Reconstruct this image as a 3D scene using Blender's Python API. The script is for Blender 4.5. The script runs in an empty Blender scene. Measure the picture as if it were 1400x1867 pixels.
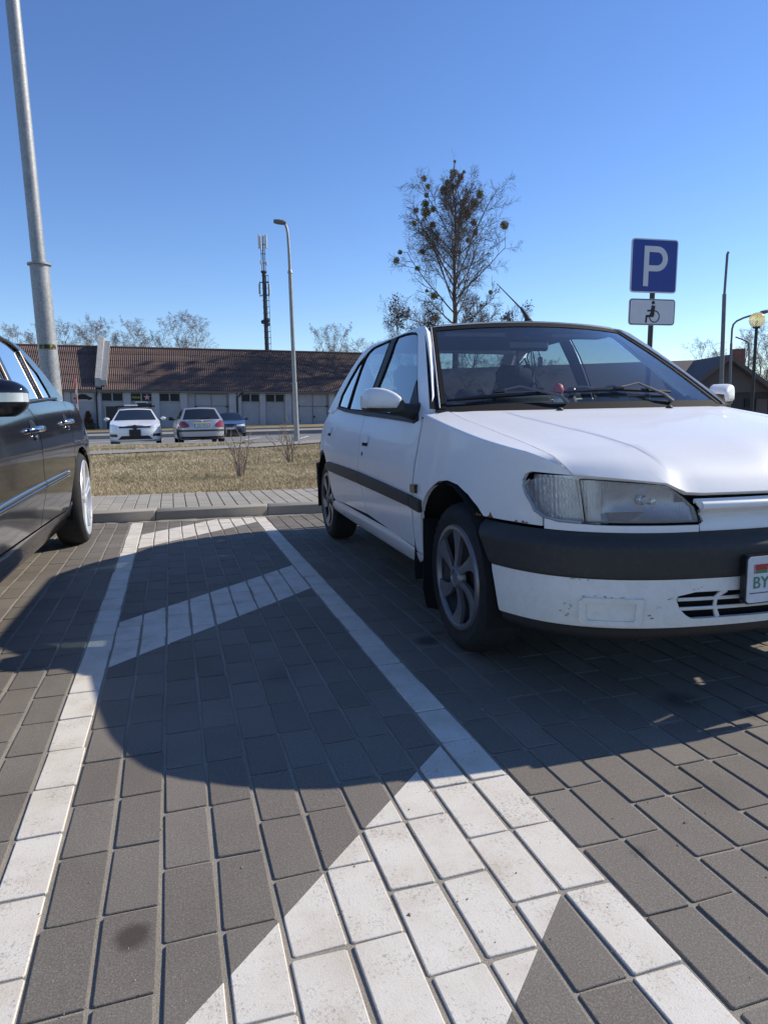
import bpy, bmesh, math, random
import numpy as np
from mathutils import Vector, Matrix, Quaternion

# ---------------------------------------------------------------- camera, sky, sun, exposure
scene = bpy.context.scene
COL = scene.collection

CAM_H = 0.956
CAM_R = None
def _cam_rot(pi, ro, ya):
    cp, sp, cr, sr, cy, sy = math.cos(pi), math.sin(pi), math.cos(ro), math.sin(ro), math.cos(ya), math.sin(ya)
    base = Matrix(((1, 0, 0), (0, 0, 1), (0, -1, 0)))
    rr = Matrix(((cr, -sr, 0), (sr, cr, 0), (0, 0, 1)))
    rx = Matrix(((1, 0, 0), (0, cp, -sp), (0, sp, cp)))
    rz = Matrix(((cy, -sy, 0), (sy, cy, 0), (0, 0, 1)))
    return rz @ rx @ base @ rr
CAM_R = _cam_rot(math.radians(-8.264), math.radians(1.191), math.radians(-16.931))
cam_data = bpy.data.cameras.new('camera')
cam_data.sensor_fit = 'HORIZONTAL'
cam_data.sensor_width = 36.0
cam_data.lens = 36.0 * 1252.0 / 1400.0
cam_data.clip_start = 0.05
cam_data.clip_end = 3000.0
cam = bpy.data.objects.new('camera', cam_data)
COL.objects.link(cam)
_m = CAM_R @ Matrix(((1, 0, 0), (0, -1, 0), (0, 0, -1)))
cam.matrix_world = Matrix.Translation((0, 0, CAM_H)) @ _m.to_4x4()
scene.camera = cam

SUN_TO = Vector((1.5, 0.14, 1.0)).normalized()          # towards the sun
SUN_EL = math.asin(SUN_TO.z)
SUN_AZ = math.atan2(SUN_TO.x, SUN_TO.y)                 # clockwise from +Y
world = bpy.data.worlds.new('World')
scene.world = world
world.use_nodes = True
wn = world.node_tree.nodes
wl = world.node_tree.links
wn.clear()
w_out = wn.new('ShaderNodeOutputWorld')
w_bg = wn.new('ShaderNodeBackground')
w_sky = wn.new('ShaderNodeTexSky')
w_sky.sky_type = 'NISHITA'
w_sky.sun_disc = False
w_sky.sun_elevation = SUN_EL
w_sky.sun_rotation = SUN_AZ
w_sky.altitude = 150.0
w_sky.air_density = 1.0
w_sky.dust_density = 0.0
w_sky.ozone_density = 4.5
w_bg.inputs['Strength'].default_value = 0.148
w_hs = wn.new('ShaderNodeHueSaturation')
w_hs.inputs['Hue'].default_value = 0.510
w_hs.inputs['Saturation'].default_value = 1.11
w_hs.inputs['Value'].default_value = 1.05
wl.new(w_sky.outputs['Color'], w_hs.inputs['Color'])
wl.new(w_hs.outputs['Color'], w_bg.inputs['Color'])
wl.new(w_bg.outputs['Background'], w_out.inputs['Surface'])

sun_data = bpy.data.lights.new('sun', 'SUN')
sun_data.energy = 5.0
sun_data.angle = math.radians(0.53)
sun_data.color = (1.0, 0.925, 0.81)
sun = bpy.data.objects.new('sun', sun_data)
COL.objects.link(sun)
sun.rotation_mode = 'QUATERNION'
sun.rotation_quaternion = SUN_TO.to_track_quat('Z', 'Y')
sun.location = SUN_TO * 60

vs = scene.view_settings
vs.view_transform = 'Standard'
vs.look = 'None'
vs.exposure = 0.13
vs.gamma = 1.0
vs.use_curve_mapping = False
scene.render.engine = 'CYCLES'
scene.cycles.max_bounces = 10
scene.cycles.transparent_max_bounces = 16
scene.cycles.use_denoising = True

rng = random.Random(7)

# plumb direction: the car park slopes a little against true vertical
UP = Vector(CAM_R @ Vector((-252.0, -8093.5, -1252.0))).normalized()
TILT = Vector((0, 0, 1)).rotation_difference(UP)

# ---------------------------------------------------------------- materials
def mat_new(name):
    m = bpy.data.materials.new(name)
    m.use_nodes = True
    nt = m.node_tree
    nt.nodes.clear()
    out = nt.nodes.new('ShaderNodeOutputMaterial')
    b = nt.nodes.new('ShaderNodeBsdfPrincipled')
    nt.links.new(b.outputs['BSDF'], out.inputs['Surface'])
    return m, nt, b

def node(nt, typ, **kw):
    n = nt.nodes.new(typ)
    for k, v in kw.items():
        if k.startswith('i_'):
            n.inputs[k[2:].replace('_', ' ')].default_value = v
        else:
            setattr(n, k, v)
    return n

def noise(nt, scale, detail=4.0, rough=0.55, coord='Object', dist=0.0):
    tc = nt.nodes.new('ShaderNodeTexCoord') if coord != 'World' else nt.nodes.new('ShaderNodeNewGeometry')
    n = nt.nodes.new('ShaderNodeTexNoise')
    n.inputs['Scale'].default_value = scale
    n.inputs['Detail'].default_value = detail
    n.inputs['Roughness'].default_value = rough
    n.inputs['Distortion'].default_value = dist
    nt.links.new(tc.outputs['Position' if coord == 'World' else coord], n.inputs['Vector'])
    return n

def ramp(nt, fac, stops):
    r = nt.nodes.new('ShaderNodeValToRGB')
    el = r.color_ramp.elements
    while len(el) < len(stops):
        el.new(0.5)
    for e, (p, c) in zip(el, stops):
        e.position = p
        e.color = (c[0], c[1], c[2], 1.0) if not isinstance(c, (int, float)) else (c, c, c, 1.0)
    nt.links.new(fac, r.inputs['Fac'])
    return r

def mix(nt, fac, a, b, mode='MIX'):
    n = nt.nodes.new('ShaderNodeMix')
    n.data_type = 'RGBA'
    n.blend_type = mode
    for sock, val in ((n.inputs[0], fac), (n.inputs[6], a), (n.inputs[7], b)):
        if hasattr(val, 'is_linked') or hasattr(val, 'links'):
            nt.links.new(val, sock)
        elif isinstance(val, (int, float)):
            sock.default_value = val if sock.type == 'VALUE' else (val, val, val, 1)
        else:
            sock.default_value = (val[0], val[1], val[2], 1)
    return n.outputs[2]

def math_n(nt, op, a, b=None, c=None, clamp=False):
    n = nt.nodes.new('ShaderNodeMath')
    n.operation = op
    n.use_clamp = clamp
    for i, v in enumerate((a, b, c)):
        if v is None:
            continue
        if isinstance(v, (int, float)):
            n.inputs[i].default_value = v
        else:
            nt.links.new(v, n.inputs[i])
    return n.outputs[0]

def bump(nt, b, height, strength=0.3, dist=0.01):
    n = nt.nodes.new('ShaderNodeBump')
    n.inputs['Strength'].default_value = strength
    n.inputs['Distance'].default_value = dist
    nt.links.new(height, n.inputs['Height'])
    nt.links.new(n.outputs['Normal'], b.inputs['Normal'])

def simple(name, col, rough=0.6, metal=0.0, var=0.0, vscale=8.0, bmp=0.0, bscale=60.0, coat=0.0, spec=0.5):
    m, nt, b = mat_new(name)
    b.inputs['Base Color'].default_value = (*col, 1)
    b.inputs['Roughness'].default_value = rough
    b.inputs['Metallic'].default_value = metal
    b.inputs['Coat Weight'].default_value = coat
    b.inputs['Coat Roughness'].default_value = 0.06
    b.inputs['Specular IOR Level'].default_value = spec
    if var:
        n = noise(nt, vscale, 5.0)
        r = ramp(nt, n.outputs['Fac'], [(0.25, tuple(c * (1 - var) for c in col)), (0.75, tuple(min(1, c * (1 + var)) for c in col))])
        nt.links.new(r.outputs['Color'], b.inputs['Base Color'])
    if bmp:
        n2 = noise(nt, bscale, 4.0)
        bump(nt, b, n2.outputs['Fac'], bmp, 0.01)
    return m

MAT = {}

# --- paving bricks: grey concrete with white painted markings
PIT, ROW, GX0, GY0 = 0.1095, 0.2195, -0.0775, 1.2054
def make_brick_mat():
    m, nt, b = mat_new('concrete_brick')
    geo = nt.nodes.new('ShaderNodeNewGeometry')
    oi = nt.nodes.new('ShaderNodeObjectInfo')
    sep = nt.nodes.new('ShaderNodeSeparateXYZ')
    nt.links.new(geo.outputs['Position'], sep.inputs[0])
    x0, y0 = sep.outputs[0], sep.outputs[1]
    wob = noise(nt, 140.0, 3.0, 0.6, 'World')
    w = math_n(nt, 'MULTIPLY', math_n(nt, 'SUBTRACT', wob.outputs['Fac'], 0.5), 0.012)
    x = math_n(nt, 'ADD', x0, w)
    y = math_n(nt, 'ADD', y0, w)
    def between(v, lo, hi):
        return math_n(nt, 'MULTIPLY', math_n(nt, 'GREATER_THAN', v, lo), math_n(nt, 'LESS_THAN', v, hi))
    masks = [between(x0, GX0 - 3 * PIT, GX0 - 2 * PIT), between(x0, GX0 + 7 * PIT, GX0 + 8 * PIT)]
    inner = between(x0, GX0 - 2 * PIT, GX0 + 7 * PIT)
    for (a0, b0, a1, b1) in ((0.430, 0.965, 1.055, 1.0), (3.024, 0.941, 3.639, 0.942), (5.556, 0.94, 6.19, 0.94)):
        lo = math_n(nt, 'GREATER_THAN', y, math_n(nt, 'MULTIPLY_ADD', x, b0, a0))
        hi = math_n(nt, 'LESS_THAN', y, math_n(nt, 'MULTIPLY_ADD', x, b1, a1))
        masks.append(math_n(nt, 'MULTIPLY', inner, math_n(nt, 'MULTIPLY', lo, hi)))
    tot = masks[0]
    for k in masks[1:]:
        tot = math_n(nt, 'MAXIMUM', tot, k)
    # wear of the paint: fine scuffs and soft larger patches
    n1 = noise(nt, 150.0, 5.0, 0.7, 'World', 0.8)
    n2 = noise(nt, 9.0, 4.0, 0.6, 'World')
    wear = math_n(nt, 'ADD', n1.outputs['Fac'], math_n(nt, 'MULTIPLY', math_n(nt, 'SUBTRACT', n2.outputs['Fac'], 0.5), 0.45))
    keep = ramp(nt, wear, [(0.56, 1.0), (0.68, 0.45)])
    paint_f = math_n(nt, 'MULTIPLY', tot, keep.outputs['Color'])
    # body colour
    rnd = math_n(nt, 'FRACT', math_n(nt, 'ADD', oi.outputs['Random'], geo.outputs['Random Per Island']))
    big = noise(nt, 2.2, 4.0, 0.6, 'World')
    fine = noise(nt, 260.0, 3.0, 0.7, 'World')
    c1 = ramp(nt, rnd, [(0.0, (0.122, 0.109, 0.090)), (0.25, (0.195, 0.175, 0.147)), (0.5, (0.152, 0.133, 0.107)), (0.8, (0.215, 0.194, 0.163)), (1.0, (0.262, 0.238, 0.202))])
    c2 = mix(nt, 0.30, c1.outputs['Color'], ramp(nt, big.outputs['Fac'], [(0.3, (0.10, 0.086, 0.068)), (0.7, (0.25, 0.22, 0.18))]).outputs['Color'])
    c3 = mix(nt, 0.55, c2, ramp(nt, fine.outputs['Fac'], [(0.30, (0.085, 0.074, 0.060)), (0.5, (0.172, 0.150, 0.124)), (0.70, (0.32, 0.285, 0.24))]).outputs['Color'])
    spk = nt.nodes.new('ShaderNodeTexVoronoi')
    spk.inputs['Scale'].default_value = 120.0
    nt.links.new(geo.outputs['Position'], spk.inputs['Vector'])
    sp = ramp(nt, spk.outputs['Distance'], [(0.10, 1.0), (0.16, 0.0)])
    c4 = mix(nt, math_n(nt, 'MULTIPLY', sp.outputs['Color'], 0.35), c3, (0.45, 0.41, 0.35))
    # oil stain on one brick
    vm = nt.nodes.new('ShaderNodeVectorMath'); vm.operation = 'DISTANCE'
    sc = nt.nodes.new('ShaderNodeVectorMath'); sc.operation = 'ADD'
    nt.links.new(geo.outputs['Position'], sc.inputs[0])
    dn = noise(nt, 40.0, 3.0, 0.6, 'World')
    dv = nt.nodes.new('ShaderNodeVectorMath'); dv.operation = 'SCALE'; dv.inputs[3].default_value = 0.02
    nt.links.new(dn.outputs['Color'], dv.inputs[0])
    nt.links.new(dv.outputs[0], sc.inputs[1])
    nt.links.new(sc.outputs[0], vm.inputs[0])
    vm.inputs[1].default_value = (-0.117, 1.252, 0.01)
    st = ramp(nt, vm.outputs['Value'], [(0.022, 0.85), (0.042, 0.0)])
    c5 = mix(nt, st.outputs['Color'], c4, (0.055, 0.043, 0.032))
    # oil drips between the cars and under the engine, faint tyre marks
    for (sx, sy_, r0, r1, k_) in ((0.985, 2.62, .03, .075, .8), (1.06, 2.70, .01, .05, .6), (1.55, 1.78, .03, .09, .7), (1.68, 1.62, .02, .05, .6), (0.33, 2.45, .02, .11, .35), (-0.62, 2.35, .01, .05, .5), (0.92, 1.16, .005, .03, .5), (1.25, 1.30, .02, .12, .25)):
        v2 = nt.nodes.new('ShaderNodeVectorMath'); v2.operation = 'DISTANCE'
        nt.links.new(sc.outputs[0], v2.inputs[0]); v2.inputs[1].default_value = (sx, sy_, 0.01)
        c5 = mix(nt, math_n(nt, 'MULTIPLY', ramp(nt, v2.outputs['Value'], [(r0, 1.0), (r1, 0.0)]).outputs['Color'], k_), c5, (0.045, 0.038, 0.03))
    gm = noise(nt, 1.1, 5.0, 0.65, 'World', 0.5)
    c5 = mix(nt, math_n(nt, 'MULTIPLY', ramp(nt, gm.outputs['Fac'], [(0.48, 0.0), (0.72, 1.0)]).outputs['Color'], 0.42), c5, (0.075, 0.063, 0.05))
    pw = noise(nt, 7.0, 6.0, 0.6, 'World')
    pc = ramp(nt, pw.outputs['Fac'], [(0.3, (0.58, 0.52, 0.42)), (0.5, (0.67, 0.62, 0.53)), (0.75, (0.73, 0.69, 0.61))])
    c6 = mix(nt, paint_f, c5, pc.outputs['Color'])
    nt.links.new(c6, b.inputs['Base Color'])
    b.inputs['Roughness'].default_value = 0.82
    b.inputs['Specular IOR Level'].default_value = 0.35
    bh = math_n(nt, 'ADD', fine.outputs['Fac'], math_n(nt, 'MULTIPLY', n1.outputs['Fac'], 0.6))
    bump(nt, b, bh, 0.28, 0.003)
    return m
MAT['brick'] = make_brick_mat()

def make_sand():
    m, nt, b = mat_new('joint_sand')
    n = noise(nt, 380.0, 4.0, 0.7, 'World')
    n2 = noise(nt, 5.0, 3.0, 0.6, 'World')
    c = ramp(nt, n.outputs['Fac'], [(0.3, (0.19, 0.165, 0.13)), (0.5, (0.32, 0.285, 0.23)), (0.72, (0.46, 0.415, 0.34))])
    c2 = mix(nt, 0.3, c.outputs['Color'], ramp(nt, n2.outputs['Fac'], [(0.3, (0.15, 0.13, 0.10)), (0.7, (0.38, 0.335, 0.27))]).outputs['Color'])
    nt.links.new(c2, b.inputs['Base Color'])
    b.inputs['Roughness'].default_value = 0.95
    bump(nt, b, n.outputs['Fac'], 0.6, 0.004)
    return m
MAT['sand'] = make_sand()

def make_slab():
    m, nt, b = mat_new('sidewalk_concrete')
    geo = nt.nodes.new('ShaderNodeNewGeometry')
    oi = nt.nodes.new('ShaderNodeObjectInfo')
    rnd = math_n(nt, 'FRACT', math_n(nt, 'ADD', oi.outputs['Random'], geo.outputs['Random Per Island']))
    c1 = ramp(nt, rnd, [(0.0, (0.30, 0.27, 0.215)), (1.0, (0.40, 0.36, 0.29))])
    n = noise(nt, 120.0, 5.0, 0.65, 'World')
    n2 = noise(nt, 3.0, 4.0, 0.6, 'World')
    c2 = mix(nt, 0.4, c1.outputs['Color'], ramp(nt, n.outputs['Fac'], [(0.3, (0.22, 0.195, 0.15)), (0.7, (0.46, 0.415, 0.335))]).outputs['Color'])
    c3 = mix(nt, 0.3, c2, ramp(nt, n2.outputs['Fac'], [(0.3, (0.26, 0.24, 0.20)), (0.7, (0.45, 0.42, 0.36))]).outputs['Color'])
    nt.links.new(c3, b.inputs['Base Color'])
    b.inputs['Roughness'].default_value = 0.9
    bump(nt, b, n.outputs['Fac'], 0.4, 0.005)
    return m
MAT['slab'] = make_slab()

def make_ground(name, stops, scale, stops2, scale2, b_s=0.6, bd=0.03):
    m, nt, b = mat_new(name)
    n = noise(nt, scale, 8.0, 0.65, 'World')
    n2 = noise(nt, scale2, 4.0, 0.6, 'World')
    c = mix(nt, 0.5, ramp(nt, n.outputs['Fac'], stops).outputs['Color'], ramp(nt, n2.outputs['Fac'], stops2).outputs['Color'])
    nt.links.new(c, b.inputs['Base Color'])
    b.inputs['Roughness'].default_value = 0.95
    b.inputs['Specular IOR Level'].default_value = 0.2
    bump(nt, b, n.outputs['Fac'], b_s, bd)
    return m
MAT['soil'] = make_ground('dry_turf', [(0.3, (0.16, 0.12, 0.06)), (0.7, (0.38, 0.29, 0.16))], 14.0, [(0.3, (0.17, 0.14, 0.06)), (0.7, (0.38, 0.29, 0.16))], 0.7)
MAT['asphalt'] = make_ground('grey_lot_paving', [(0.3, (0.17, 0.165, 0.155)), (0.7, (0.26, 0.25, 0.235))], 30.0, [(0.3, (0.18, 0.175, 0.165)), (0.7, (0.26, 0.25, 0.24))], 0.5, 0.2, 0.01)
MAT['path'] = make_ground('path_concrete', [(0.3, (0.25, 0.235, 0.205)), (0.7, (0.34, 0.325, 0.29))], 20.0, [(0.3, (0.26, 0.245, 0.215)), (0.7, (0.33, 0.315, 0.28))], 1.0, 0.2, 0.01)
MAT['land'] = make_ground('far_land', [(0.3, (0.09, 0.08, 0.045)), (0.7, (0.19, 0.16, 0.09))], 1.0, [(0.3, (0.10, 0.10, 0.05)), (0.7, (0.20, 0.16, 0.10))], 0.05)

def make_grass():
    m, nt, b = mat_new('dry_grass')
    geo = nt.nodes.new('ShaderNodeNewGeometry')
    big = noise(nt, 0.55, 4.0, 0.6, 'World')
    mid = noise(nt, 3.0, 3.0, 0.6, 'World')
    g1 = math_n(nt, 'ADD', math_n(nt, 'MULTIPLY', big.outputs['Fac'], 0.7), math_n(nt, 'MULTIPLY', mid.outputs['Fac'], 0.3))
    gr = math_n(nt, 'ADD', math_n(nt, 'MULTIPLY', math_n(nt, 'SUBTRACT', geo.outputs['Random Per Island'], 0.5), 0.30), g1)
    c = ramp(nt, gr, [(0.28, (0.14, 0.14, 0.06)), (0.37, (0.28, 0.235, 0.125)), (0.47, (0.48, 0.39, 0.24)), (0.66, (0.62, 0.52, 0.345))])
    nt.links.new(c.outputs['Color'], b.inputs['Base Color'])
    b.inputs['Roughness'].default_value = 0.8
    b.inputs['Specular IOR Level'].default_value = 0.2
    return m
MAT['grass'] = make_grass()

def make_roofmat():
    m, nt, b = mat_new('red_brown_corrugated_sheet')
    n = noise(nt, 0.5, 6.0, 0.6, 'Object', 0.6)
    n2 = noise(nt, 6.0, 4.0, 0.6, 'Object')
    tc = nt.nodes.new('ShaderNodeTexCoord')
    sep = nt.nodes.new('ShaderNodeSeparateXYZ')
    nt.links.new(tc.outputs['Object'], sep.inputs[0])
    # tree shade put into the colour: the long roof darkens to the right
    t = math_n(nt, 'ADD', math_n(nt, 'MULTIPLY', sep.outputs[0], 0.045), math_n(nt, 'MULTIPLY', n.outputs['Fac'], 0.9))
    base = ramp(nt, t, [(0.35, (0.30, 0.115, 0.075)), (0.75, (0.25, 0.11, 0.075)), (0.95, (0.20, 0.115, 0.085)), (1.0, (0.15, 0.10, 0.08))])
    st = nt.nodes.new('ShaderNodeTexNoise')
    mp = nt.nodes.new('ShaderNodeMapping')
    mp.inputs['Scale'].default_value = (0.12, 0.9, 1.0)
    nt.links.new(tc.outputs['Object'], mp.inputs[0])
    nt.links.new(mp.outputs[0], st.inputs['Vector'])
    st.inputs['Scale'].default_value = 1.3
    st.inputs['Detail'].default_value = 6.0
    branch_shade = ramp(nt, math_n(nt, 'ADD', st.outputs['Fac'], math_n(nt, 'MULTIPLY', sep.outputs[0], 0.0095)), [(0.62, 0.0), (0.80, 0.85)])  # dark streaks painted as bare-branch shadows, denser to the right
    c = mix(nt, branch_shade.outputs['Color'], base.outputs['Color'], (0.055, 0.045, 0.04))
    c2 = mix(nt, 0.25, c, ramp(nt, n2.outputs['Fac'], [(0.3, (0.12, 0.07, 0.055)), (0.7, (0.36, 0.20, 0.15))]).outputs['Color'])
    nt.links.new(c2, b.inputs['Base Color'])
    b.inputs['Roughness'].default_value = 0.85
    return m
MAT['roof'] = make_roofmat()
MAT['wall_grey'] = simple('grey_painted_wall', (0.33, 0.335, 0.35), 0.9, var=0.12, vscale=1.2, bmp=0.3, bscale=12)
MAT['wall_grey2'] = simple('pale_grey_painted_wall', (0.40, 0.40, 0.41), 0.9, var=0.10, vscale=1.5)
MAT['dark_door'] = simple('dark_brown_door_paint', (0.022, 0.018, 0.018), 0.5)
MAT['win_dark'] = simple('dark_window_glass', (0.012, 0.013, 0.016), 0.35, spec=0.25)
MAT['frame_grey'] = simple('grey_frame_paint', (0.30, 0.31, 0.32), 0.6)
MAT['black_metal'] = simple('black_metal', (0.015, 0.015, 0.017), 0.5)
MAT['white_paint'] = simple('white_paint', (0.75, 0.75, 0.74), 0.6, var=0.08)
MAT['concrete'] = simple('concrete', (0.36, 0.35, 0.33), 0.9, var=0.2, vscale=3, bmp=0.3, bscale=30)
MAT['brown_roof'] = simple('brown_roof_paint', (0.105, 0.078, 0.07), 0.7, var=0.12, vscale=0.7)
MAT['brown_wall'] = simple('brown_wall_render', (0.12, 0.095, 0.085), 0.9, var=0.08, vscale=0.8)
MAT['dark_wall'] = simple('dark_brown_wall', (0.06, 0.05, 0.045), 0.9, var=0.1, vscale=1)
MAT['brick_red'] = simple('chimney_brick', (0.20, 0.09, 0.065), 0.9, var=0.25, vscale=6)
MAT['yellow_plastic'] = simple('yellow_plastic', (0.38, 0.33, 0.03), 0.6)
MAT['red_paint'] = simple('red_paint', (0.55, 0.04, 0.035), 0.5)
MAT['black_paint'] = simple('black_paint', (0.01, 0.01, 0.011), 0.5)
MAT['sign_blue'] = simple('sign_blue_film', (0.008, 0.03, 0.24), 0.35, var=0.08, vscale=4)
MAT['sign_white'] = simple('sign_white_film', (0.62, 0.62, 0.63), 0.4, var=0.06, vscale=5)
MAT['brown_post'] = simple('dark_brown_post_paint', (0.045, 0.035, 0.032), 0.5)

def make_galv():
    m, nt, b = mat_new('galvanised_steel')
    v = nt.nodes.new('ShaderNodeTexVoronoi')
    tc = nt.nodes.new('ShaderNodeTexCoord')
    nt.links.new(tc.outputs['Object'], v.inputs['Vector'])
    v.inputs['Scale'].default_value = 70.0
    n = noise(nt, 5.0, 5.0, 0.6)
    f = math_n(nt, 'ADD', math_n(nt, 'MULTIPLY', v.outputs['Color'], 0.5), math_n(nt, 'MULTIPLY', n.outputs['Fac'], 0.6))
    c = ramp(nt, f, [(0.2, (0.20, 0.205, 0.205)), (0.9, (0.40, 0.405, 0.40))])
    nt.links.new(c.outputs['Color'], b.inputs['Base Color'])
    b.inputs['Metallic'].default_value = 0.35
    b.inputs['Roughness'].default_value = 0.55
    bump(nt, b, n.outputs['Fac'], 0.15, 0.01)
    return m
MAT['galv'] = make_galv()
MAT['dark_galv'] = simple('dull_grey_steel', (0.16, 0.16, 0.165), 0.6, metal=0.3, var=0.15)
MAT['tower'] = simple('dark_tower_steel', (0.06, 0.06, 0.07), 0.7)
MAT['antenna'] = simple('antenna_white', (0.70, 0.70, 0.68), 0.5)
MAT['bark'] = simple('tree_bark', (0.075, 0.062, 0.05), 0.95, var=0.3, vscale=3, bmp=0.5, bscale=20)
MAT['twig'] = simple('twig_bark', (0.125, 0.10, 0.078), 0.95, var=0.25, vscale=1.0)
MAT['twig_pale'] = simple('birch_twig_bark', (0.22, 0.18, 0.165), 0.95, var=0.25, vscale=1.0)
MAT['birch_bark'] = simple('birch_bark', (0.42, 0.40, 0.37), 0.9, var=0.4, vscale=3)
MAT['mistletoe'] = simple('mistletoe_leaf', (0.19, 0.165, 0.045), 0.7, var=0.4, vscale=2.5)
MAT['dead_leaf'] = simple('dead_brown_leaf', (0.075, 0.045, 0.035), 0.85, var=0.35, vscale=2)
MAT['shrub_twig'] = simple('shrub_stem', (0.25, 0.19, 0.145), 0.85, var=0.3, vscale=12)
MAT['conifer'] = simple('brown_conifer_needle', (0.10, 0.065, 0.03), 0.9, var=0.4, vscale=5)

# ---------------------------------------------------------------- mesh helpers
class MB:
    def __init__(self):
        self.v = []
        self.f = []
    def add(self, vs_, fs_):
        o = len(self.v)
        self.v.extend(tuple(p) for p in vs_)
        self.f.extend(tuple(i + o for i in f) for f in fs_)
        return self
    def box(self, c, s, rot=None):
        pts = [Vector((sx * s[0] / 2, sy * s[1] / 2, sz * s[2] / 2)) for sz in (-1, 1) for sy in (-1, 1) for sx in (-1, 1)]
        if rot is not None:
            pts = [rot @ p for p in pts]
        c = Vector(c)
        return self.add([p + c for p in pts], [(0, 2, 3, 1), (4, 5, 7, 6), (0, 1, 5, 4), (2, 6, 7, 3), (0, 4, 6, 2), (1, 3, 7, 5)])
    def bevbox(self, c, s, b=0.01, rot=None):
        # box with chamfered edges
        hx, hy, hz = s[0] / 2, s[1] / 2, s[2] / 2
        b = min(b, hx * .95, hy * .95, hz * .95)
        rings = []
        for z, i in ((-hz, b), (-hz + b, 0), (hz - b, 0), (hz, b)):
            x, y = hx - i, hy - i
            k = b * 0.9
            rings.append([(x - k, -y, z), (x, -y + k, z), (x, y - k, z), (x - k, y, z), (-x + k, y, z), (-x, y - k, z), (-x, -y + k, z), (-x + k, -y, z)])
        pts = [Vector(p) for r in rings for p in r]
        if rot is not None:
            pts = [rot @ p for p in pts]
        c = Vector(c)
        fs_ = [tuple(reversed(range(8))), tuple(range(24, 32))]
        for r in range(3):
            for i in range(8):
                j = (i + 1) % 8
                fs_.append((r * 8 + i, r * 8 + j, r * 8 + 8 + j, r * 8 + 8 + i))
        return self.add([p + c for p in pts], fs_)
    def tube(self, path, rad, n=8, caps=True):
        path = [Vector(p) for p in path]
        if isinstance(rad, (int, float)):
            rad = [rad] * len(path)
        rings = []
        prev = None
        for i, p in enumerate(path):
            d = (path[min(i + 1, len(path) - 1)] - path[max(i - 1, 0)])
            if d.length < 1e-9:
                d = Vector((0, 0, 1))
            d.normalize()
            if prev is None:
                a = Vector((0, 0, 1)) if abs(d.z) < 0.9 else Vector((1, 0, 0))
                u = d.cross(a).normalized()
            else:
                u = (prev - d * prev.dot(d))
                u = u.normalized() if u.length > 1e-6 else d.orthogonal().normalized()
            prev = u
            w = d.cross(u)
            rings.append([p + (u * math.cos(2 * math.pi * k / n) + w * math.sin(2 * math.pi * k / n)) * rad[i] for k in range(n)])
        vs_ = [q for r in rings for q in r]
        fs_ = []
        for i in range(len(rings) - 1):
            for k in range(n):
                l = (k + 1) % n
                fs_.append((i * n + k, i * n + l, (i + 1) * n + l, (i + 1) * n + k))
        if caps:
            fs_.append(tuple(reversed(range(n))))
            fs_.append(tuple(range((len(rings) - 1) * n, len(rings) * n)))
        return self.add(vs_, fs_)
    def lathe(self, prof, n=24, axis='z', c=(0, 0, 0), close=False):
        # prof: (radius, height) pairs turned round an axis through c
        vs_ = []
        for r, h in prof:
            for k in range(n):
                a = 2 * math.pi * k / n
                p = (r * math.cos(a), r * math.sin(a), h)
                if axis == 'x':
                    p = (h, r * math.cos(a), r * math.sin(a))
                elif axis == 'y':
                    p = (r * math.cos(a), h, r * math.sin(a))
                vs_.append((p[0] + c[0], p[1] + c[1], p[2] + c[2]))
        fs_ = []
        m = len(prof)
        for i in range(m if close else m - 1):
            j = (i + 1) % m
            for k in range(n):
                l = (k + 1) % n
                fs_.append((i * n + k, i * n + l, j * n + l, j * n + k))
        return self.add(vs_, fs_)
    def prism(self, poly, d0, d1, fn):
        # polygon (a,b) extruded between d0 and d1; fn(a,b,d) -> point
        n = len(poly)
        vs_ = [fn(a, b, d0) for a, b in poly] + [fn(a, b, d1) for a, b in poly]
        fs_ = [tuple(range(n)), tuple(reversed(range(n, 2 * n)))]
        for i in range(n):
            j = (i + 1) % n
            fs_.append((i, i + n, j + n, j))
        return self.add(vs_, fs_)
    def mesh(self, name):
        me = bpy.data.meshes.new(name)
        me.from_pydata([tuple(p) for p in self.v], [], self.f)
        me.update()
        return me
    def build(self, name, mat, parent=None, smooth=None, fix=True, loc=None):
        me = self.mesh(name)
        if fix:
            bm = bmesh.new()
            bm.from_mesh(me)
            bmesh.ops.recalc_face_normals(bm, faces=bm.faces)
            bm.to_mesh(me)
            bm.free()
        return obj(name, me, mat, parent, smooth, loc)

def obj(name, me, mat, parent=None, smooth=None, loc=None):
    if mat is not None:
        me.materials.clear()
        me.materials.append(MAT[mat] if isinstance(mat, str) else mat)
    if smooth is not None:
        me.polygons.foreach_set('use_smooth', [True] * len(me.polygons))
        if smooth < 179:
            me.set_sharp_from_angle(angle=math.radians(smooth))
    o = bpy.data.objects.new(name, me)
    COL.objects.link(o)
    if parent is not None:
        o.parent = parent
    if loc is not None:
        o.location = loc
    return o

def tag(o, label=None, cat=None, group=None, kind=None):
    if label: o['label'] = label
    if cat: o['category'] = cat
    if group: o['group'] = group
    if kind: o['kind'] = kind
    return o

def thing(name, label, cat, loc=(0, 0, 0), rotz=0.0, group=None, upright=False):
    o = bpy.data.objects.new(name, None)
    COL.objects.link(o)
    o.empty_display_size = 0.2
    o.location = loc
    q = Quaternion((0, 0, 1), rotz)
    if upright:
        q = TILT @ q
    o.rotation_mode = 'QUATERNION'
    o.rotation_quaternion = q
    return tag(o, label, cat, group)

def arc(cx, cy, r, a0, a1, n):
    return [(cx + r * math.cos(math.radians(a0 + (a1 - a0) * i / n)), cy + r * math.sin(math.radians(a0 + (a1 - a0) * i / n))) for i in range(n + 1)]

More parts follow.
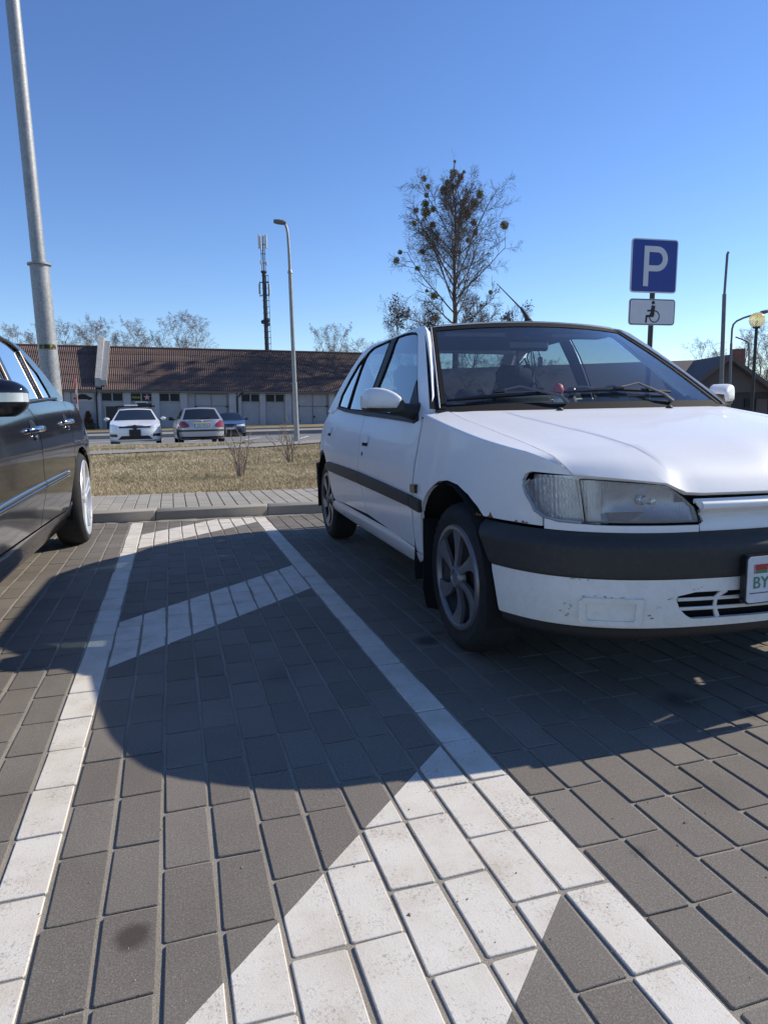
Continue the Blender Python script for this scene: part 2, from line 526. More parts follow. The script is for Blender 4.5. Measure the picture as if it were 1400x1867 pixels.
def pix(u, v, depth):
    d = CAM_R @ Vector((u - 700.0, v - 933.5, 1252.0))
    return d * (depth / 1252.0) + Vector((0, 0, CAM_H))
# ---------------------------------------------------------------- the setting: ground, paving, kerbs, lawn
def sheet(name, pts, mat, kind='structure', z=None):
    me = bpy.data.meshes.new(name)
    me.from_pydata([(p[0], p[1], p[2] if z is None else z) for p in pts], [], [tuple(range(len(pts)))])
    return tag(obj(name, me, mat), kind=kind)

sheet('ground', [(-1500, -1200, 0), (1500, -1200, 0), (1500, 2200, 0), (-1500, 2200, 0)], 'land', z=-0.42)

def kerb_y(x): return 6.62 - 0.118 * x
def walk_y(x): return 8.06 - 0.156 * x
def edge_y(x): return 24.3 - 0.28 * x

# near car park
sheet('parking_apron', [(-40, -40, 0), (40, -40, 0), (40, kerb_y(40), 0), (-40, kerb_y(-40), 0)], 'asphalt', z=-0.03)
pav = sheet('parking_pavement', [(-4.2, -1.6, 0), (6.6, -1.6, 0), (6.6, kerb_y(6.6) + 0.03, 0), (-4.2, kerb_y(-4.2) + 0.03, 0)], 'sand', z=-0.0046)

def brick_mesh(name, lx, ly, seed, cham=0.0022, depth=0.03):
    r = random.Random(seed)
    hx, hy = lx / 2, ly / 2
    j = lambda s: r.uniform(-s, s)
    cor = [(-hx + j(.0018), -hy + j(.002)), (hx + j(.0018), -hy + j(.002)), (hx + j(.0018), hy + j(.002)), (-hx + j(.0018), hy + j(.002))]
    k = 0.0035
    def ring(ins, z):
        out = []
        for i, (x, y) in enumerate(cor):
            sx, sy = (1 if x > 0 else -1), (1 if y > 0 else -1)
            a = (x - sx * (ins + k), y - sy * ins, z)
            b = (x - sx * ins, y - sy * (ins + k), z)
            out += [a, b] if i in (1, 3) else [b, a]
        return out
    m = MB()
    rs = [ring(0, -depth), ring(0, -cham), ring(cham * .35, -cham * .3), ring(cham, 0.0)]
    vs_ = [p for q in rs for p in q]
    fs_ = [tuple(range(24, 32))]
    for q in range(3):
        for i in range(8):
            l = (i + 1) % 8
            fs_.append((q * 8 + i, q * 8 + l, q * 8 + 8 + l, q * 8 + 8 + i))
    m.add(vs_, fs_)
    me = m.mesh(name)
    bm = bmesh.new(); bm.from_mesh(me); bmesh.ops.recalc_face_normals(bm, faces=bm.faces)
    top = max(bm.faces, key=lambda f: f.calc_center_median().z)
    if top.normal.z < 0:
        bmesh.ops.reverse_faces(bm, faces=bm.faces)
    bm.to_mesh(me); bm.free()
    return me

BR_VARIANTS = [brick_mesh('brick', PIT - 0.0108, ROW - 0.0070, s) for s in range(6)]
for me in BR_VARIANTS:
    me.materials.append(MAT['brick'])

def on_screen(p):
    d = CAM_R.transposed() @ (Vector(p) - Vector((0, 0, CAM_H)))
    if d.z < 0.2:
        return None
    return 700 + 1252 * d.x / d.z, 933.5 + 1252 * d.y / d.z, d.z

bricks = []
for k in range(-37, 60):
    xc = GX0 + (k + 0.5) * PIT
    half = ((k // 2) % 2 == 1)          # columns are laid in pairs, each pair half a brick on
    for n in range(-13, 30):
        yc = GY0 + (n + 0.5) * ROW + (ROW / 2 if half else 0.0)
        if yc > kerb_y(xc) + 0.08 or yc < -1.5 or xc < -4.1 or xc > 6.5:
            continue
        s = on_screen((xc, yc, 0))
        area = -1.0
        if s and -40 < s[0] < 1440 and 0 < s[1] < 1900:
            area = 1.0 / s[2] ** 3
            vis = max(0.0, min(1.0, (1400 - abs(s[0] - 700) * 0) / 1400))
            if s[0] > 600 and s[1] < 1180 and xc > 1.0:      # behind the tyres and body of the parked car
                area *= 0.02
            if s[0] < 150 and xc < -0.75:
                area *= 0.05
        bricks.append((area, xc, yc, k, n))
bricks.sort(reverse=True)
brng = random.Random(3)
rest = MB()
for i, (area, xc, yc, k, n) in enumerate(bricks):
    dz, rx, ry, rz = brng.uniform(-.0009, .0007), brng.gauss(0, .0035), brng.gauss(0, .004), brng.gauss(0, .004)
    dx, dy = brng.gauss(0, .0009), brng.gauss(0, .0012)
    me = BR_VARIANTS[brng.randrange(6)]
    mtx = Matrix.Translation((xc + dx, yc + dy, dz)) @ Matrix.Rotation(rz, 4, 'Z') @ Matrix.Rotation(rx, 4, 'X') @ Matrix.Rotation(ry * .6, 4, 'Y')
    if i < 300:
        o = bpy.data.objects.new('brick', me)
        COL.objects.link(o)
        o.parent = pav
        o.matrix_local = mtx
    else:
        rest.add([mtx @ v.co for v in me.vertices], [tuple(p.vertices) for p in me.polygons])
o = rest.build('paving_bricks', 'brick', pav, fix=False)
tag(o, kind='stuff')

# sand washed up against the kerb
m = MB()
srng = random.Random(11)
pts_a, pts_b = [], []
for i in range(120):
    x = -3.0 + i * 0.05
    wv = 0.05 + 0.05 * math.sin(x * 3.1) + srng.uniform(-.02, .03)
    if x > 0.2:
        wv *= 0.3
    y = kerb_y(x)
    pts_a.append((x, y + 0.01, 0.012))
    pts_b.append((x, y - 0.03 - max(0, wv), 0.0005 if wv > 0 else -0.003))
n_ = len(pts_a)
mid = [((a[0] + b[0]) / 2, (a[1] + b[1]) / 2 + 0.01, 0.008 + srng.uniform(-.002, .003)) for a, b in zip(pts_a, pts_b)]
m.add(pts_a + mid + pts_b, [(i, i + 1, n_ + i + 1, n_ + i) for i in range(n_ - 1)] + [(n_ + i, n_ + i + 1, 2 * n_ + i + 1, 2 * n_ + i) for i in range(n_ - 1)])
tag(m.build('washed_sand', 'sand', smooth=60), kind='stuff')

# loose grit and crumbs on the paving
gr_ = random.Random(77)
m = MB()
for i in range(900):
    if i % 3 == 0:
        x = GX0 + round(gr_.uniform(-10, 20)) * PIT + gr_.gauss(0, .004); y = gr_.uniform(.7, 6.2)
    else:
        x, y = gr_.uniform(-1.3, 2.4), .75 + 5.6 * gr_.random() ** 1.4
    if y > kerb_y(x) - .02:
        continue
    r_ = gr_.uniform(.0009, .0026) * (1.8 if gr_.random() < .05 else 1)
    a = gr_.uniform(0, 6.28)
    V_ = [(x + r_ * gr_.uniform(.7, 1.4) * math.cos(a + k * 1.57), y + r_ * gr_.uniform(.7, 1.4) * math.sin(a + k * 1.57), .0004) for k in range(4)] + [(x, y, .0004 + r_ * gr_.uniform(.6, 1.2))]
    m.add(V_, [(0, 1, 4), (1, 2, 4), (2, 3, 4), (3, 0, 4)])
tag(m.build('grit', 'sand'), kind='stuff')

# kerb stones
kang = math.atan(-0.118)
kerb_m = MB()
kerb_m.add([(-30, kerb_y(-30) + .02, -.3), (30, kerb_y(30) + .02, -.3), (30, kerb_y(30) + .13, -.3), (-30, kerb_y(-30) + .13, -.3),
            (-30, kerb_y(-30) + .02, .06), (30, kerb_y(30) + .02, .06), (30, kerb_y(30) + .13, .06), (-30, kerb_y(-30) + .13, .06)],
           [(0, 1, 2, 3), (4, 5, 6, 7), (0, 1, 5, 4), (2, 3, 7, 6), (1, 2, 6, 5), (0, 3, 7, 4)])
kerb = tag(kerb_m.build('kerb', 'sand'), kind='structure')
ks_prof = [(0.0, -0.12), (0.0, 0.075), (0.006, 0.092), (0.020, 0.101), (0.15, 0.103), (0.15, -0.12)]
km = MB()
KL = 1.022
vs_ = [(x, y, z) for x in (-KL / 2, -KL / 2 + .006, KL / 2 - .006, KL / 2) for (y, z) in [(py + (0.004 if x in (-KL / 2, KL / 2) else 0) * (1 if py < .1 else -1), pz - (0.004 if x in (-KL / 2, KL / 2) and pz > 0 else 0)) for py, pz in ks_prof]]
np_ = len(ks_prof)
fs_ = [tuple(range(np_)), tuple(range(3 * np_, 4 * np_))]
for r in range(3):
    for i in range(np_):
        j = (i + 1) % np_
        fs_.append((r * np_ + i, r * np_ + j, (r + 1) * np_ + j, (r + 1) * np_ + i))
km.add(vs_, fs_)
kproto = km.build('kerb_stone', 'slab', kerb, smooth=40)
for i in range(-9, 13):
    x = -0.19 + (i + 0.5) * 1.029 * math.cos(kang)
    o = kproto if i == -9 else kproto.copy()
    if i != -9:
        COL.objects.link(o)
    o.location = (x, kerb_y(x), brng.uniform(-.003, .003))
    o.rotation_euler = (brng.gauss(0, .006), 0, kang + brng.gauss(0, .003))

# sidewalk
SW_P, SW_R = 0.1195, 0.236
walk = sheet('sidewalk', [(-14, kerb_y(-14) + .14, 0), (22, kerb_y(22) + .14, 0), (22, walk_y(22), 0), (-14, walk_y(-14), 0)], 'sand', z=0.088)
slabs = []
for k in range(-30, 62):
    xa, xb = -0.03 + k * SW_P + 0.0045, -0.03 + (k + 1) * SW_P - 0.0045
    for n in range(6):
        offs = SW_R * 0.5 if k % 2 else 0.0
        def yy(x, t):
            return kerb_y(x) + 0.156 + min(t, (walk_y(x) - kerb_y(x) - 0.158))
        t0, t1 = max(0.0, n * SW_R - offs) + .003, (n + 1) * SW_R - offs - .003
        lim = walk_y(xa) - kerb_y(xa) - 0.16
        if t0 > lim - 0.03:
            continue
        slabs.append((abs((xa + xb) / 2 - 0.3), xa, xb, [yy(xa, t0), yy(xb, t0), yy(xb, t1), yy(xa, t1)]))
slabs.sort()
srest = MB()
for i, (_, xa, xb, ys) in enumerate(slabs):
    z = 0.1005 + brng.uniform(-.0015, .0015)
    c = Vector(((xa + xb) / 2, sum(ys) / 4, z))
    top = [Vector((xa, ys[0], z)), Vector((xb, ys[1], z)), Vector((xb, ys[2], z)), Vector((xa, ys[3], z))]
    ins = [p + (c - p).normalized() * 0.004 for p in top]
    low = [Vector((p.x, p.y, p.z - .003)) for p in top]
    bot = [Vector((p.x, p.y, p.z - .02)) for p in top]
    V_ = [p - c for p in ins + low + bot]
    F_ = [(0, 1, 2, 3)] + [(a, b_, b_ + 4, a + 4) for q in (0, 4) for a, b_ in ((q, q + 1), (q + 1, q + 2), (q + 2, q + 3), (q + 3, q))]
    if i < 260:
        mm = MB(); mm.add(V_, F_)
        o = mm.build('paving_slab', 'slab', walk, loc=c)
    else:
        srest.add([p + c for p in V_], F_)
if srest.v:
    tag(srest.build('paving_slabs', 'slab', walk), kind='stuff')

# lawn with a footpath across it, falling to the far car park
def lawn_z(x, y):
    t = max(0.0, min(1.0, (y - 8.0) / 3.0))
    return 0.092 - 0.012 * t - 0.028 * max(0.0, min(1.0, (y + .28 * x - 19.0) / 5.0)) + 0.012 * math.sin(x * 0.9 + y * 0.5) * t * 0.6 + 0.010 * math.sin(y * 1.3 - x * .35) * t * .5
LX0, LX1 = -22.0, 34.0
xs = [LX0 + (LX1 - LX0) * i / 112 for i in range(113)]
lm = MB()
NV = 60
for x in xs:
    for j in range(NV + 1):
        t = (j / NV) ** 1.3
        y = walk_y(x) + 0.004 + t * (edge_y(x) - walk_y(x))
        lm.v.append((x, y, lawn_z(x, y)))
for i in range(len(xs) - 1):
    for j in range(NV):
        lm.f.append((i * (NV + 1) + j, (i + 1) * (NV + 1) + j, (i + 1) * (NV + 1) + j + 1, i * (NV + 1) + j + 1))
lawn = tag(lm.build('lawn', 'soil', smooth=60, fix=False), kind='structure')

near_e = [(-22, 14.6), (-8, 16.2), (-1.87, 17.6), (0.33, 18.3), (2.37, 18.97), (4.26, 20.3), (8.0, 21.6), (14, 20.2)]
far_e = [(-22, 15.9), (-8, 17.5), (-2.02, 19.06), (0.37, 19.85), (1.9, 20.75), (4.2, 22.0), (7.6, 23.0), (14, 21.6)]
def interp_poly(P, n):
    out = []
    for i in range(len(P) - 1):
        for k in range(n):
            t = k / n
            out.append((P[i][0] + (P[i + 1][0] - P[i][0]) * t, P[i][1] + (P[i + 1][1] - P[i][1]) * t))
    return out + [P[-1]]
ne, fe = interp_poly(near_e, 8), interp_poly(far_e, 8)
pm = MB()
for a, b_ in zip(ne, fe):
    for t in (0, .33, .67, 1):
        x, y = a[0] + (b_[0] - a[0]) * t, a[1] + (b_[1] - a[1]) * t
        pm.v.append((x, y, lawn_z(x, y) + 0.035))
for i in range(len(ne) - 1):
    for j in range(3):
        pm.f.append((i * 4 + j, (i + 1) * 4 + j, (i + 1) * 4 + j + 1, i * 4 + j + 1))
tag(pm.build('footpath', 'path', smooth=60, fix=False), kind='structure')
def in_path(x, y):
    def f(P):
        for i in range(len(P) - 1):
            if P[i][0] <= x <= P[i + 1][0]:
                t = (x - P[i][0]) / (P[i + 1][0] - P[i][0])
                return P[i][1] + (P[i + 1][1] - P[i][1]) * t
        return 1e9
    return f(near_e) - 0.03 < y < f(far_e) + 0.03

# edging of the far car park: a concrete strip level with the lawn, then a drop
LOT_Z = -0.12
def lot_z(y): return -0.10 - 0.0105 * (y - 24.0)
em = MB()
prof = [(0.0, -0.3), (0.0, 0.062), (0.75, 0.062), (0.78, 0.055), (0.80, -0.45)]
for x in (LX0 - 20, LX1 + 40):
    for dy, z in prof:
        em.v.append((x, edge_y(x) + dy, z))
em.f = [(i, i + 1, i + 6, i + 5) for i in range(4)]
tag(em.build('edging_strip', 'path'), kind='structure')
sheet('car_park', [(-60, 18, lot_z(18)), (90, 18, lot_z(18)), (90, 46.2, lot_z(46.2)), (-60, 46.2, lot_z(46.2))], 'asphalt')
bm_ = MB()
for (y0, y1, z0, z1, mt) in ((46.0, 46.3, -.4, -.12, 0), (52.8, 53.1, -.4, -.02, 0)):
    bm_.box((5, (y0 + y1) / 2, (z0 + z1) / 2), (150, y1 - y0, z1 - z0), Matrix.Rotation(-0.02, 3, 'Z'))
tag(bm_.build('far_kerb', 'path'), kind='structure')
sheet('far_walkway', [(-70, 46.2, 0), (80, 46.2, 0), (80, 52.9, 0), (-70, 52.9, 0)], 'path', z=-0.135)
sheet('far_verge', [(-70, 53.05, -0.035), (80, 53.05, -0.035), (80, 63, 0.06), (-70, 63, 0.06)], 'soil')
# painted bay lines of the far car park
lmk = MB()
for x in (-7.5, -5.0, -2.5, 0.0, 2.5, 5.0, 7.5, 10.0):
    a = Vector((x + 3.2, 33.0 - .28 * x, lot_z(33.0 - .28 * x) + .005))
    b_ = a + Vector((1.3, 4.6, -4.6 * .0105))
    lmk.add([a, a + Vector((.12, -.03, 0)), b_ + Vector((.12, -.03, 0)), b_], [(0, 1, 2, 3)])
tag(lmk.build('bay_markings', 'white_paint'), kind='structure')

# grass blades
grng = np.random.default_rng(5)
def grass_patch(n, x0, x1, ymin, ymax, h0, h1, wd):
    P = []
    x = grng.uniform(x0, x1, n)
    t = grng.uniform(0, 1, n)
    y = ymin + t * (ymax - ymin)
    ok = np.array([walk_y(a) + 0.012 * math.sin(a * 23.0) - 0.018 + 0.03 * math.sin(a * 7.3) ** 2 < b_ < edge_y(a) - .02 and not in_path(a, b_) for a, b_ in zip(x, y)])
    x, y = x[ok], y[ok]
    n = len(x)
    z = np.array([lawn_z(a, b_) for a, b_ in zip(x, y)])
    ang = grng.uniform(0, 2 * np.pi, n)
    h = grng.uniform(h0, h1, n)
    lean = grng.uniform(0.3, 1.6, n) * h
    la = grng.uniform(0, 2 * np.pi, n)
    w = grng.uniform(.6, 1.3, n) * wd
    V = np.zeros((n, 3, 3))
    V[:, 0] = np.c_[x - np.cos(ang) * w, y - np.sin(ang) * w, z]
    V[:, 1] = np.c_[x + np.cos(ang) * w, y + np.sin(ang) * w, z]
    V[:, 2] = np.c_[x + np.cos(la) * lean, y + np.sin(la) * lean, z + h]
    return V.reshape(-1, 3)
GV = np.concatenate([
    grass_patch(110000, -4.0, 6.0, 7.2, 11.5, 0.008, 0.035, 0.003),
    grass_patch(110000, -6.0, 9.0, 11.5, 18.5, 0.010, 0.04, 0.005),
    grass_patch(60000, -9.0, 12.0, 17.0, 26.0, 0.015, 0.045, 0.008)])
def tuft_patch(n, x0, x1, y0, y1, h0, h1, wd):
    cx = grng.uniform(x0, x1, n); cy = grng.uniform(y0, y1, n)
    k = 9
    x = np.repeat(cx, k) + grng.normal(0, .022, n * k); y = np.repeat(cy, k) + grng.normal(0, .022, n * k)
    hk = np.repeat(grng.uniform(h0, h1, n), k) * grng.uniform(.5, 1.1, n * k)
    ok = np.array([walk_y(a) - .01 < b_ < edge_y(a) - .05 and not in_path(a, b_) for a, b_ in zip(x, y)])
    x, y, hk = x[ok], y[ok], hk[ok]
    z = np.array([lawn_z(a, b_) for a, b_ in zip(x, y)])
    ang = grng.uniform(0, 6.283, len(x)); la = grng.uniform(0, 6.283, len(x)); le = grng.uniform(.2, 1.1, len(x)) * hk
    V = np.zeros((len(x), 3, 3))
    V[:, 0] = np.c_[x - np.cos(ang) * wd, y - np.sin(ang) * wd, z]; V[:, 1] = np.c_[x + np.cos(ang) * wd, y + np.sin(ang) * wd, z]
    V[:, 2] = np.c_[x + np.cos(la) * le, y + np.sin(la) * le, z + hk]
    return V.reshape(-1, 3)
GV = np.concatenate([GV, tuft_patch(2200, -4, 6, 7.2, 11.5, .03, .075, .0035), tuft_patch(1800, -6, 9, 11.5, 18.5, .04, .09, .005), tuft_patch(900, -4.0, 6.0, 7.6, 8.5, .02, .05, .003)])
me = bpy.data.meshes.new('grass')
nt_ = len(GV) // 3
me.vertices.add(len(GV)); me.vertices.foreach_set('co', GV.ravel())
me.loops.add(len(GV)); me.loops.foreach_set('vertex_index', np.arange(len(GV), dtype=np.int32))
me.polygons.add(nt_); me.polygons.foreach_set('loop_start', np.arange(0, len(GV), 3, dtype=np.int32))
me.update(calc_edges=True)
tag(obj('grass', me, 'grass'), 'short dry tan and green grass covering the lawn', 'grass', kind='stuff')

# ---------------------------------------------------------------- the long grey garage building
B0 = Vector((-26.0, 62.9, 0.55))
gar = thing('garage_building', 'long low grey garage building with rusty corrugated roof', 'building', B0)
gar.rotation_quaternion = Quaternion((0, 0, 1), -0.018) @ Quaternion((0, 1, 0), math.radians(1.2)) @ Quaternion((1, 0, 0), math.radians(-1.0))
_inv = (Matrix.Translation(B0) @ gar.rotation_quaternion.to_matrix().to_4x4()).inverted()
def wall_pt(u, v, off=0.0):
    """where the sight line through a pixel meets the front wall, in building coordinates (x along, z up)"""
    o_ = _inv @ Vector((0, 0, CAM_H))
    d_ = (_inv @ pix(u, v, 10.0)) - o_
    t = (off - o_.y) / d_.y
    p = o_ + d_ * t
    return p.x, p.z
def wx(u): return wall_pt(u, 745)[0]
EAVE = wall_pt(300, 713.2, -.3)[1] + .12
RIDGE = wall_pt(320, 635.5, 4.66)[1]
GL = wx(681)
wm = MB()
wm.box((GL / 2, 4.6, EAVE / 2 - 0.5), (GL, 9.0, EAVE + 1.0))
wm.add([(0.05, 0.1, EAVE), (0.05, 9.1, EAVE), (0.05, 4.6, RIDGE - .25), (GL - .05, 0.1, EAVE), (GL - .05, 9.1, EAVE), (GL - .05, 4.6, RIDGE - .25)], [(0, 1, 2), (3, 5, 4)])
wm.build('wall', 'wall_grey', gar)
def pil(u0, u1, mat='wall_grey2', d=0.16, z0=-1.0, z1=None):
    a, b_ = wx(u0), wx(u1)
    z1 = EAVE - .02 if z1 is None else z1
    q = MB(); q.box(((a + b_) / 2, 0.1 - d / 2 - .002, (z0 + z1) / 2), (b_ - a, d, z1 - z0))
    return q.build('pilaster', mat, gar)
for u0, u1 in ((100, 107), (118, 130), (178, 185), (226, 239), (278, 291), (329.5, 342), (418, 431), (434, 440), (474, 484), (520, 531), (600, 610), (655, 664)):
    pil(u0, u1)
def zpix(u, v): return wall_pt(u, v)[1]
WT, WBOT = zpix(260, 716.5), zpix(260, 731.5)
def win(u0, u1):
    a, b_ = wx(u0), wx(u1)
    f = MB(); f.box(((a + b_) / 2, 0.1, (WT + WBOT) / 2), (b_ - a, 0.10, WT - WBOT))
    w_ = f.build('window', 'win_dark', gar)
    fr = MB()
    for (x, z, sx, sz) in (((a + b_) / 2, WT, b_ - a, .06), ((a + b_) / 2, WBOT, b_ - a, .06), (a, (WT + WBOT) / 2, .06, WT - WBOT), (b_, (WT + WBOT) / 2, .06, WT - WBOT), ((a + b_) / 2, (WT + WBOT) / 2, .10, WT - WBOT)):
        fr.box((x, 0.045, z), (sx, 0.05, sz))
    fr.build('window_frame', 'frame_grey', w_)
    return a, b_, w_
win(186, 225); wb = win(239.5, 277.5); win(291.5, 328.5); win(440.5, 473.5); win(485, 518.5); win(60, 98); win(612, 652)
# sticker lettering and a star behind the middle window
st = MB()
cx_, cz_ = wx(269), (WT + WBOT) / 2
pts = []
for i in range(10):
    r_ = 0.30 if i % 2 == 0 else 0.12
    a = math.pi / 2 + i * math.pi / 5
    pts.append((cx_ + r_ * math.cos(a), cz_ + r_ * math.sin(a)))
st.prism(pts, 0.012, 0.03, lambda a, b_, d: (a, d, b_))
st.build('star_sticker', simple('pink_film', (0.60, 0.33, 0.33), 0.5), wb[2])
st = MB()
lx_ = wx(243)
for i in range(9):
    st.box((lx_ + i * 0.08, 0.02, cz_ - .02 + (0.03 if i in (0, 3) else 0)), (0.04 if i % 3 else .055, 0.02, 0.12 if i % 2 else 0.17))
    st.box((lx_ + i * 0.08 + .02, 0.02, cz_ - .08), (0.05, 0.02, 0.03))
st.build('yellow_lettering', 'yellow_plastic', wb[2])
# doors and gates
def slab_on(name, u0, u1, v0, v1, mat, d=0.06, parent=None, off=None):
    a, b_ = wx(u0), wx(u1)
    z1, z0 = zpix((u0 + u1) / 2, v0), zpix((u0 + u1) / 2, v1)
    q = MB(); q.box(((a + b_) / 2, 0.1 - d / 2 - .003 - (off or 0), (z0 + z1) / 2), (b_ - a, d, z1 - z0))
    return q.build(name, mat, parent or gar), a, b_, z0, z1
dr, a, b_, z0, z1 = slab_on('door', 193, 215, 740.6, 784, 'dark_door')
q = MB(); q.box((b_ - .15, -.0, (z0 + z1) / 2), (.05, .06, .12)); q.build('door_handle', 'galv', dr)
fr = MB()
for x in (a - .05, b_ + .05):
    fr.box((x, 0.04, (z0 + z1) / 2), (.1, .1, z1 - z0))
fr.box(((a + b_) / 2, .04, z1 + .05), (b_ - a + .2, .1, .1)); fr.build('door_frame', 'frame_grey', dr)
bx, a, b_, z0, z1 = slab_on('notice_board', 248.5, 269, 733, 742, 'black_paint', 0.10)
fr = MB()
for (x, z, sx, sz) in (((a + b_) / 2, z1, b_ - a + .12, .09), ((a + b_) / 2, z0, b_ - a + .12, .09), (a, (z0 + z1) / 2, .09, z1 - z0), (b_, (z0 + z1) / 2, .09, z1 - z0)):
    fr.box((x, -.02, z), (sx, .06, sz))
fr.build('board_frame', 'white_paint', bx)
def gate(u0, u1):
    g_, a, b_, z0, z1 = slab_on('gate', u0, u1, 718, 786, 'wall_grey', 0.05)
    mid_ = (a + b_) / 2
    s_ = MB()
    for x in (a, mid_, b_):
        s_.box((x, 0.035, (z0 + z1) / 2), (.05, .05, z1 - z0))
    for z in (zpix(400, 740), z1 - .02):
        s_.box((mid_, 0.03, z), (b_ - a, .05, .05))
    s_.build('gate_frame', 'dark_galv', g_)
    for x in (a, b_):
        for z in (z1 - 1.1, z1 - 2.4):
            h_ = MB(); h_.box((x, .02, z), (.22, .05, .12)); h_.build('hinge', 'black_metal', g_)
    h_ = MB(); h_.box((mid_ + .12, .02, z0 + 1.3), (.12, .06, .2)); h_.build('lock', 'black_metal', g_)
gate(357, 414); gate(544, 596); gate(20, 58)
def downpipe(u, bend):
    x = wx(u)
    q = MB()
    q.tube([(x + bend, -.35, EAVE - .1), (x + bend * .5, -.2, EAVE - .35), (x, -.10, EAVE - .6), (x, -.10, 0.2), (x + .1, -.35, 0.02)], .065, 8)
    q.build('downpipe', 'black_metal', gar)
downpipe(177, 0.1); downpipe(433, 0.5); downpipe(112, 0.1)
# advertising panel with a dark car silhouette
pn, a, b_, z0, z1 = slab_on('advertising_panel', 131, 172, 715.5, 732.5, 'wall_grey2', 0.05)
q = MB()
L_ = b_ - a
body = [(.10, .30), (.12, .45), (.25, .52), (.36, .78), (.50, .86), (.66, .80), (.80, .56), (.92, .48), (.94, .32), (.86, .28), (.84, .20), (.76, .20), (.74, .28), (.30, .28), (.28, .20), (.20, .20), (.18, .28)]
q.prism([(a + L_ * p[0], z0 + (z1 - z0) * p[1]) for p in body], 0.02, 0.045, lambda s, t, d: (s, d, t))
q.build('car_picture', 'win_dark', pn)
# corrugated roof in two lengths with a fire wall between
def corr(name, xa, xb, ya, za, yb, zb):
    P = 0.165
    n = int((xb - xa) / P * 5)
    rows = 6
    V_, F_ = [], []
    nv = Vector((0, zb - za, -(yb - ya))).normalized() * -1
    for r in range(rows):
        for e in (0, 1):
            t = (r + e * 1.03) / rows
            lift = 0.025 * (1 - e)
            y, z = ya + (yb - ya) * t, za + (zb - za) * t
            for i in range(n + 1):
                x = xa + (xb - xa) * i / n
                h = 0.034 * math.sin(2 * math.pi * (x - xa) / P) + lift
                V_.append((x, y + nv.y * h, z + nv.z * h))
        o_ = r * 2 * (n + 1)
        for i in range(n):
            F_.append((o_ + i, o_ + i + 1, o_ + n + 2 + i, o_ + n + 1 + i))
    q = MB(); q.add(V_, F_)
    return q.build(name, 'roof', gar, smooth=60, fix=False)
FWX = wx(183)
corr('roof_sheets', 0.0 - .3, FWX - .2, -0.42, EAVE - .06, 4.7, RIDGE)
corr('roof_sheets', FWX + .25, GL + .35, -0.42, EAVE - .06, 4.7, RIDGE)
corr('roof_sheets', -.3, GL + .35, 9.6, EAVE - .06, 4.62, RIDGE)
q = MB(); q.tube([(-.35, 4.66, RIDGE + .02), (GL + .4, 4.66, RIDGE + .02)], .09, 8); q.build('ridge_cap', 'roof', gar)
q = MB(); q.box((GL / 2, -.30, EAVE - .14), (GL + .6, .06, .16)); q.box((GL / 2, -.1, EAVE - .07), (GL + .6, .5, .04)); q.build('eave_board', 'dark_galv', gar)
q = MB()
sl = (RIDGE - EAVE) / 5.12
q.prism([(0.15, EAVE + .1), (4.9, RIDGE - .05), (4.9, RIDGE + .85), (4.3, RIDGE + .85), (0.1, EAVE + 1.05), (-.05, EAVE + .95), (-.05, EAVE + .25)], FWX - .30, FWX + .16, lambda y, z, d: (d, y, z))
fw = q.build('fire_wall', 'concrete', gar)
q = MB(); q.prism([(0.0, EAVE + .3), (4.7, RIDGE + .1), (4.7, RIDGE + .5), (0.0, EAVE + .75)], FWX + .165, FWX + .60, lambda y, z, d: (d, y - .1, z + .03)); q.build('fire_wall_flashing', 'galv', fw)

# ---------------------------------------------------------------- brown building on the right
P_ = pix(1330, 700, 40)
rb = thing('brown_building', 'brown building with gable and dark roof edge behind the parked hatchback', 'building', (P_.x, P_.y, -.3), math.radians(-20), upright=True)
rinv = (Matrix.Translation((P_.x, P_.y, -.3)) @ (TILT @ Quaternion((0, 0, 1), math.radians(-20))).to_matrix().to_4x4()).inverted()
def rpt(u, v, off=0.0):
    o_ = rinv @ Vector((0, 0, CAM_H)); d_ = (rinv @ pix(u, v, 10.0)) - o_
    p = o_ + d_ * ((off - o_.y) / d_.y)
    return p.x, p.z
E1, PK, RB = rpt(1402, 716), rpt(1322, 650), rpt(1395, 760)
wall_top = rpt(1330, 716)[1]
hw = E1[0] - PK[0]
q = MB()
q.prism([(PK[0] - hw, -0.6), (PK[0] + hw, -0.6), (PK[0] + hw, wall_top), (PK[0] - hw, wall_top)], 0, 18, lambda x, z, d: (x, d, z))
q.build('wall', 'dark_wall', rb)
q = MB()
q.prism([(PK[0] - hw, wall_top), (PK[0] + hw, wall_top), (PK[0], PK[1] - .15)], -.12, 17.9, lambda x, z, d: (x, d, z))
q.build('gable', 'brown_wall', rb)
for s_ in (-1, 1):
    q = MB()
    q.prism([(PK[0], PK[1] - .20), (PK[0], PK[1] + .08), (PK[0] + s_ * (hw + .5), wall_top - .18), (PK[0] + s_ * (hw + .5), wall_top - .46)], -.75, 18.4, lambda x, z, d: (x, d, z))
    q.build('roof', 'brown_roof', rb)
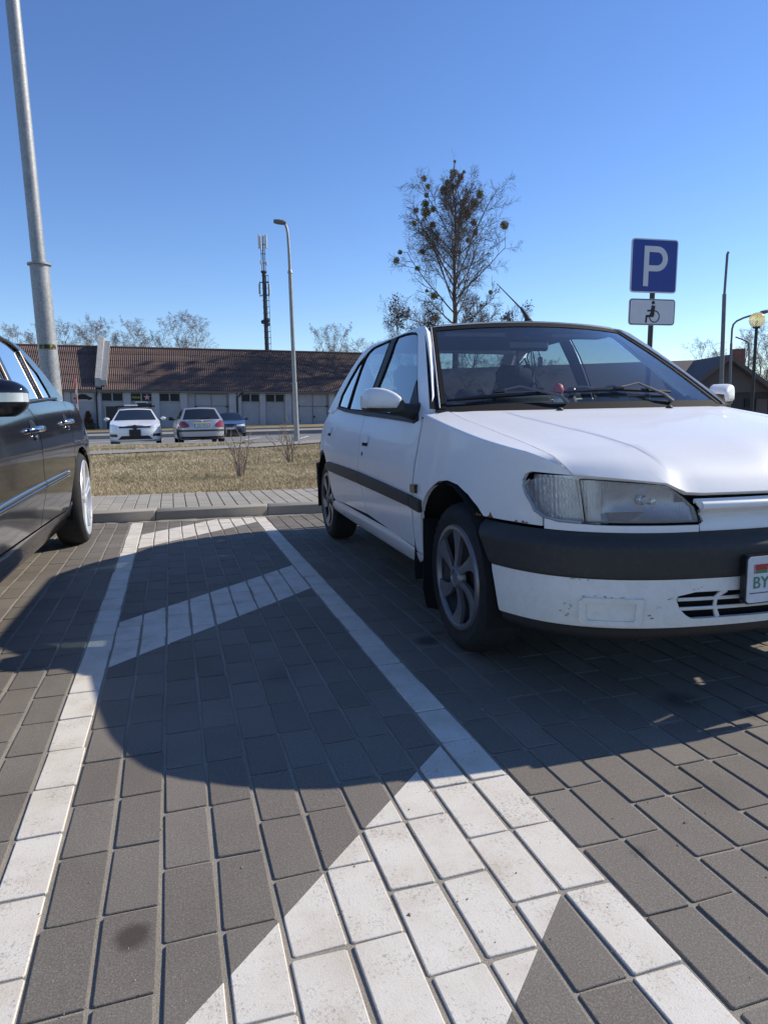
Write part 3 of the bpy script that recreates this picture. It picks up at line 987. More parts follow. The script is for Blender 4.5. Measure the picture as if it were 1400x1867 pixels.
# long wing running off to the left with its roof slope towards the viewer
LW = rpt(1150, 656, 2.0)
q = MB()
zr = rpt(1260, 656.5, 4.6)[1]
q.prism([(0.25, wall_top - .02), (4.6, zr), (9, wall_top - .02)], PK[0] + .4, PK[0] - 17, lambda y, z, d: (d, y, z))
q.build('wing_roof', 'brown_roof', rb)
q = MB(); q.box((PK[0] - 8.6, 4.7, wall_top / 2 - .35), (15.8, 8.0, wall_top + .5)); q.build('wing_wall', 'dark_wall', rb)
a0, a1 = rpt(1357, 727), rpt(1376, 742)
q = MB(); q.box(((a0[0] + a1[0]) / 2, -.03, (a0[1] + a1[1]) / 2), (a1[0] - a0[0], .1, a0[1] - a1[1])); q.build('window', 'win_dark', rb)
a0, a1 = rpt(1378, 727), rpt(1396, 760)
q = MB(); q.box(((a0[0] + a1[0]) / 2, -.03, (a0[1] + a1[1]) / 2), (a1[0] - a0[0], .1, a0[1] - a1[1])); q.build('door', 'brown_wall', rb)
c0 = rpt(1345, 636, 9.0)
q = MB(); q.box((c0[0], 9, c0[1] - 1.6), (.75, .7, 3.2)); q.box((c0[0] - .22, 9, c0[1] - 1.9), (.6, .62, 2.9)); q.build('chimney', 'brick_red', rb)
# ---------------------------------------------------------------- street furniture
def sight_dir(P0, a, b):
    """direction nearest to plumb whose picture runs from pixel a to pixel b"""
    va = CAM_R @ Vector((a[0] - 700, a[1] - 933.5, 1252)); vb = CAM_R @ Vector((b[0] - 700, b[1] - 933.5, 1252))
    n = va.cross(vb).normalized()
    d = UP - n * UP.dot(n)
    return d.normalized()

def pole_thing(name, label, cat, base, d, group=None):
    o = thing(name, label, cat, base, 0.0, group)
    o.rotation_quaternion = Vector((0, 0, 1)).rotation_difference(d)
    return o

def height_for(b0, d0, v):
    lo, hi = 0.0, 40.0
    for _ in range(50):
        m_ = (lo + hi) / 2
        if on_screen(b0 + d0 * m_)[1] > v: lo = m_
        else: hi = m_
    return lo

# near lamp post
D0 = 8.0
P1 = pix(97, 735, D0)
d = sight_dir(P1, (110, 720), (38.5, 0))
base = P1 - d * ((P1.z - 0.09) / d.z)
lp = pole_thing('lamp_post', 'thick galvanised lamp post rising behind the dark car', 'lamp post', base, d)
def h_at(v, u, b_, d_, D_):
    p = pix(u, v, D_)
    return (p - b_).dot(d_)
hc = h_at(487, 79, base, d, D0 * 0.985)
q = MB(); q.tube([(0, 0, -.2), (0, 0, 0.3), (0, 0, hc)], [0.108, 0.108, 0.102], 24); q.build('lower_shaft', 'galv', lp, smooth=40)
q = MB(); q.tube([(0, 0, hc - .02), (0, 0, hc + 4.0), (0, 0, hc + 6.0)], [0.074, 0.070, 0.055], 24); q.build('upper_shaft', 'galv', lp, smooth=40)
q = MB(); q.lathe([(0.075, hc - .005), (0.126, hc), (0.126, hc + .018), (0.075, hc + .022)], 32); q.build('collar', 'galv', lp, smooth=30)
q = MB(); q.box((0, 0, 0.0), (.42, .42, .03)); q.build('base_plate', 'galv', lp)
q = MB(); q.tube([(0, 0, hc + 5.9), (0, -.05, hc + 6.5), (0, -.35, hc + 6.9), (0, -1.2, hc + 7.1)], .04, 10); q.build('arm', 'galv', lp, smooth=40)
q = MB(); q.bevbox((0, -1.45, hc + 7.1), (.28, .7, .14), .05); q.build('lamp_head', 'dark_galv', lp)
hs = h_at(633, 91, base, d, D0 * 0.99)
ang0 = math.atan2(-base.y, -base.x)
def band(a0, a1, z0, z1, r, n=10):
    q_ = MB(); V_ = []
    for i in range(n + 1):
        a = ang0 + math.radians(a0 + (a1 - a0) * i / n)
        for z in (z0, z1):
            V_.append((r * math.cos(a), r * math.sin(a), z))
    q_.add(V_, [(2 * i, 2 * i + 2, 2 * i + 3, 2 * i + 1) for i in range(n)])
    return q_
stk = band(-54, 54, hs - .028, hs + .028, .1085).build('warning_sticker', simple('yellow_sticker', (0.24, 0.23, 0.04), 0.7), lp, smooth=60)
q = MB()
for a0, a1, z0, z1 in ((-50, -38, -.022, .018), (-38, -26, .0, .02), (-38, -28, -.024, -.012), (-20, 14, -.024, .022), (20, 30, -.024, -.006), (30, 42, -.016, .022), (42, 52, -.024, .012)):
    b2 = band(a0, a1, hs + z0, hs + z1, .1092, 4)
    q.add(b2.v, b2.f)
q.build('sticker_print', 'black_paint', stk)

# lamp post on the lawn
P1 = pix(541.5, 806, 21.8)
P1.z = lawn_z(P1.x, P1.y)
d = sight_dir(P1, (541.5, 800), (529, 497))
l2 = pole_thing('lamp_post', 'slim grey street lamp with curved arm on the lawn edge', 'lamp post', P1, d, 'street lamps around the car parks')
S2 = 21.8 / 1252
cr = CAM_R @ Vector((1, 0, 0))
lr = l2.rotation_quaternion.inverted() @ Vector((cr.x, cr.y, 0)).normalized()
H2 = height_for(P1, d, 497)
HT2 = height_for(P1, d, 404)
q = MB(); q.tube([(0, 0, -.2), (0, 0, H2 * .36), (0, 0, H2 * .36 + .01), (0, 0, H2)], [.082, .074, .064, .060], 14); q.build('lower_shaft', 'galv', l2, smooth=40)
q = MB(); q.lathe([(.04, H2 - .02), (.082, H2 - .01), (.075, H2 + .03), (.035, H2 + .12)], 14); q.build('collar', 'galv', l2, smooth=40)
pth = [Vector((0, 0, H2))] + [lr * (-a * S2) + Vector((0, 0, H2 + (HT2 - H2) * b_ / 91)) for a, b_ in ((0.3, 40), (1.2, 70), (2.5, 80), (5, 87), (9, 91))]
q = MB(); q.tube(pth, [.05, .045, .042, .04, .038, .036], 10); q.build('arm', 'galv', l2, smooth=60)
q = MB()
hd = lr * (-14 * S2) + Vector((0, 0, HT2))
rz_ = Matrix.Rotation(math.atan2(lr.y, lr.x), 3, 'Z') @ Matrix.Rotation(math.radians(8), 3, 'Y')
q.lathe([(0.001, -.20), (.09, -.18), (.12, -.05), (.115, .10), (.06, .19), (.001, .20)], 12, 'x')
V_ = [rz_ @ Vector((p[0], p[1], p[2] * .62)) + hd for p in q.v]; q.v = [tuple(p) for p in V_]
q.build('lamp_head', 'dark_galv', l2, smooth=50)

# parking sign with disabled-driver plate
DS = 9.2
P1 = pix(1186, 600, DS)
d = sight_dir(P1, (1182.5, 640), (1190.5, 480))
base = P1 - d * ((P1.z - 0.06) / d.z)
sg = thing('parking_sign', 'blue square P parking sign on brown post with wheelchair plate below', 'traffic sign', base)
rot_s = Vector((0, 0, 1)).rotation_difference(d) @ Quaternion((0, 0, 1), math.radians(-3))
sg.rotation_quaternion = rot_s
sinv = (Matrix.Translation(base) @ rot_s.to_matrix().to_4x4()).inverted()
def sp(u, v, off=-0.05):
    o_ = sinv @ Vector((0, 0, CAM_H)); d_ = (sinv @ pix(u, v, 10.0)) - o_
    p = o_ + d_ * ((off - o_.y) / d_.y)
    return p.x, p.z
q = MB(); q.tube([(0, 0, -.3), (0, 0, sp(1194, 440)[1])], .034, 12); q.build('post', 'brown_post', sg, smooth=40)
def rrect(x0, z0, x1, z1, r, n=5):
    return arc(x1 - r, z1 - r, r, 0, 90, n) + arc(x0 + r, z1 - r, r, 90, 180, n) + arc(x0 + r, z0 + r, r, 180, 270, n) + arc(x1 - r, z0 + r, r, 270, 360, n)
def plate(name, x0, z0, x1, z1, rims, parent):
    """plate with nested rounded rectangles, each layer 1.5 mm proud of the last"""
    first = None
    y = -.052
    for i, (nm, ins, mt) in enumerate(rims):
        q_ = MB(); r_ = max(.012, .045 - ins)
        q_.prism(rrect(x0 + ins, z0 + ins, x1 - ins, z1 - ins, r_), y + (.016 if i == 0 else .004), y - .0015 * i, lambda a, b_, dd: (a, dd, b_))
        o_ = q_.build(nm, mt, parent if first is None else first)
        first = first or o_
    return first
a0, a1 = sp(1151.5, 432), sp(1230.5, 537)
x0_, z1_ = sp(1150.5, 480)[0], (sp(1152, 432)[1] + sp(1238, 438)[1]) / 2
x1_, z0_ = sp(1234.5, 485)[0], (sp(1149, 530)[1] + sp(1231, 537)[1]) / 2
pp = plate('parking_plate', x0_, z0_, x1_, z1_, [('parking_plate', 0, 'sign_white'), ('blue_field', .016, 'sign_blue')], sg)
W_, H_ = x1_ - x0_, z1_ - z0_
def su(u, v): return x0_ + u * W_, z1_ - v * H_
YF = -.0545
q = MB()
lt = [su(.27, .135), su(.55, .135)] + [su(.55 + .235 * math.cos(t) * H_ / W_, .3675 - .2325 * math.sin(t)) for t in [math.pi / 2 - math.pi * i / 14 for i in range(1, 14)]] + [su(.55, .60), su(.375, .60), su(.375, .88), su(.27, .88)]
inner = [su(.375, .245), su(.55, .245)] + [su(.55 + .125 * math.cos(t) * H_ / W_, .3675 - .1225 * math.sin(t)) for t in [math.pi / 2 - math.pi * i / 14 for i in range(1, 14)]] + [su(.55, .49), su(.375, .49)]
def flat_with_hole(q_, outer, hole, y0, y1):
    bm = bmesh.new()
    ov = [bm.verts.new((a, y1, b_)) for a, b_ in outer]; hv = [bm.verts.new((a, y1, b_)) for a, b_ in hole]
    es = [bm.edges.new((ov[i], ov[(i + 1) % len(ov)])) for i in range(len(ov))] + [bm.edges.new((hv[i], hv[(i + 1) % len(hv)])) for i in range(len(hv))]
    r_ = bmesh.ops.triangle_fill(bm, use_beauty=True, edges=es)
    fcs = [g_ for g_ in r_['geom'] if isinstance(g_, bmesh.types.BMFace)]
    bm.verts.ensure_lookup_table(); bm.verts.index_update()
    V_ = [tuple(v.co) for v in bm.verts]; F_ = [tuple(v.index for v in f.verts) for f in fcs]
    bm.free()
    q_.add(V_, F_)
    n1, n2 = len(outer), len(hole)
    for L, n in ((outer, n1), (hole, n2)):
        q_.add([(a, y1, b_) for a, b_ in L] + [(a, y0, b_) for a, b_ in L], [(i, (i + 1) % n, n + (i + 1) % n, n + i) for i in range(n)])
flat_with_hole(q, lt, inner, YF + .001, YF - .0018)
q.build('letter_p', 'sign_white', pp)
x0h, x1h = sp(1146.5, 568)[0], sp(1230, 570)[0]
z1h, z0h = (sp(1147, 543)[1] + sp(1231, 546)[1]) / 2, (sp(1145, 591)[1] + sp(1229, 594)[1]) / 2
hp = plate('disabled_plate', x0h, z0h, x1h, z1h, [('disabled_plate', 0, 'sign_white'), ('plate_border', .006, 'black_paint'), ('white_field', .016, 'sign_white')], sg)
Wh, Hh = x1h - x0h, z1h - z0h
q = MB()
cxh, czh = x0h + .52 * Wh, z0h + .5 * Hh
U = Hh / 2.4
yb0, yb1 = -.055, -.0575
ex = lambda a, b_, dd: (a, dd, b_)
q.prism([(cxh - .02 * Hh + .072 * Hh * math.cos(t * .3927), czh + .355 * Hh + .072 * Hh * math.sin(t * .3927)) for t in range(16)], yb0, yb1, ex)   # head
def limb(pts, w_):
    L_, R_ = [], []
    for i, p in enumerate(pts):
        a, b_ = pts[max(i - 1, 0)], pts[min(i + 1, len(pts) - 1)]
        dx, dz = b_[0] - a[0], b_[1] - a[1]; l_ = math.hypot(dx, dz) or 1
        L_.append((p[0] - dz / l_ * w_, p[1] + dx / l_ * w_)); R_.append((p[0] + dz / l_ * w_, p[1] - dx / l_ * w_))
    return L_ + R_[::-1]
hh = Hh
q.prism(limb([(cxh - .005 * hh, czh + .25 * hh), (cxh - .03 * hh, czh + .0 * hh), (cxh - .04 * hh, czh - .13 * hh)], .085 * hh), yb0, yb1, ex)      # trunk
q.prism(limb([(cxh - .04 * hh, czh + .06 * hh), (cxh - .27 * hh, czh + .045 * hh)], .035 * hh), yb0, yb1, ex)                                   # arm
q.prism(limb([(cxh + .02 * hh, czh - .15 * hh), (cxh - .30 * hh, czh - .16 * hh)], .045 * hh), yb0, yb1, ex)                                   # thigh
q.prism(limb([(cxh - .29 * hh, czh - .12 * hh), (cxh - .31 * hh, czh - .41 * hh)], .038 * hh), yb0, yb1, ex)                                   # shin
ring_o = [(cxh + .06 * hh + .235 * hh * math.cos(t * math.pi / 16), czh - .17 * hh + .235 * hh * math.sin(t * math.pi / 16)) for t in range(32)]
ring_i = [(cxh + .06 * hh + .195 * hh * math.cos(t * math.pi / 16), czh - .17 * hh + .195 * hh * math.sin(t * math.pi / 16)) for t in range(32)]
flat_with_hole(q, ring_o, ring_i, yb0 + .001, yb1 - .0002)
q.build('wheelchair_pictogram', 'black_paint', hp)
for z in (sp(1190, 460)[1], sp(1188, 520)[1], sp(1187, 555)[1], sp(1187, 582)[1]):
    q = MB(); q.box((0, -.02, z), (.11, .05, .025)); q.build('clamp', 'galv', sg)

# masts and lamps on the right
def right_lamp(label, D_, ub, vb, uj, vj, pts, r0, r1, head, name='lamp_post', mt='dark_galv'):
    P = pix(uj, vj, D_)
    d_ = sight_dir(P, (ub, vb), (uj, vj))
    z0 = -0.1
    b_ = P - d_ * ((P.z - z0) / d_.z)
    o_ = pole_thing(name, label, 'lamp post', b_, d_, 'street lamps around the car parks')
    inv = o_.rotation_quaternion.inverted()
    hj = (P - b_).length
    q_ = MB(); q_.tube([(0, 0, -.2), (0, 0, hj)], [r0, r0 * .85], 12); q_.build('lower_shaft', mt, o_, smooth=40)
    path = [Vector((0, 0, hj - .05))] + [inv @ (pix(u, v, D_) - b_) for u, v in pts]
    q_ = MB(); q_.tube(path, [r1] * len(path), 8); q_.build('arm', mt, o_, smooth=50)
    if head:
        e = path[-1]; e0 = path[-2]
        dr_ = (e - e0).normalized()
        q_ = MB(); q_.tube([e - dr_ * .1, e + dr_ * .12, e + dr_ * .45, e + dr_ * .55], [.03, .10, .09, .03], 8); q_.build('lamp_head', 'dark_galv', o_, smooth=50)
    return o_
right_lamp('tall dark mast between the parking sign and the globe lamp', 25, 1313.5, 735, 1320.5, 536, [(1322.5, 510), (1326, 463), (1327.5, 459.5), (1329, 461)], .082, .045, False, 'mast')
right_lamp('grey street lamp whose curved arm reaches behind the globe', 35, 1329, 740, 1333, 626, [(1334.5, 600), (1337, 591), (1343, 585), (1356, 579), (1369, 575), (1384, 571)], .075, .05, True)
right_lamp('farthest thin street lamp right of the brown gable', 48, 1362.5, 740, 1365.5, 640, [(1365.5, 626), (1362, 622), (1352, 618), (1341, 614)], .06, .055, False)
P = pix(1380, 583, 17)
d = sight_dir(P, (1370, 745), (1379, 600))
b_ = P - d * ((P.z + 0.1) / d.z)
gl = pole_thing('globe_lamp', 'pale yellow glass globe lamp on a black post', 'lamp post', b_, d)
hg = (P - b_).length
q = MB(); q.tube([(0, 0, -.2), (0, 0, hg - .17)], [.046, .038], 12); q.build('post', 'black_metal', gl, smooth=40)
q = MB(); q.lathe([(.04, hg - .21), (.085, hg - .20), (.085, hg - .155), (.03, hg - .15)], 16); q.build('socket', 'black_metal', gl, smooth=40)
def globe_mat():
    m, nt, b2 = mat_new('milky_yellow_globe')
    b2.inputs['Base Color'].default_value = (0.86, 0.78, 0.50, 1)
    b2.inputs['Transmission Weight'].default_value = 0.75
    b2.inputs['Roughness'].default_value = 0.25
    b2.inputs['IOR'].default_value = 1.1
    tr = nt.nodes.new('ShaderNodeBsdfTranslucent'); tr.inputs[0].default_value = (0.9, 0.8, 0.5, 1)
    ms = nt.nodes.new('ShaderNodeMixShader'); ms.inputs[0].default_value = 0.35
    out = [n for n in nt.nodes if n.type == 'OUTPUT_MATERIAL'][0]
    nt.links.new(b2.outputs[0], ms.inputs[1]); nt.links.new(tr.outputs[0], ms.inputs[2]); nt.links.new(ms.outputs[0], out.inputs[0])
    return m
q = MB(); q.lathe([(.184 * math.sin(math.pi * i / 20) + .0005, hg - .184 * math.cos(math.pi * i / 20)) for i in range(21)], 28); q.build('globe', globe_mat(), gl, smooth=180)
q = MB(); q.lathe([(.001, hg + .0), (.03, hg - .03), (.035, hg - .08), (.018, hg - .14), (.001, hg - .15)], 10); q.build('bulb', 'white_paint', gl, smooth=60)

# traffic signs seen nearly edge-on behind the dark car
P = pix(140, 740, 30)
d = sight_dir(P, (141, 745), (137.5, 692))
b_ = P - d * ((P.z - .05) / d.z)
ts = pole_thing('sign_stack', 'narrow stack of white and red traffic signs seen almost edge on', 'traffic sign', b_, d)
ts.rotation_quaternion = ts.rotation_quaternion @ Quaternion((0, 0, 1), math.radians(-84))
z_of = lambda v: (pix(140, v, 30) - b_).dot(d)
q = MB(); q.tube([(0, 0.03, -.2), (0, .03, z_of(690))], .03, 8); q.build('post', 'galv', ts, smooth=40)
fx = lambda a, b2, dd: (a, dd, b2)
zt, zb = z_of(692), z_of(709)
q = MB(); q.prism([(-.38, zb), (.38, zb), (0, zt + .1)], 0.0, -.02, fx); tri = q.build('warning_triangle', 'red_paint', ts)
q = MB(); q.prism([(-.27, zb + .07), (.27, zb + .07), (0, zt - .06)], -.02, -.024, fx); q.build('triangle_field', 'sign_white', tri)
for nm, v0, v1, w_ in (('distance_plate', 711.5, 718.5, .32), ('lower_plate', 737, 745, .34)):
    q = MB(); q.prism(rrect(-w_, z_of(v1), w_, z_of(v0), .03), 0, -.02, fx); q.build(nm, 'sign_white', ts)
q = MB(); zc = (z_of(720) + z_of(736)) / 2; rr = (z_of(720) - z_of(736)) / 2
q.prism([(rr * math.cos(t * math.pi / 10), zc + rr * math.sin(t * math.pi / 10)) for t in range(20)], 0, -.02, fx); rd = q.build('round_sign', 'red_paint', ts)
q = MB(); q.prism([(rr * .78 * math.cos(t * math.pi / 10), zc + rr * .78 * math.sin(t * math.pi / 10)) for t in range(20)], -.02, -.024, fx); q.build('round_field', 'sign_white', rd)

# mobile phone mast
DT = 95.0
PT = pix(487, 640, DT)
d = sight_dir(PT, (487, 640), (478.5, 436))
b_ = PT - d * ((PT.z + .4) / d.z)
ct = pole_thing('phone_mast', 'dark mobile phone mast with white antennas above the garage roof', 'mast', b_, d)
K = DT / 1252
inv = ct.rotation_quaternion.inverted()
cr = inv @ (CAM_R @ Vector((1, 0, 0)))
cr = Vector((cr.x, cr.y, 0)).normalized()
dp = Vector((-cr.y, cr.x, 0))
zt_ = lambda v: (pix(483, v, DT) - b_).dot(d)
pt = lambda dx, v, dy=0.0: cr * (dx * K) + dp * dy + Vector((0, 0, zt_(v)))
q = MB(); q.tube([Vector((0, 0, -.2)), pt(0, 640), pt(0, 502)], [.42, .30, .26], 12); q.build('shaft', 'tower', ct, smooth=40)
q = MB(); q.lathe([(.2, zt_(504)), (.42, zt_(500)), (.42, zt_(498)), (.2, zt_(498))], 12); q.build('platform', 'tower', ct)
q = MB()
for dx, dy in ((-3.2, 0), (3.2, 0), (0, .25), (0, -.25)):
    q.tube([pt(dx, 500, dy), pt(dx, 437, dy)], .05, 6)
for v in (452, 468, 484):
    q.tube([pt(-4.5, v), pt(4.5, v)], .05, 6)
q.build('top_frame', 'tower', ct)
for dx, v0, v1, dy in ((-6.5, 434, 459, 0), (-2.5, 437, 463, -.4), (6.2, 434, 459, 0), (-4, 480, 487, -.2), (5.6, 482, 488, 0), (8.6, 520, 539, 0), (-9.5, 519, 538, 0.1)):
    q = MB(); q.bevbox((pt(dx, (v0 + v1) / 2, dy)), (.24, .18, zt_(v0) - zt_(v1)), .05, Matrix.Rotation(math.atan2(cr.y, cr.x), 3, 'Z')); q.build('antenna', 'antenna', ct)
q = MB()
for v in (518, 541):
    q.tube([pt(-9, v), pt(8.5, v)], .06, 6)
for dx in (-8, 7):
    q.tube([pt(dx, 516), pt(dx, 543)], .05, 6)
q.build('antenna_frame', 'tower', ct)
q = MB()
for dx in (3.6, 7.6):
    q.tube([pt(dx, 650, -.1), pt(dx, 505, -.1)], .035, 5)
for v in range(506, 650, 11):
    q.tube([pt(-4.5, v, -.1), pt(8.3, v, -.1)], .04, 5)
q.build('ladder', 'tower', ct)
for dx, v in ((4.5, 585), (-4.5, 588), (4, 592)):
    q = MB(); q.lathe([(.02, -.2), (.28, -.12), (.3, 0), (.28, .12), (.02, .14)], 12, 'y', pt(dx, v, -.3)); q.build('dish', 'tower', ct)

# ---------------------------------------------------------------- trees and shrubs
def rand_perp(r, d):
    a = Vector((r.gauss(0, 1), r.gauss(0, 1), r.gauss(0, 1)))
    a = a - d * a.dot(d)
    return a.normalized() if a.length > 1e-6 else d.orthogonal().normalized()

def limb_path(r, p, d, L, n, wig, trop):
    pts = [p.copy()]
    for i in range(n):
        d = (d + rand_perp(r, d) * wig + Vector((0, 0, trop))).normalized()
        p = p + d * (L / n)
        pts.append(p.copy())
    return pts

def grow(r, mb, p, d, L, rad, level, spec, rmin=.004):
    n, wig, trop, kids, ratio, spread, sides = spec[level]
    pts = limb_path(r, p, d, L, n, wig, trop)
    tip = rad * (0.35 if level < len(spec) - 1 else 0.55)
    mb.tube(pts, [rad + (tip - rad) * i / n for i in range(n + 1)], sides, caps=False)
    if level + 1 < len(spec):
        k = kids if isinstance(kids, int) else r.randint(*kids)
        for j in range(k):
            t = 0.22 + 0.78 * (j + r.random() * .8) / k
            i = min(int(t * n), n - 1)
            f = t * n - i
            q_ = pts[i].lerp(pts[i + 1], min(f, 1))
            dd = (pts[i + 1] - pts[i]).normalized()
            s = math.radians(r.uniform(*spread))
            nd = (dd * math.cos(s) + rand_perp(r, dd) * math.sin(s)).normalized()
            grow(r, mb, q_, nd, L * ratio * r.uniform(.65, 1.2) * (1.15 - .45 * t), max((rad + (tip - rad) * t) * .55, rmin), level + 1, spec, rmin)
    return pts

# the big bare tree with mistletoe
DTREE = 68.0
FT = DTREE / 55.0
TB = pix(829, 588, DTREE)
d = sight_dir(TB, (830, 588), (827, 300))
b_ = TB - d * ((TB.z + .35) / d.z)
bt = pole_thing('tall_tree', 'tall bare tree full of round mistletoe clumps behind the white hatchback', 'tree', b_, d)
KT = DTREE / 1252
trg = random.Random(21)
HT = (TB - b_).length + (588 - 300) * KT
tr_path = [Vector((0, 0, -.3))]
for i in range(1, 15):
    tr_path.append(Vector((trg.gauss(0, .05) * i / 4, trg.gauss(0, .05) * i / 4, HT * .97 * i / 14)))
q = MB(); q.tube(tr_path, [max(.04, .36 * FT * (1 - (i / 14) ** .8)) for i in range(15)], 10); q.build('trunk', 'bark', bt, smooth=60)
cr_ = MB()
def env(t):      # crown half width by height fraction
    P = [(0.30, 2.6), (0.38, 4.0), (0.48, 4.6), (0.58, 5.0), (0.68, 4.5), (0.78, 4.2), (0.88, 3.2), (0.95, 2.0), (1.0, .6)]
    for i in range(len(P) - 1):
        if P[i][0] <= t <= P[i + 1][0]:
            return P[i][1] + (P[i + 1][1] - P[i][1]) * (t - P[i][0]) / (P[i + 1][0] - P[i][0])
    return 2.0
spec_big = [None, None, (4, .20, .03, (7, 9), .52, (22, 58), 4), (3, .26, .02, (4, 6), .60, (22, 60), 3), (2, .3, .0, 0, 0, (0, 0), 3)]
tips = []
for j in range(50):
    t = 0.30 + .60 * (j / 49) ** .95
    z = HT * t
    a = j * 2.399 + trg.uniform(-.4, .4)
    el = math.radians(trg.uniform(34, 58) if t > .4 else trg.uniform(12, 42))
    tt = min(1.0, t + .12)
    L = max(.7, env(tt) * FT / math.cos(el)) * (trg.uniform(.76, .96) if t < .55 else trg.uniform(.60, .76) if t < .72 else trg.uniform(.50, .64))
    L = min(L, (HT * 1.0 - z) / max(.3, math.sin(el)) * .97)
    i = min(int(t / .97 * 14), 13)
    p0 = tr_path[i].lerp(tr_path[i + 1], t / .97 * 14 - i)
    dd = Vector((math.cos(a) * math.cos(el), math.sin(a) * math.cos(el), math.sin(el)))
    sp1 = [(7, .10, .035, (8, 11), .38, (22, 55), 6)] + spec_big[2:]
    pts = grow(trg, cr_, p0, dd, L, (.026 + .070 * (1 - t)) * FT, 0, sp1, .0125)
    tips.append(pts)
# mistletoe: round clumps of small leaves
def leaf_ball(seed, R, n):
    r = np.random.default_rng(seed)
    v = r.normal(size=(n, 3)); v /= np.linalg.norm(v, axis=1)[:, None]
    c = v * (R * r.uniform(.25, 1.0, n) ** .6)[:, None]
    a = r.normal(size=(n, 3)); a /= np.linalg.norm(a, axis=1)[:, None]
    b2 = np.cross(a, v); b2 /= np.linalg.norm(b2, axis=1)[:, None] + 1e-9
    s = R * .16 * r.uniform(.6, 1.4, n)[:, None]
    V = np.stack([c - a * s, c + b2 * s * .5, c + a * s, c - b2 * s * .5], 1).reshape(-1, 3)
    q_ = MB(); q_.v = [tuple(p) for p in V]; q_.f = [(4 * i, 4 * i + 1, 4 * i + 2, 4 * i + 3) for i in range(n)]
    return q_
balls = [leaf_ball(s, 1.0, 520).mesh('mistletoe_clump') for s in range(3)]
for me in balls:
    me.materials.append(MAT['mistletoe'])
invb = (Matrix.Translation(b_) @ bt.rotation_quaternion.to_matrix().to_4x4()).inverted()
z6 = lambda x, y: (640 + x * 360 / 1400, 260 + y * 360 / 1400)
mist = [(517, 252, 20), (545, 308, 17), (728, 215, 30), (775, 238, 22), (800, 205, 12), (682, 280, 19), (660, 335, 30), (710, 345, 16), (535, 372, 17), (525, 430, 25), (462, 478, 18), (530, 490, 34), (580, 470, 22), (448, 572, 18), (915, 365, 26), (875, 425, 27), (820, 500, 27), (870, 565, 24), (880, 635, 22), (830, 690, 18), (1088, 585, 28), (321, 835, 24), (347, 775, 16), (580, 580, 22), (505, 770, 22), (765, 775, 14), (580, 738, 14), (730, 1062, 15), (990, 1060, 16), (537, 1050, 13), (590, 1085, 26), (735, 130, 10), (755, 540, 18), (512, 620, 13), (600, 1240, 28), (470, 890, 16)]
for i, (x, y, r_) in enumerate(mist):
    u, v = z6(x, y)
    p = invb @ pix(u, v, DTREE + trg.uniform(-1.4, 1.0))
    cand = min((q_ for P_ in tips for q_ in P_), key=lambda q_: (q_ - p).length + .5 * max(0, q_.z - p.z))
    mid_ = cand.lerp(p, .5) + Vector((trg.gauss(0, .1), trg.gauss(0, .1), .12 * (p - cand).length))
    grow(trg, cr_, cand, (p - cand).normalized() if (p - cand).length > .01 else Vector((0, 0, 1)), (p - cand).length * 1.02 + .05, .028, 0, [(5, .02, .0, (4, 6), .35, (25, 60), 4), (3, .2, .02, (2, 4), .5, (25, 60), 3), (2, .2, 0, 0, 0, (0, 0), 3)], .010)
    o_ = bpy.data.objects.new('mistletoe_clump', balls[i % 3])
    COL.objects.link(o_); o_.parent = bt; o_.location = p
    s_ = r_ * 360 / 1400 * KT * 1.18
    o_.scale = (s_, s_, s_ * trg.uniform(.85, 1.05)); o_.rotation_euler = (trg.uniform(0, 6), trg.uniform(0, 6), trg.uniform(0, 6))

cr_.build('crown', 'twig', bt, smooth=60, fix=False)

# background trees: a few grown individuals, copied with their own size and turn
def grown(seed, H, spread, droop, n1, thick, up=(40, 65)):
    r = random.Random(seed)
    tp = [Vector((0, 0, -.3))] + [Vector((r.gauss(0, .05) * i, r.gauss(0, .05) * i, H * .95 * i / 9)) for i in range(1, 10)]
    t_ = MB(); t_.tube(tp, [max(.02, thick * (1 - i / 9.5)) for i in range(10)], 7)
    c_ = MB()
    sp_ = [(5, .14, .03, (7, 10), .42, (20, 55), 4), (4, .22, .0 - droop, (6, 8), .55, (20, 60), 3), (3, .25, -droop * 2, (3, 5), .6, (15, 55), 3), (2, .25, -droop * 3, 0, 0, (0, 0), 3)]
    for j in range(n1):
        t = .22 + .72 * j / n1
        el = math.radians(r.uniform(*up)); a = j * 2.4 + r.uniform(-.4, .4)
        i = min(int(t / .95 * 9), 8)
        p0 = tp[i].lerp(tp[i + 1], min(1, t / .95 * 9 - i))
        L = min(spread * H * (1.1 - .5 * t), (H - p0.z) / math.sin(el) * 1.02) * r.uniform(.8, 1.1)
        grow(r, c_, p0, Vector((math.cos(a) * math.cos(el), math.sin(a) * math.cos(el), math.sin(el))), L, thick * .42 * (1.05 - t), 0, sp_, .0065)
    # raise thinnest twigs so they still read at this distance
    return t_.mesh('trunk'), c_.mesh('crown')
kinds = {
    'birch': (grown(1, 10, .34, .05, 20, .13, (45, 68)), 'birch_bark', 'twig_pale'),
    'slim': (grown(2, 10, .26, .0, 18, .12, (50, 72)), 'bark', 'twig_pale'),
    'broad': (grown(3, 10, .42, .0, 20, .16, (30, 60)), 'bark', 'twig_pale'),
    'dark': (grown(4, 10, .45, .02, 20, .18, (25, 60)), 'bark', 'twig'),
}
for kd, ((tm, cm), bk, tw) in kinds.items():
    tm.materials.append(MAT[bk]); cm.materials.append(MAT[tw])
    for q_ in (tm, cm):
        q_.polygons.foreach_set('use_smooth', [True] * len(q_.polygons))
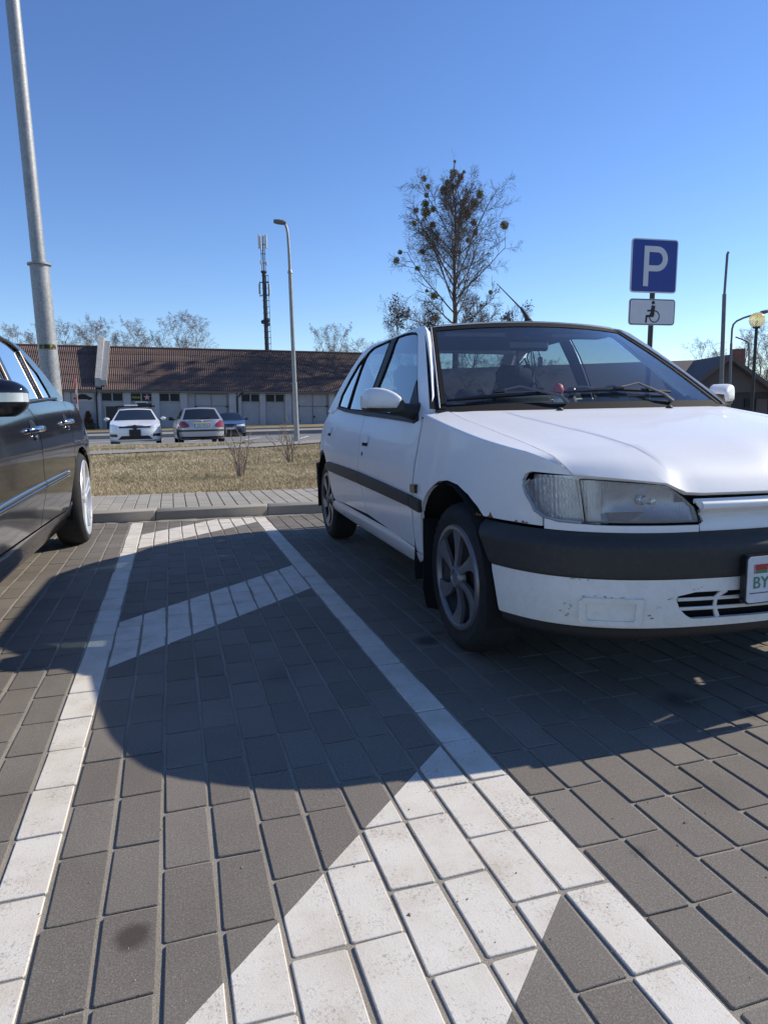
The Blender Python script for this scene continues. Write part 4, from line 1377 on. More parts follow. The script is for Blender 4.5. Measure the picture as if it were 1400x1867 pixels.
def place_tree(kind, u, vtop, D_, label, wide=1.0, rot=0.0, name='bare_tree', zg=-.4, group=None):
    top = pix(u, vtop, D_)
    b2 = top - UP * ((top.z - zg) / UP.z)
    H = (top - b2).length
    o_ = thing(name, label, 'tree', b2, 0.0, group, upright=True)
    s_ = H / 10
    for nm, me_ in zip(('trunk', 'crown'), kinds[kind][0]):
        c_ = bpy.data.objects.new(nm, me_); COL.objects.link(c_); c_.parent = o_
        c_.scale = (s_ * wide, s_ * wide, s_); c_.rotation_euler = (0, 0, rot)
    return o_
G_ = 'bare trees behind the garage'
place_tree('broad', 22, 602, 84, 'leftmost bare tree behind the garage roof, above the dark car', 1.0, .3, group=G_)
place_tree('slim', 55, 594, 86, 'bare tree just left of the thick lamp post', 1.3, 1.1, group=G_)
place_tree('broad', 112, 596, 84, 'bare tree just right of the thick lamp post', .9, 2.0, group=G_)
place_tree('slim', 142, 592, 88, 'slim bare tree above the left end of the rusty roof', 1.3, 2.7, group=G_)
place_tree('broad', 172, 588, 85, 'broad bare tree right above the roof fire wall', .9, .9, group=G_)
place_tree('slim', 204, 594, 87, 'bare tree just right of the roof fire wall', 1.2, 4.0, group=G_)
place_tree('birch', 243, 584, 84, 'upright birch above the white car with roof rack', .7, 1.6, group=G_)
place_tree('slim', 268, 602, 88, 'small bare tree between two birches behind the roof', 1.2, 5.0, group=G_)
place_tree('slim', 284, 603, 80, 'thin pointed bare tree left of the big birch', .8, 3.3, group=G_)
place_tree('birch', 322, 574, 82, 'big bushy birch, left of its pair, above the silver car', .9, 0.2, name='birch_tree', group=G_)
place_tree('birch', 352, 577, 83, 'big bushy birch, right of its pair, above the silver car', .9, 2.5, name='birch_tree', group=G_)
place_tree('birch', 588, 596, 84, 'weeping birch just right of the slim street lamp', .8, 1.0, name='birch_tree', group=G_)
place_tree('birch', 618, 595, 85, 'weeping birch nearest the white hatchback roof', .8, 4.1, name='birch_tree', group=G_)
place_tree('dark', 650, 624, 80, 'low dark tree at the right end of the garage roof', 1.0, 4.4, group=G_)
place_tree('broad', 1277, 626, 70, 'round bare tree over the brown roof left of the mast', 1.1, .7)
place_tree('slim', 1303, 634, 70, 'small bare tree over the brown roof right beside the mast', 1.2, 1.9)
place_tree('slim', 1358, 602, 60, 'bare tree behind the chimney', 1.0, 2.2)
place_tree('broad', 1388, 596, 62, 'large bare tree behind the globe lamp', .8, 3.9)
place_tree('slim', 1408, 610, 58, 'bare tree at the right picture edge', 1.2, 5.2)
place_tree('dark', 905, 652, 46, 'dark bare tree seen through the windscreen, left of the pendants', 1.3, .4)
place_tree('dark', 985, 660, 44, 'dark bare tree seen through the middle of the windscreen behind the pendants', 1.3, 3.4)
place_tree('dark', 845, 660, 42, 'low dark tree seen through the left end of the windscreen', 1.3, 2.4)
# trees still holding brown leaves round the foot of the big tree
def leafy(seed, H, R, n, mat):
    r = np.random.default_rng(seed)
    c = r.normal(size=(n, 3)) * np.array([R * .5, R * .5, H * .16]) + np.array([0, 0, H * .78])
    k = 14
    cen = r.normal(size=(k, 3)) * np.array([R * .55, R * .55, H * .12]) + np.array([0, 0, H * .8])
    c = cen[r.integers(0, k, n)] + r.normal(size=(n, 3)) * R * .16
    a = r.normal(size=(n, 3)); a /= np.linalg.norm(a, axis=1)[:, None]
    b2 = r.normal(size=(n, 3)); b2 -= a * (a * b2).sum(1)[:, None]; b2 /= np.linalg.norm(b2, axis=1)[:, None]
    s = R * .055 * r.uniform(.6, 1.5, n)[:, None]
    V = np.stack([c - a * s, c + b2 * s * .6, c + a * s, c - b2 * s * .6], 1).reshape(-1, 3)
    q_ = MB(); q_.v = [tuple(p) for p in V]; q_.f = [(4 * i, 4 * i + 1, 4 * i + 2, 4 * i + 3) for i in range(n)]
    return q_
for i, (u, v, D_, R, lab) in enumerate(((725, 553, 46, 1.15, 'small tree with hanging brown leaves left of the tall tree'), (782, 560, 47, 1.0, 'brown leafed tree at the foot of the tall tree, left of its trunk'), (862, 562, 48, 1.2, 'brown leafed tree at the foot of the tall tree, right of its trunk'), (936, 566, 46, 1.0, 'small brown leafed tree under the car aerial'))):
    o_ = place_tree('dark', u, v, D_, lab, .55, i * 1.3, name='leafy_tree')
    top = pix(u, v, D_); H = (top - o_.location).length
    leafy(40 + i, H, R, 1000, None).build('leaves', 'dead_leaf', o_, fix=False)

# shrubs on the lawn
def shrub(P, H, n, seed, label, lean=.32):
    r = random.Random(seed)
    o_ = thing('bare_shrub', label, 'shrub', P)
    q_ = MB()
    for i in range(n):
        a = r.uniform(0, 6.283); l_ = r.uniform(.08, lean)
        dd = Vector((math.cos(a) * l_, math.sin(a) * l_, 1)).normalized()
        L = H * r.uniform(.6, 1.12)
        grow(r, q_, Vector((math.cos(a) * .05 * r.random(), math.sin(a) * .05 * r.random(), -.02)), dd, L, r.uniform(.007, .013), 0,
             [(7, .13, .015, (3, 5), .40, (25, 60), 5), (4, .22, .06, (1, 2), .5, (25, 55), 4), (3, .2, .05, 0, 0, (0, 0), 3)])
    q_.build('stems', 'shrub_twig', o_, smooth=60, fix=False)
P = pix(439, 866, 9.87); P.z = lawn_z(P.x, P.y); shrub(P, .66, 9, 5, 'bare thorny shrub on the lawn in front of the dark blue car')
P = pix(531, 843, 12.4); P.z = lawn_z(P.x, P.y); shrub(P, .74, 9, 9, 'bare shrub on the lawn in front of the slim street lamp', .42)
# little conifer against the garage wall
P = pix(163, 783, 57); P.z = -0.0
cf = thing('conifer_bush', 'small browned conifer bush against the grey garage wall', 'shrub', P)
r = np.random.default_rng(8); n = 900
t = r.uniform(0, 1, n); ang = r.uniform(0, 6.283, n); rad = .55 * (1 - t) ** .8 * r.uniform(.3, 1.05, n)
c = np.c_[np.cos(ang) * rad, np.sin(ang) * rad, .05 + t * 1.5]
a = np.c_[np.cos(ang), np.sin(ang), r.uniform(-.2, .8, n)]; a /= np.linalg.norm(a, axis=1)[:, None]
b2 = np.c_[-np.sin(ang), np.cos(ang), r.normal(size=n) * .3]
s = .13
V = np.stack([c - b2 * s * .4, c + b2 * s * .4, c + a * s * 1.3], 1).reshape(-1, 3)
q = MB(); q.v = [tuple(p) for p in V]; q.f = [(3 * i, 3 * i + 1, 3 * i + 2) for i in range(n)]
q.build('needles', 'conifer', cf, fix=False)
q = MB(); q.tube([(0, 0, -.1), (0, 0, 1.3)], [.05, .01], 6); q.build('stem', 'bark', cf)
# ---------------------------------------------------------------- cars: materials and surface tools
def car_paint(name, col, rough=0.28, coat=0.6, dirt=0.0, dirt_col=(0.30, 0.26, 0.20), metal=0.0, flake=0.0):
    m, nt, b = mat_new(name)
    b.inputs['Roughness'].default_value = rough
    b.inputs['Metallic'].default_value = metal
    b.inputs['Coat Weight'].default_value = coat
    b.inputs['Coat Roughness'].default_value = 0.04
    n = noise(nt, 3.0, 5.0, 0.6)
    c = ramp(nt, n.outputs['Fac'], [(0.3, tuple(x * .96 for x in col)), (0.7, col)]).outputs['Color']
    if dirt:
        tc = nt.nodes.new('ShaderNodeTexCoord'); sep = nt.nodes.new('ShaderNodeSeparateXYZ')
        nt.links.new(tc.outputs['Object'], sep.inputs[0])
        dn = noise(nt, 28.0, 8.0, 0.72, 'Object', 0.8)
        hz = math_n(nt, 'MULTIPLY', math_n(nt, 'SUBTRACT', 0.75, sep.outputs[2]), 0.9, clamp=True)
        f = math_n(nt, 'MULTIPLY', ramp(nt, math_n(nt, 'ADD', dn.outputs['Fac'], math_n(nt, 'MULTIPLY', hz, .25)), [(0.52, 0.0), (0.80, 1.0)]).outputs['Color'], dirt)
        c = mix(nt, f, c, dirt_col)
        rg = math_n(nt, 'ADD', math_n(nt, 'MULTIPLY', f, 0.5), rough)
        nt.links.new(rg, b.inputs['Roughness'])
    nt.links.new(c, b.inputs['Base Color'])
    return m
MAT['white_car'] = car_paint('aged_white_paint', (0.81, 0.80, 0.785), 0.42, 0.25, 0.20, (0.50, 0.46, 0.40))
MAT['bumper_white'] = car_paint('yellowed_bumper_paint', (0.76, 0.745, 0.69), 0.42, 0.2, 0.22, (0.36, 0.31, 0.25))
MAT['black_car'] = car_paint('dark_blue_black_paint', (0.010, 0.011, 0.015), 0.10, 0.35, 0.08, (0.10, 0.09, 0.075))
def plastic(name, col, rough, dust=.3):
    m, nt, b = mat_new(name)
    n = noise(nt, 45.0, 8.0, 0.75, 'Object', .6)
    c = ramp(nt, n.outputs['Fac'], [(0.5, col), (0.95, tuple(x + dust * .12 for x in col))])
    nt.links.new(c.outputs['Color'], b.inputs['Base Color'])
    b.inputs['Roughness'].default_value = rough
    n2 = noise(nt, 400.0, 2.0)
    bump(nt, b, n2.outputs['Fac'], .15, .002)
    return m
MAT['trim'] = plastic('black_trim_plastic', (0.032, 0.030, 0.028), 0.62, .22)
MAT['gloss_black'] = simple('gloss_black_plastic', (0.012, 0.012, 0.014), 0.25)
MAT['rubber'] = simple('tyre_rubber', (0.022, 0.022, 0.023), 0.85, var=.3, vscale=20, bmp=.2, bscale=120)
MAT['seal_and_gap_shade'] = simple('rubber_seal_and_gap_shade', (0.012, 0.012, 0.013), 0.75, spec=.15)
MAT['void'] = simple('dark_underbody_and_gap_shade', (0.010, 0.010, 0.010), 0.95)
MAT['hubcap'] = simple('silver_hubcap_paint', (0.21, 0.21, 0.22), 0.35, metal=.45, var=.10, vscale=30)
MAT['steel_wheel'] = simple('dark_steel_wheel', (0.05, 0.05, 0.052), 0.6, metal=.3, var=.3, vscale=25)
MAT['alloy'] = simple('bright_alloy', (0.72, 0.72, 0.72), 0.28, metal=.55, var=.06, vscale=30)
MAT['chrome'] = simple('chrome', (0.62, 0.62, 0.63), 0.10, metal=1.0)
MAT['satin'] = simple('satin_metal', (0.62, 0.60, 0.57), 0.3, metal=.9)
MAT['bronze'] = simple('bronze_tinted_strip', (0.36, 0.27, 0.20), 0.35, metal=.7)
MAT['seat'] = simple('grey_seat_cloth', (0.045, 0.047, 0.055), 0.9, var=.2, vscale=40)
MAT['dash'] = simple('dark_dash_plastic', (0.03, 0.031, 0.034), 0.7, var=.2, vscale=20)
MAT['amber'] = simple('smoked_amber_lens', (0.016, 0.010, 0.008), 0.3)
MAT['red_lens'] = simple('red_lens', (0.22, 0.012, 0.014), 0.12, coat=.5)
MAT['scuff'] = simple('dark_scuff', (0.30, 0.25, 0.20), 0.9, var=.4, vscale=90)
MAT['rust'] = simple('rust', (0.16, 0.075, 0.025), 0.95, var=.5, vscale=60)
MAT['plate_white'] = simple('plate_white', (0.62, 0.63, 0.65), 0.45, var=.08, vscale=30)
MAT['plate_red'] = simple('flag_red', (0.36, 0.03, 0.03), 0.5)
MAT['plate_green'] = simple('flag_green', (0.03, 0.22, 0.09), 0.5)
MAT['letter_green'] = simple('letter_green', (0.05, 0.21, 0.13), 0.5)

def glass_mat(name, tint, rough=0.0, ior=1.45, haze=0.035, refl=1.3):
    """thin automotive glass: clear film that mirrors the sky at a slant"""
    m = bpy.data.materials.new(name); m.use_nodes = True
    nt = m.node_tree; nt.nodes.clear()
    out = nt.nodes.new('ShaderNodeOutputMaterial')
    tr = nt.nodes.new('ShaderNodeBsdfTransparent'); tr.inputs[0].default_value = (*tint, 1)
    gl = nt.nodes.new('ShaderNodeBsdfGlossy'); gl.inputs['Roughness'].default_value = rough
    gl.inputs[0].default_value = (1, 1, 1, 1)
    lw = nt.nodes.new('ShaderNodeLayerWeight')          # symmetric, so a pane mirrors alike from both sides
    f0 = ((ior - 1) / (ior + 1)) ** 2
    fr = math_n(nt, 'MULTIPLY_ADD', math_n(nt, 'POWER', lw.outputs['Facing'], 5.0), 1 - f0, f0)
    k = math_n(nt, 'MULTIPLY', fr, refl, clamp=True)
    # film of dust
    n = noise(nt, 60.0, 6.0, .7)
    df = nt.nodes.new('ShaderNodeBsdfDiffuse'); df.inputs[0].default_value = (.5, .48, .45, 1) if haze < .3 else (.62, .63, .66, 1)
    m1 = nt.nodes.new('ShaderNodeMixShader'); m2 = nt.nodes.new('ShaderNodeMixShader')
    nt.links.new(math_n(nt, 'MULTIPLY', math_n(nt, 'MULTIPLY_ADD', n.outputs['Fac'], .25 if haze > .3 else 1.0, .375 if haze > .3 else 0.0), haze), m1.inputs[0])
    nt.links.new(tr.outputs[0], m1.inputs[1]); nt.links.new(df.outputs[0], m1.inputs[2])
    nt.links.new(k, m2.inputs[0]); nt.links.new(m1.outputs[0], m2.inputs[1]); nt.links.new(gl.outputs[0], m2.inputs[2])
    nt.links.new(m2.outputs[0], out.inputs[0])
    return m
MAT['glass'] = glass_mat('car_glass', (0.88, 0.92, 0.91), haze=.07, refl=1.7)
MAT['side_glass'] = glass_mat('tinted_side_glass', (0.33, 0.41, 0.45), ior=1.6, haze=.006, refl=1.7)
MAT['dark_glass'] = glass_mat('privacy_glass', (0.10, 0.11, 0.12), ior=1.7, refl=2.8)
def lens_mat():
    m = glass_mat('clear_lamp_lens', (0.86, 0.88, 0.90), 0.10, 1.5, haze=.46)
    nt = m.node_tree
    tc = nt.nodes.new('ShaderNodeTexCoord'); wv = nt.nodes.new('ShaderNodeTexWave')
    wv.wave_type = 'BANDS'; wv.bands_direction = 'X'; wv.inputs['Scale'].default_value = 42.0; wv.inputs['Distortion'].default_value = 1.5
    nt.links.new(tc.outputs['Object'], wv.inputs['Vector'])
    bp = nt.nodes.new('ShaderNodeBump'); bp.inputs['Strength'].default_value = .18; bp.inputs['Distance'].default_value = .006
    nt.links.new(wv.outputs['Fac'], bp.inputs['Height'])
    for n in nt.nodes:
        if n.type == 'BSDF_GLOSSY':
            nt.links.new(bp.outputs[0], n.inputs['Normal'])
    return m
MAT['lens'] = lens_mat()
def reflector_mat():
    m, nt, b = mat_new('lamp_reflector')
    b.inputs['Metallic'].default_value = 0.85
    b.inputs['Roughness'].default_value = 0.30
    tc = nt.nodes.new('ShaderNodeTexCoord'); wv = nt.nodes.new('ShaderNodeTexWave')
    wv.bands_direction = 'X'; wv.inputs['Scale'].default_value = 34.0; wv.inputs['Distortion'].default_value = 3.0
    nt.links.new(tc.outputs['Object'], wv.inputs['Vector'])
    n = noise(nt, 9.0, 3.0)
    c = ramp(nt, n.outputs['Fac'], [(0.3, (0.30, 0.31, 0.33)), (0.7, (0.62, 0.62, 0.63))])
    nt.links.new(c.outputs['Color'], b.inputs['Base Color'])
    bump(nt, b, wv.outputs['Fac'], .07, .006)
    return m
MAT['reflector'] = reflector_mat()

def spline(P, n=400):
    P = np.array(P, float)
    t = np.r_[0, np.cumsum(np.hypot(*np.diff(P, axis=0).T))]
    m = np.gradient(P, t, axis=0)
    out = []
    for x in np.linspace(0, t[-1], n):
        i = min(np.searchsorted(t, x, side='right') - 1, len(t) - 2)
        h = t[i + 1] - t[i]; s = (x - t[i]) / h
        out.append((2 * s**3 - 3 * s**2 + 1) * P[i] + (s**3 - 2 * s**2 + s) * h * m[i] + (-2 * s**3 + 3 * s**2) * P[i + 1] + (s**3 - s**2) * h * m[i + 1])
    return np.array(out)

class Plan:
    """half outline of a car seen from above, front centre to rear centre; s is the length along it"""
    def __init__(self, P):
        self.c = spline(P)
        self.s = np.r_[0, np.cumsum(np.hypot(*np.diff(self.c, axis=0).T))]
        t = np.gradient(self.c, axis=0)
        n = np.c_[t[:, 1], -t[:, 0]]
        self.n = n / np.linalg.norm(n, axis=1)[:, None]
        self.L = self.s[-1]
        self.ymono = np.maximum.accumulate(self.c[:, 1] + np.arange(len(self.c)) * 1e-7)
        k = int(np.argmax(self.c[:, 0]))
        self.kx = k
    def at(self, s):
        a = abs(s); sg = -1 if s < 0 else 1
        w = np.interp(a, self.s, self.c[:, 0]); y = np.interp(a, self.s, self.c[:, 1])
        nx = np.interp(a, self.s, self.n[:, 0]); ny = np.interp(a, self.s, self.n[:, 1])
        l = math.hypot(nx, ny)
        return w, y, nx / l, ny / l, sg
    def S(self, y):
        return float(np.interp(y, self.ymono, self.s))
    def SW(self, w):          # front half, by half width
        k = self.kx
        return float(np.interp(w, np.maximum.accumulate(self.c[:k + 1, 0] + np.arange(k + 1) * 1e-7), self.s[:k + 1]))
    def SR(self, w):          # rear half, by half width
        k = self.kx
        x = self.c[k:, 0][::-1]; s = self.s[k:][::-1]
        return float(np.interp(w, np.maximum.accumulate(x + np.arange(len(x)) * 1e-7), s))
    def SI(self, x, y, ins):     # s whose point, moved in by ins, is nearest to (x, y)
        q = self.c - self.n * ins
        return float(self.s[int(np.argmin((q[:, 0] - abs(x)) ** 2 + (q[:, 1] - y) ** 2))])
    def pt(self, s, z, ins):
        w, y, nx, ny, sg = self.at(s)
        return Vector((sg * (w - nx * ins), y - ny * ins, z))

def densify(poly, step):
    out = []
    n = len(poly)
    for i in range(n):
        a, b = poly[i], poly[(i + 1) % n]
        k = max(1, int(math.hypot(b[0] - a[0], b[1] - a[1]) / step))
        for j in range(k):
            out.append((a[0] + (b[0] - a[0]) * j / k, a[1] + (b[1] - a[1]) * j / k))
    return out

def panel(name, polys, fn, mat, parent, da=0.05, db=0.05, rim=0.012, cuts=(), hub=(0, None, 0.6), smooth=32, dens=None, rim_mat=None):
    """polygon(s) in a surface's own two coordinates, cut into a grid, laid on the surface and given an edge return"""
    if polys and not isinstance(polys[0][0], (tuple, list)):
        polys = [polys]
    bm = bmesh.new()
    for poly in polys:
        pl = densify(poly, dens or min(da, db))
        try:
            bm.faces.new([bm.verts.new((a, b, 0)) for a, b in pl])
        except ValueError:
            pass
    bmesh.ops.remove_doubles(bm, verts=bm.verts[:], dist=1e-5)
    xs_ = [v.co.x for v in bm.verts]; ys_ = [v.co.y for v in bm.verts]
    def cut(co, no):
        bmesh.ops.bisect_plane(bm, geom=bm.verts[:] + bm.edges[:] + bm.faces[:], dist=1e-5, plane_co=co, plane_no=no)
    a = math.floor(min(xs_) / da) * da + da * .3713
    while a < max(xs_):
        cut((a, 0, 0), (1, 0, 0)); a += da
    b = math.floor(min(ys_) / db) * db + db * .4171
    while b < max(ys_):
        cut((0, b, 0), (0, 1, 0)); b += db
    for (p, q) in cuts:
        dx, dy = q[0] - p[0], q[1] - p[1]
        cut((p[0], p[1], 0), (-dy, dx, 0))
    bmesh.ops.dissolve_limit(bm, angle_limit=0.0001, verts=[], edges=[e for e in bm.edges if False]) if False else None
    for v in bm.verts:
        v.co = fn(v.co.x, v.co.y)
    bmesh.ops.remove_doubles(bm, verts=bm.verts[:], dist=2e-5)
    bmesh.ops.recalc_face_normals(bm, faces=bm.faces[:])
    bm.normal_update()
    tot = 0.0
    for f in bm.faces:
        c = f.calc_center_median()
        tot += f.normal.dot(c - Vector((hub[0], c.y if hub[1] is None else hub[1], hub[2]))) * f.calc_area()
    if tot < 0:
        bmesh.ops.reverse_faces(bm, faces=bm.faces[:])
        bm.normal_update()
    if rim:
        be = [e for e in bm.edges if e.is_boundary]
        nrm = {}
        for e in be:
            for v in e.verts:
                nv_ = Vector((0, 0, 0))
                for f in v.link_faces:
                    nv_ += f.normal * f.calc_area()
                nrm[v] = nv_.normalized() if nv_.length > 1e-12 else v.normal.copy()
        pos = {v.index: None for v in bm.verts}
        bm.verts.index_update()
        r = bmesh.ops.extrude_edge_only(bm, edges=be)
        nv = [g for g in r['geom'] if isinstance(g, bmesh.types.BMVert)]
        key = {tuple(round(x, 6) for x in v.co): n for v, n in nrm.items()}
        for v in nv:
            n = key.get(tuple(round(x, 6) for x in v.co))
            if n is not None:
                v.co -= n * rim
    if rim:
        rimset = set(nv)
        for f in bm.faces:
            if any(v in rimset for v in f.verts):
                f.material_index = 1
    me = bpy.data.meshes.new(name)
    bm.to_mesh(me); bm.free()
    o = obj(name, me, mat, parent, smooth)
    if rim:
        me.materials.append(MAT['seal_and_gap_shade'] if rim_mat is None else MAT[rim_mat])  # dark edge returns paint the shade in panel gaps and arch lips
    return o

def text_obj(name, s, size, mat, parent, mtx, ext=0.0008):
    cu = bpy.data.curves.new(name, 'FONT')
    cu.body = s; cu.size = size; cu.extrude = ext; cu.align_x = 'CENTER'; cu.align_y = 'CENTER'
    t = bpy.data.objects.new(name, cu)
    me = bpy.data.meshes.new_from_object(t)
    bpy.data.objects.remove(t); bpy.data.curves.remove(cu)
    o = obj(name, me, mat, parent)
    o.matrix_local = mtx
    return o

def tyre(R, rim, W, n=80):
    """tyre turned about x, with shoulder blocks cut into the tread"""
    h = W / 2
    prof = [(rim - .012, h - .035), (rim, h - .012), (rim + .012, h - .004), (rim + (R - rim) * .45, h), (R - .022, h - .010), (R - .008, h - .026), (R - .002, h - .05), (R, 0.02), (R, -.02), (R - .002, -h + .05), (R - .008, -h + .026), (R - .022, -h + .010), (rim + (R - rim) * .45, -h), (rim, -h + .012)]
    m = MB(); m.lathe(prof, n, 'x')
    V_ = [Vector(p) for p in m.v]
    for i, (r_, hh) in enumerate(prof):
        if 4 <= i <= 6 or 9 <= i <= 11:
            for k in range(n):
                if (k + (1 if i > 7 else 0)) % 2 == 0:
                    p = V_[i * n + k]; f = (r_ - .007) / r_
                    V_[i * n + k] = Vector((p.x, p.y * f, p.z * f))
    m.v = [tuple(p) for p in V_]
    return m

def wheel(car, x, y, R, rim, W, sg, style, spin=0.0, steer=0.0):
    t = tyre(R, rim, W).build('wheel', 'rubber', car, smooth=28)
    t.location = (x, y, R - .004)
    t.rotation_euler = (0, 0, steer)
    f = sg * (W / 2)
    dish = MB()
    dish.lathe([(rim - .004, f - sg * .010), (rim - .012, f - sg * .014), (rim - .030, f - sg * .05), (rim - .05, f - sg * .075), (.06, f - sg * .055), (.001, f - sg * .055)], 48, 'x')
    dish.build('rim', 'steel_wheel' if style == 'cap' else 'alloy_dark', t, smooth=35)
    def face(a, r_, d):
        return (f - sg * d, r_ * math.cos(a), r_ * math.sin(a))
    sp_ = MB()
    if style == 'cap':
        N = 6
        sp_.lathe([(rim + .002, f - sg * .012), (rim - .004, f - sg * .002), (rim - .018, f - sg * .001), (rim - .026, f - sg * .008), (rim - .028, f - sg * .02)], 60, 'x')
        for k in range(N):
            a0 = spin + 2 * math.pi * k / N
            rows = []
            for i in range(9):
                q_ = i / 8
                r_ = .040 + q_ * (rim - .020 - .040)
                a = a0 + .24 * q_ ** 1.6
                w_ = .014 + .030 * q_ ** 2.0
                dep = .004 + .010 * math.sin(q_ * math.pi)
                rows.append([face(a - w_ / r_, r_, dep + .018), face(a - w_ / r_, r_, dep + .003), face(a, r_, dep), face(a + w_ / r_, r_, dep + .003), face(a + w_ / r_, r_, dep + .018)])
            sp_.add([p for rw in rows for p in rw], [(i * 5 + j, i * 5 + j + 1, i * 5 + 6 + j, i * 5 + 5 + j) for i in range(8) for j in range(4)])
        sp_.lathe([(.001, f - sg * .004), (.026, f - sg * .004), (.030, f + sg * .002), (.038, f + sg * .002), (.046, f - sg * .006), (.050, f - sg * .03)], 32, 'x')
        sp_.build('hubcap', 'hubcap', t, smooth=40)
    else:
        sp_.lathe([(rim + .004, f - sg * .004), (rim - .002, f + sg * .004), (rim - .012, f + sg * .002), (rim - .020, f - sg * .012), (rim - .030, f - sg * .05)], 60, 'x')
        for k in range(5):
            for e in (-1, 1):
                a0 = spin + 2 * math.pi * k / 5
                rows = []
                for i in range(7):
                    q_ = i / 6
                    r_ = .055 + q_ * (rim - .016 - .055)
                    a = a0 + e * (.20 - .02 * q_) * (.055 / r_ + .62)
                    w_ = .0115 + .003 * q_
                    dep = .012 - .010 * q_
                    rows.append([face(a - w_ / r_, r_, dep + .035), face(a - w_ * .8 / r_, r_, dep + .002), face(a, r_, dep - .004), face(a + w_ * .8 / r_, r_, dep + .002), face(a + w_ / r_, r_, dep + .035)])
                sp_.add([p for rw in rows for p in rw], [(i * 5 + j, i * 5 + j + 1, i * 5 + 6 + j, i * 5 + 5 + j) for i in range(6) for j in range(4)])
        sp_.lathe([(.001, f + sg * .0), (.034, f + sg * .0), (.040, f - sg * .006), (.062, f - sg * .008), (.072, f - sg * .03)], 32, 'x')
        sp_.build('spokes', 'alloy', t, smooth=40)
    return t
MAT['alloy_dark'] = simple('shaded_alloy_barrel', (0.10, 0.10, 0.105), 0.5, metal=.5)

def sstep(a, b, x):
    t = max(0.0, min(1.0, (x - a) / (b - a)))
    return t * t * (3 - 2 * t)
def mir(poly):
    return [(-a, b) for a, b in poly][::-1]
# ---------------------------------------------------------------- the white hatchback
CARX, CARY, CARA = 1.85, 2.46, math.radians(1.3)
hb = thing('white_hatchback', 'old white five-door hatchback with black bumper strip and worn hubcaps', 'car', (CARX, CARY, 0), -CARA)
PLW = Plan([(0, -.835), (.15, -.831), (.3, -.815), (.45, -.785), (.57, -.74), (.67, -.675), (.74, -.60), (.79, -.51), (.825, -.41), (.845, -.30), (.858, -.15), (.865, 0), (.868, .4), (.87, 1.0), (.87, 1.6), (.865, 2.2), (.85, 2.6), (.83, 2.85), (.785, 3.05), (.69, 3.18), (.52, 3.25), (.25, 3.283), (0, 3.29)])
IZ = [.20, .27, .35, .45, .56, .70, .80, .88, .94, 1.0]
II = [.085, .05, .028, .018, .015, .02, .035, .06, .09, .12]
def h_ins(s, z):
    y = PLW.at(s)[1]
    fr = sstep(-.15, -.48, y) if y < 0 else 0.0
    base = float(np.interp(z, IZ, II))
    fd_ = 1 - sstep(.30, .60, y)
    if fd_ > 0 and z > .62:
        base += (.016 + (z - .62) * .145 - base) * fd_
    return base * (1 - .75 * fr) + .048 * fr + .010 * sstep(2.75, 3.1, y)
def side(s, z, off=0.0): return PLW.pt(s, z, h_ins(s, z) - off)
CRY = [-.75, -.66, -.627, -.6, -.55, -.49, -.29, 0, .29, .40, .6]; CRZ = [.735, .755, .773, .788, .806, .821, .850, .892, .934, .950, .965]
def zc(s): return float(np.interp(PLW.at(s)[1], CRY, CRZ))
HEY = [-.64, -.627, -.60, -.53, -.42, -.29, -.08, .13, .257, .30, .40]; HEZ = [.745, .752, .785, .810, .834, .856, .888, .919, .942, .952, .965]
HWY = [-.64, -.6, -.45, -.2, .1, .3, .4]; HWW = [.655, .672, .690, .700, .703, .702, .735]
def hood_edge(y): return float(np.interp(y, HWY, HWW)), float(np.interp(y, HEY, HEZ))
LT = 0.12
def fender_fn(s, q_):
    sg = -1 if s < 0 else 1
    c = zc(s)
    v = q_ + c
    rr = .010
    def top(t):
        pc = side(s, c)
        w, z = hood_edge(pc.y)
        return pc.lerp(Vector((sg * (w + .003), max(-.627, pc.y), z)), max(0.0, min(1.0, t)))
    if v <= c - rr:
        return side(s, v)
    if v >= c + rr:
        return top((v - c) / LT)
    t = (v - (c - rr)) / (2 * rr)
    a, b, d = side(s, c - rr), side(s, c), top(rr / LT)
    return a * (1 - t) ** 2 + b * 2 * t * (1 - t) + d * t * t
Sy = PLW.S
arch_f = [(-.300, .590), (-.262, .622), (-.200, .655), (-.110, .682), (-.01, .690), (.08, .678), (.165, .642), (.225, .600), (.262, .555), (.275, .53)]
SI = lambda x, y: PLW.SI(x, y, .042)
HL_out = [(SI(.663, -.627), .750), (SI(.724, -.552), .755), (SI(.750, -.500), .757), (SI(.758, -.480), .748), (SI(.762, -.470), .727), (SI(.760, -.478), .700), (SI(.753, -.494), .668), (SI(.745, -.512), .640), (SI(.736, -.532), .620), (SI(.726, -.550), .610)]
fender = [(Sy(.384), .335), (Sy(.387), .45), (Sy(.385), .60), (Sy(.382), .73), (Sy(.373), .79), (Sy(.364), .88), (Sy(.364), .925)]
fender += [(Sy(.375), zc(Sy(.375)) + .02), (Sy(.36), zc(Sy(.36)) + LT * .5), (Sy(.31), zc(Sy(.31)) + LT)]
fender += [(Sy(y), zc(Sy(y)) + LT) for y in (.1, -.1, -.25, -.4, -.48, -.54)] + [(Sy(-.585), zc(Sy(-.585)) + LT * .72), (Sy(-.62), zc(Sy(-.62)) + LT * .40)]
fender += HL_out + [(SI(.726, -.550), .584), (Sy(-.40), .586), (Sy(-.300), .588)] + [(Sy(y), z) for y, z in arch_f[1:]] + [(Sy(.285), .528), (Sy(.288), .34)]
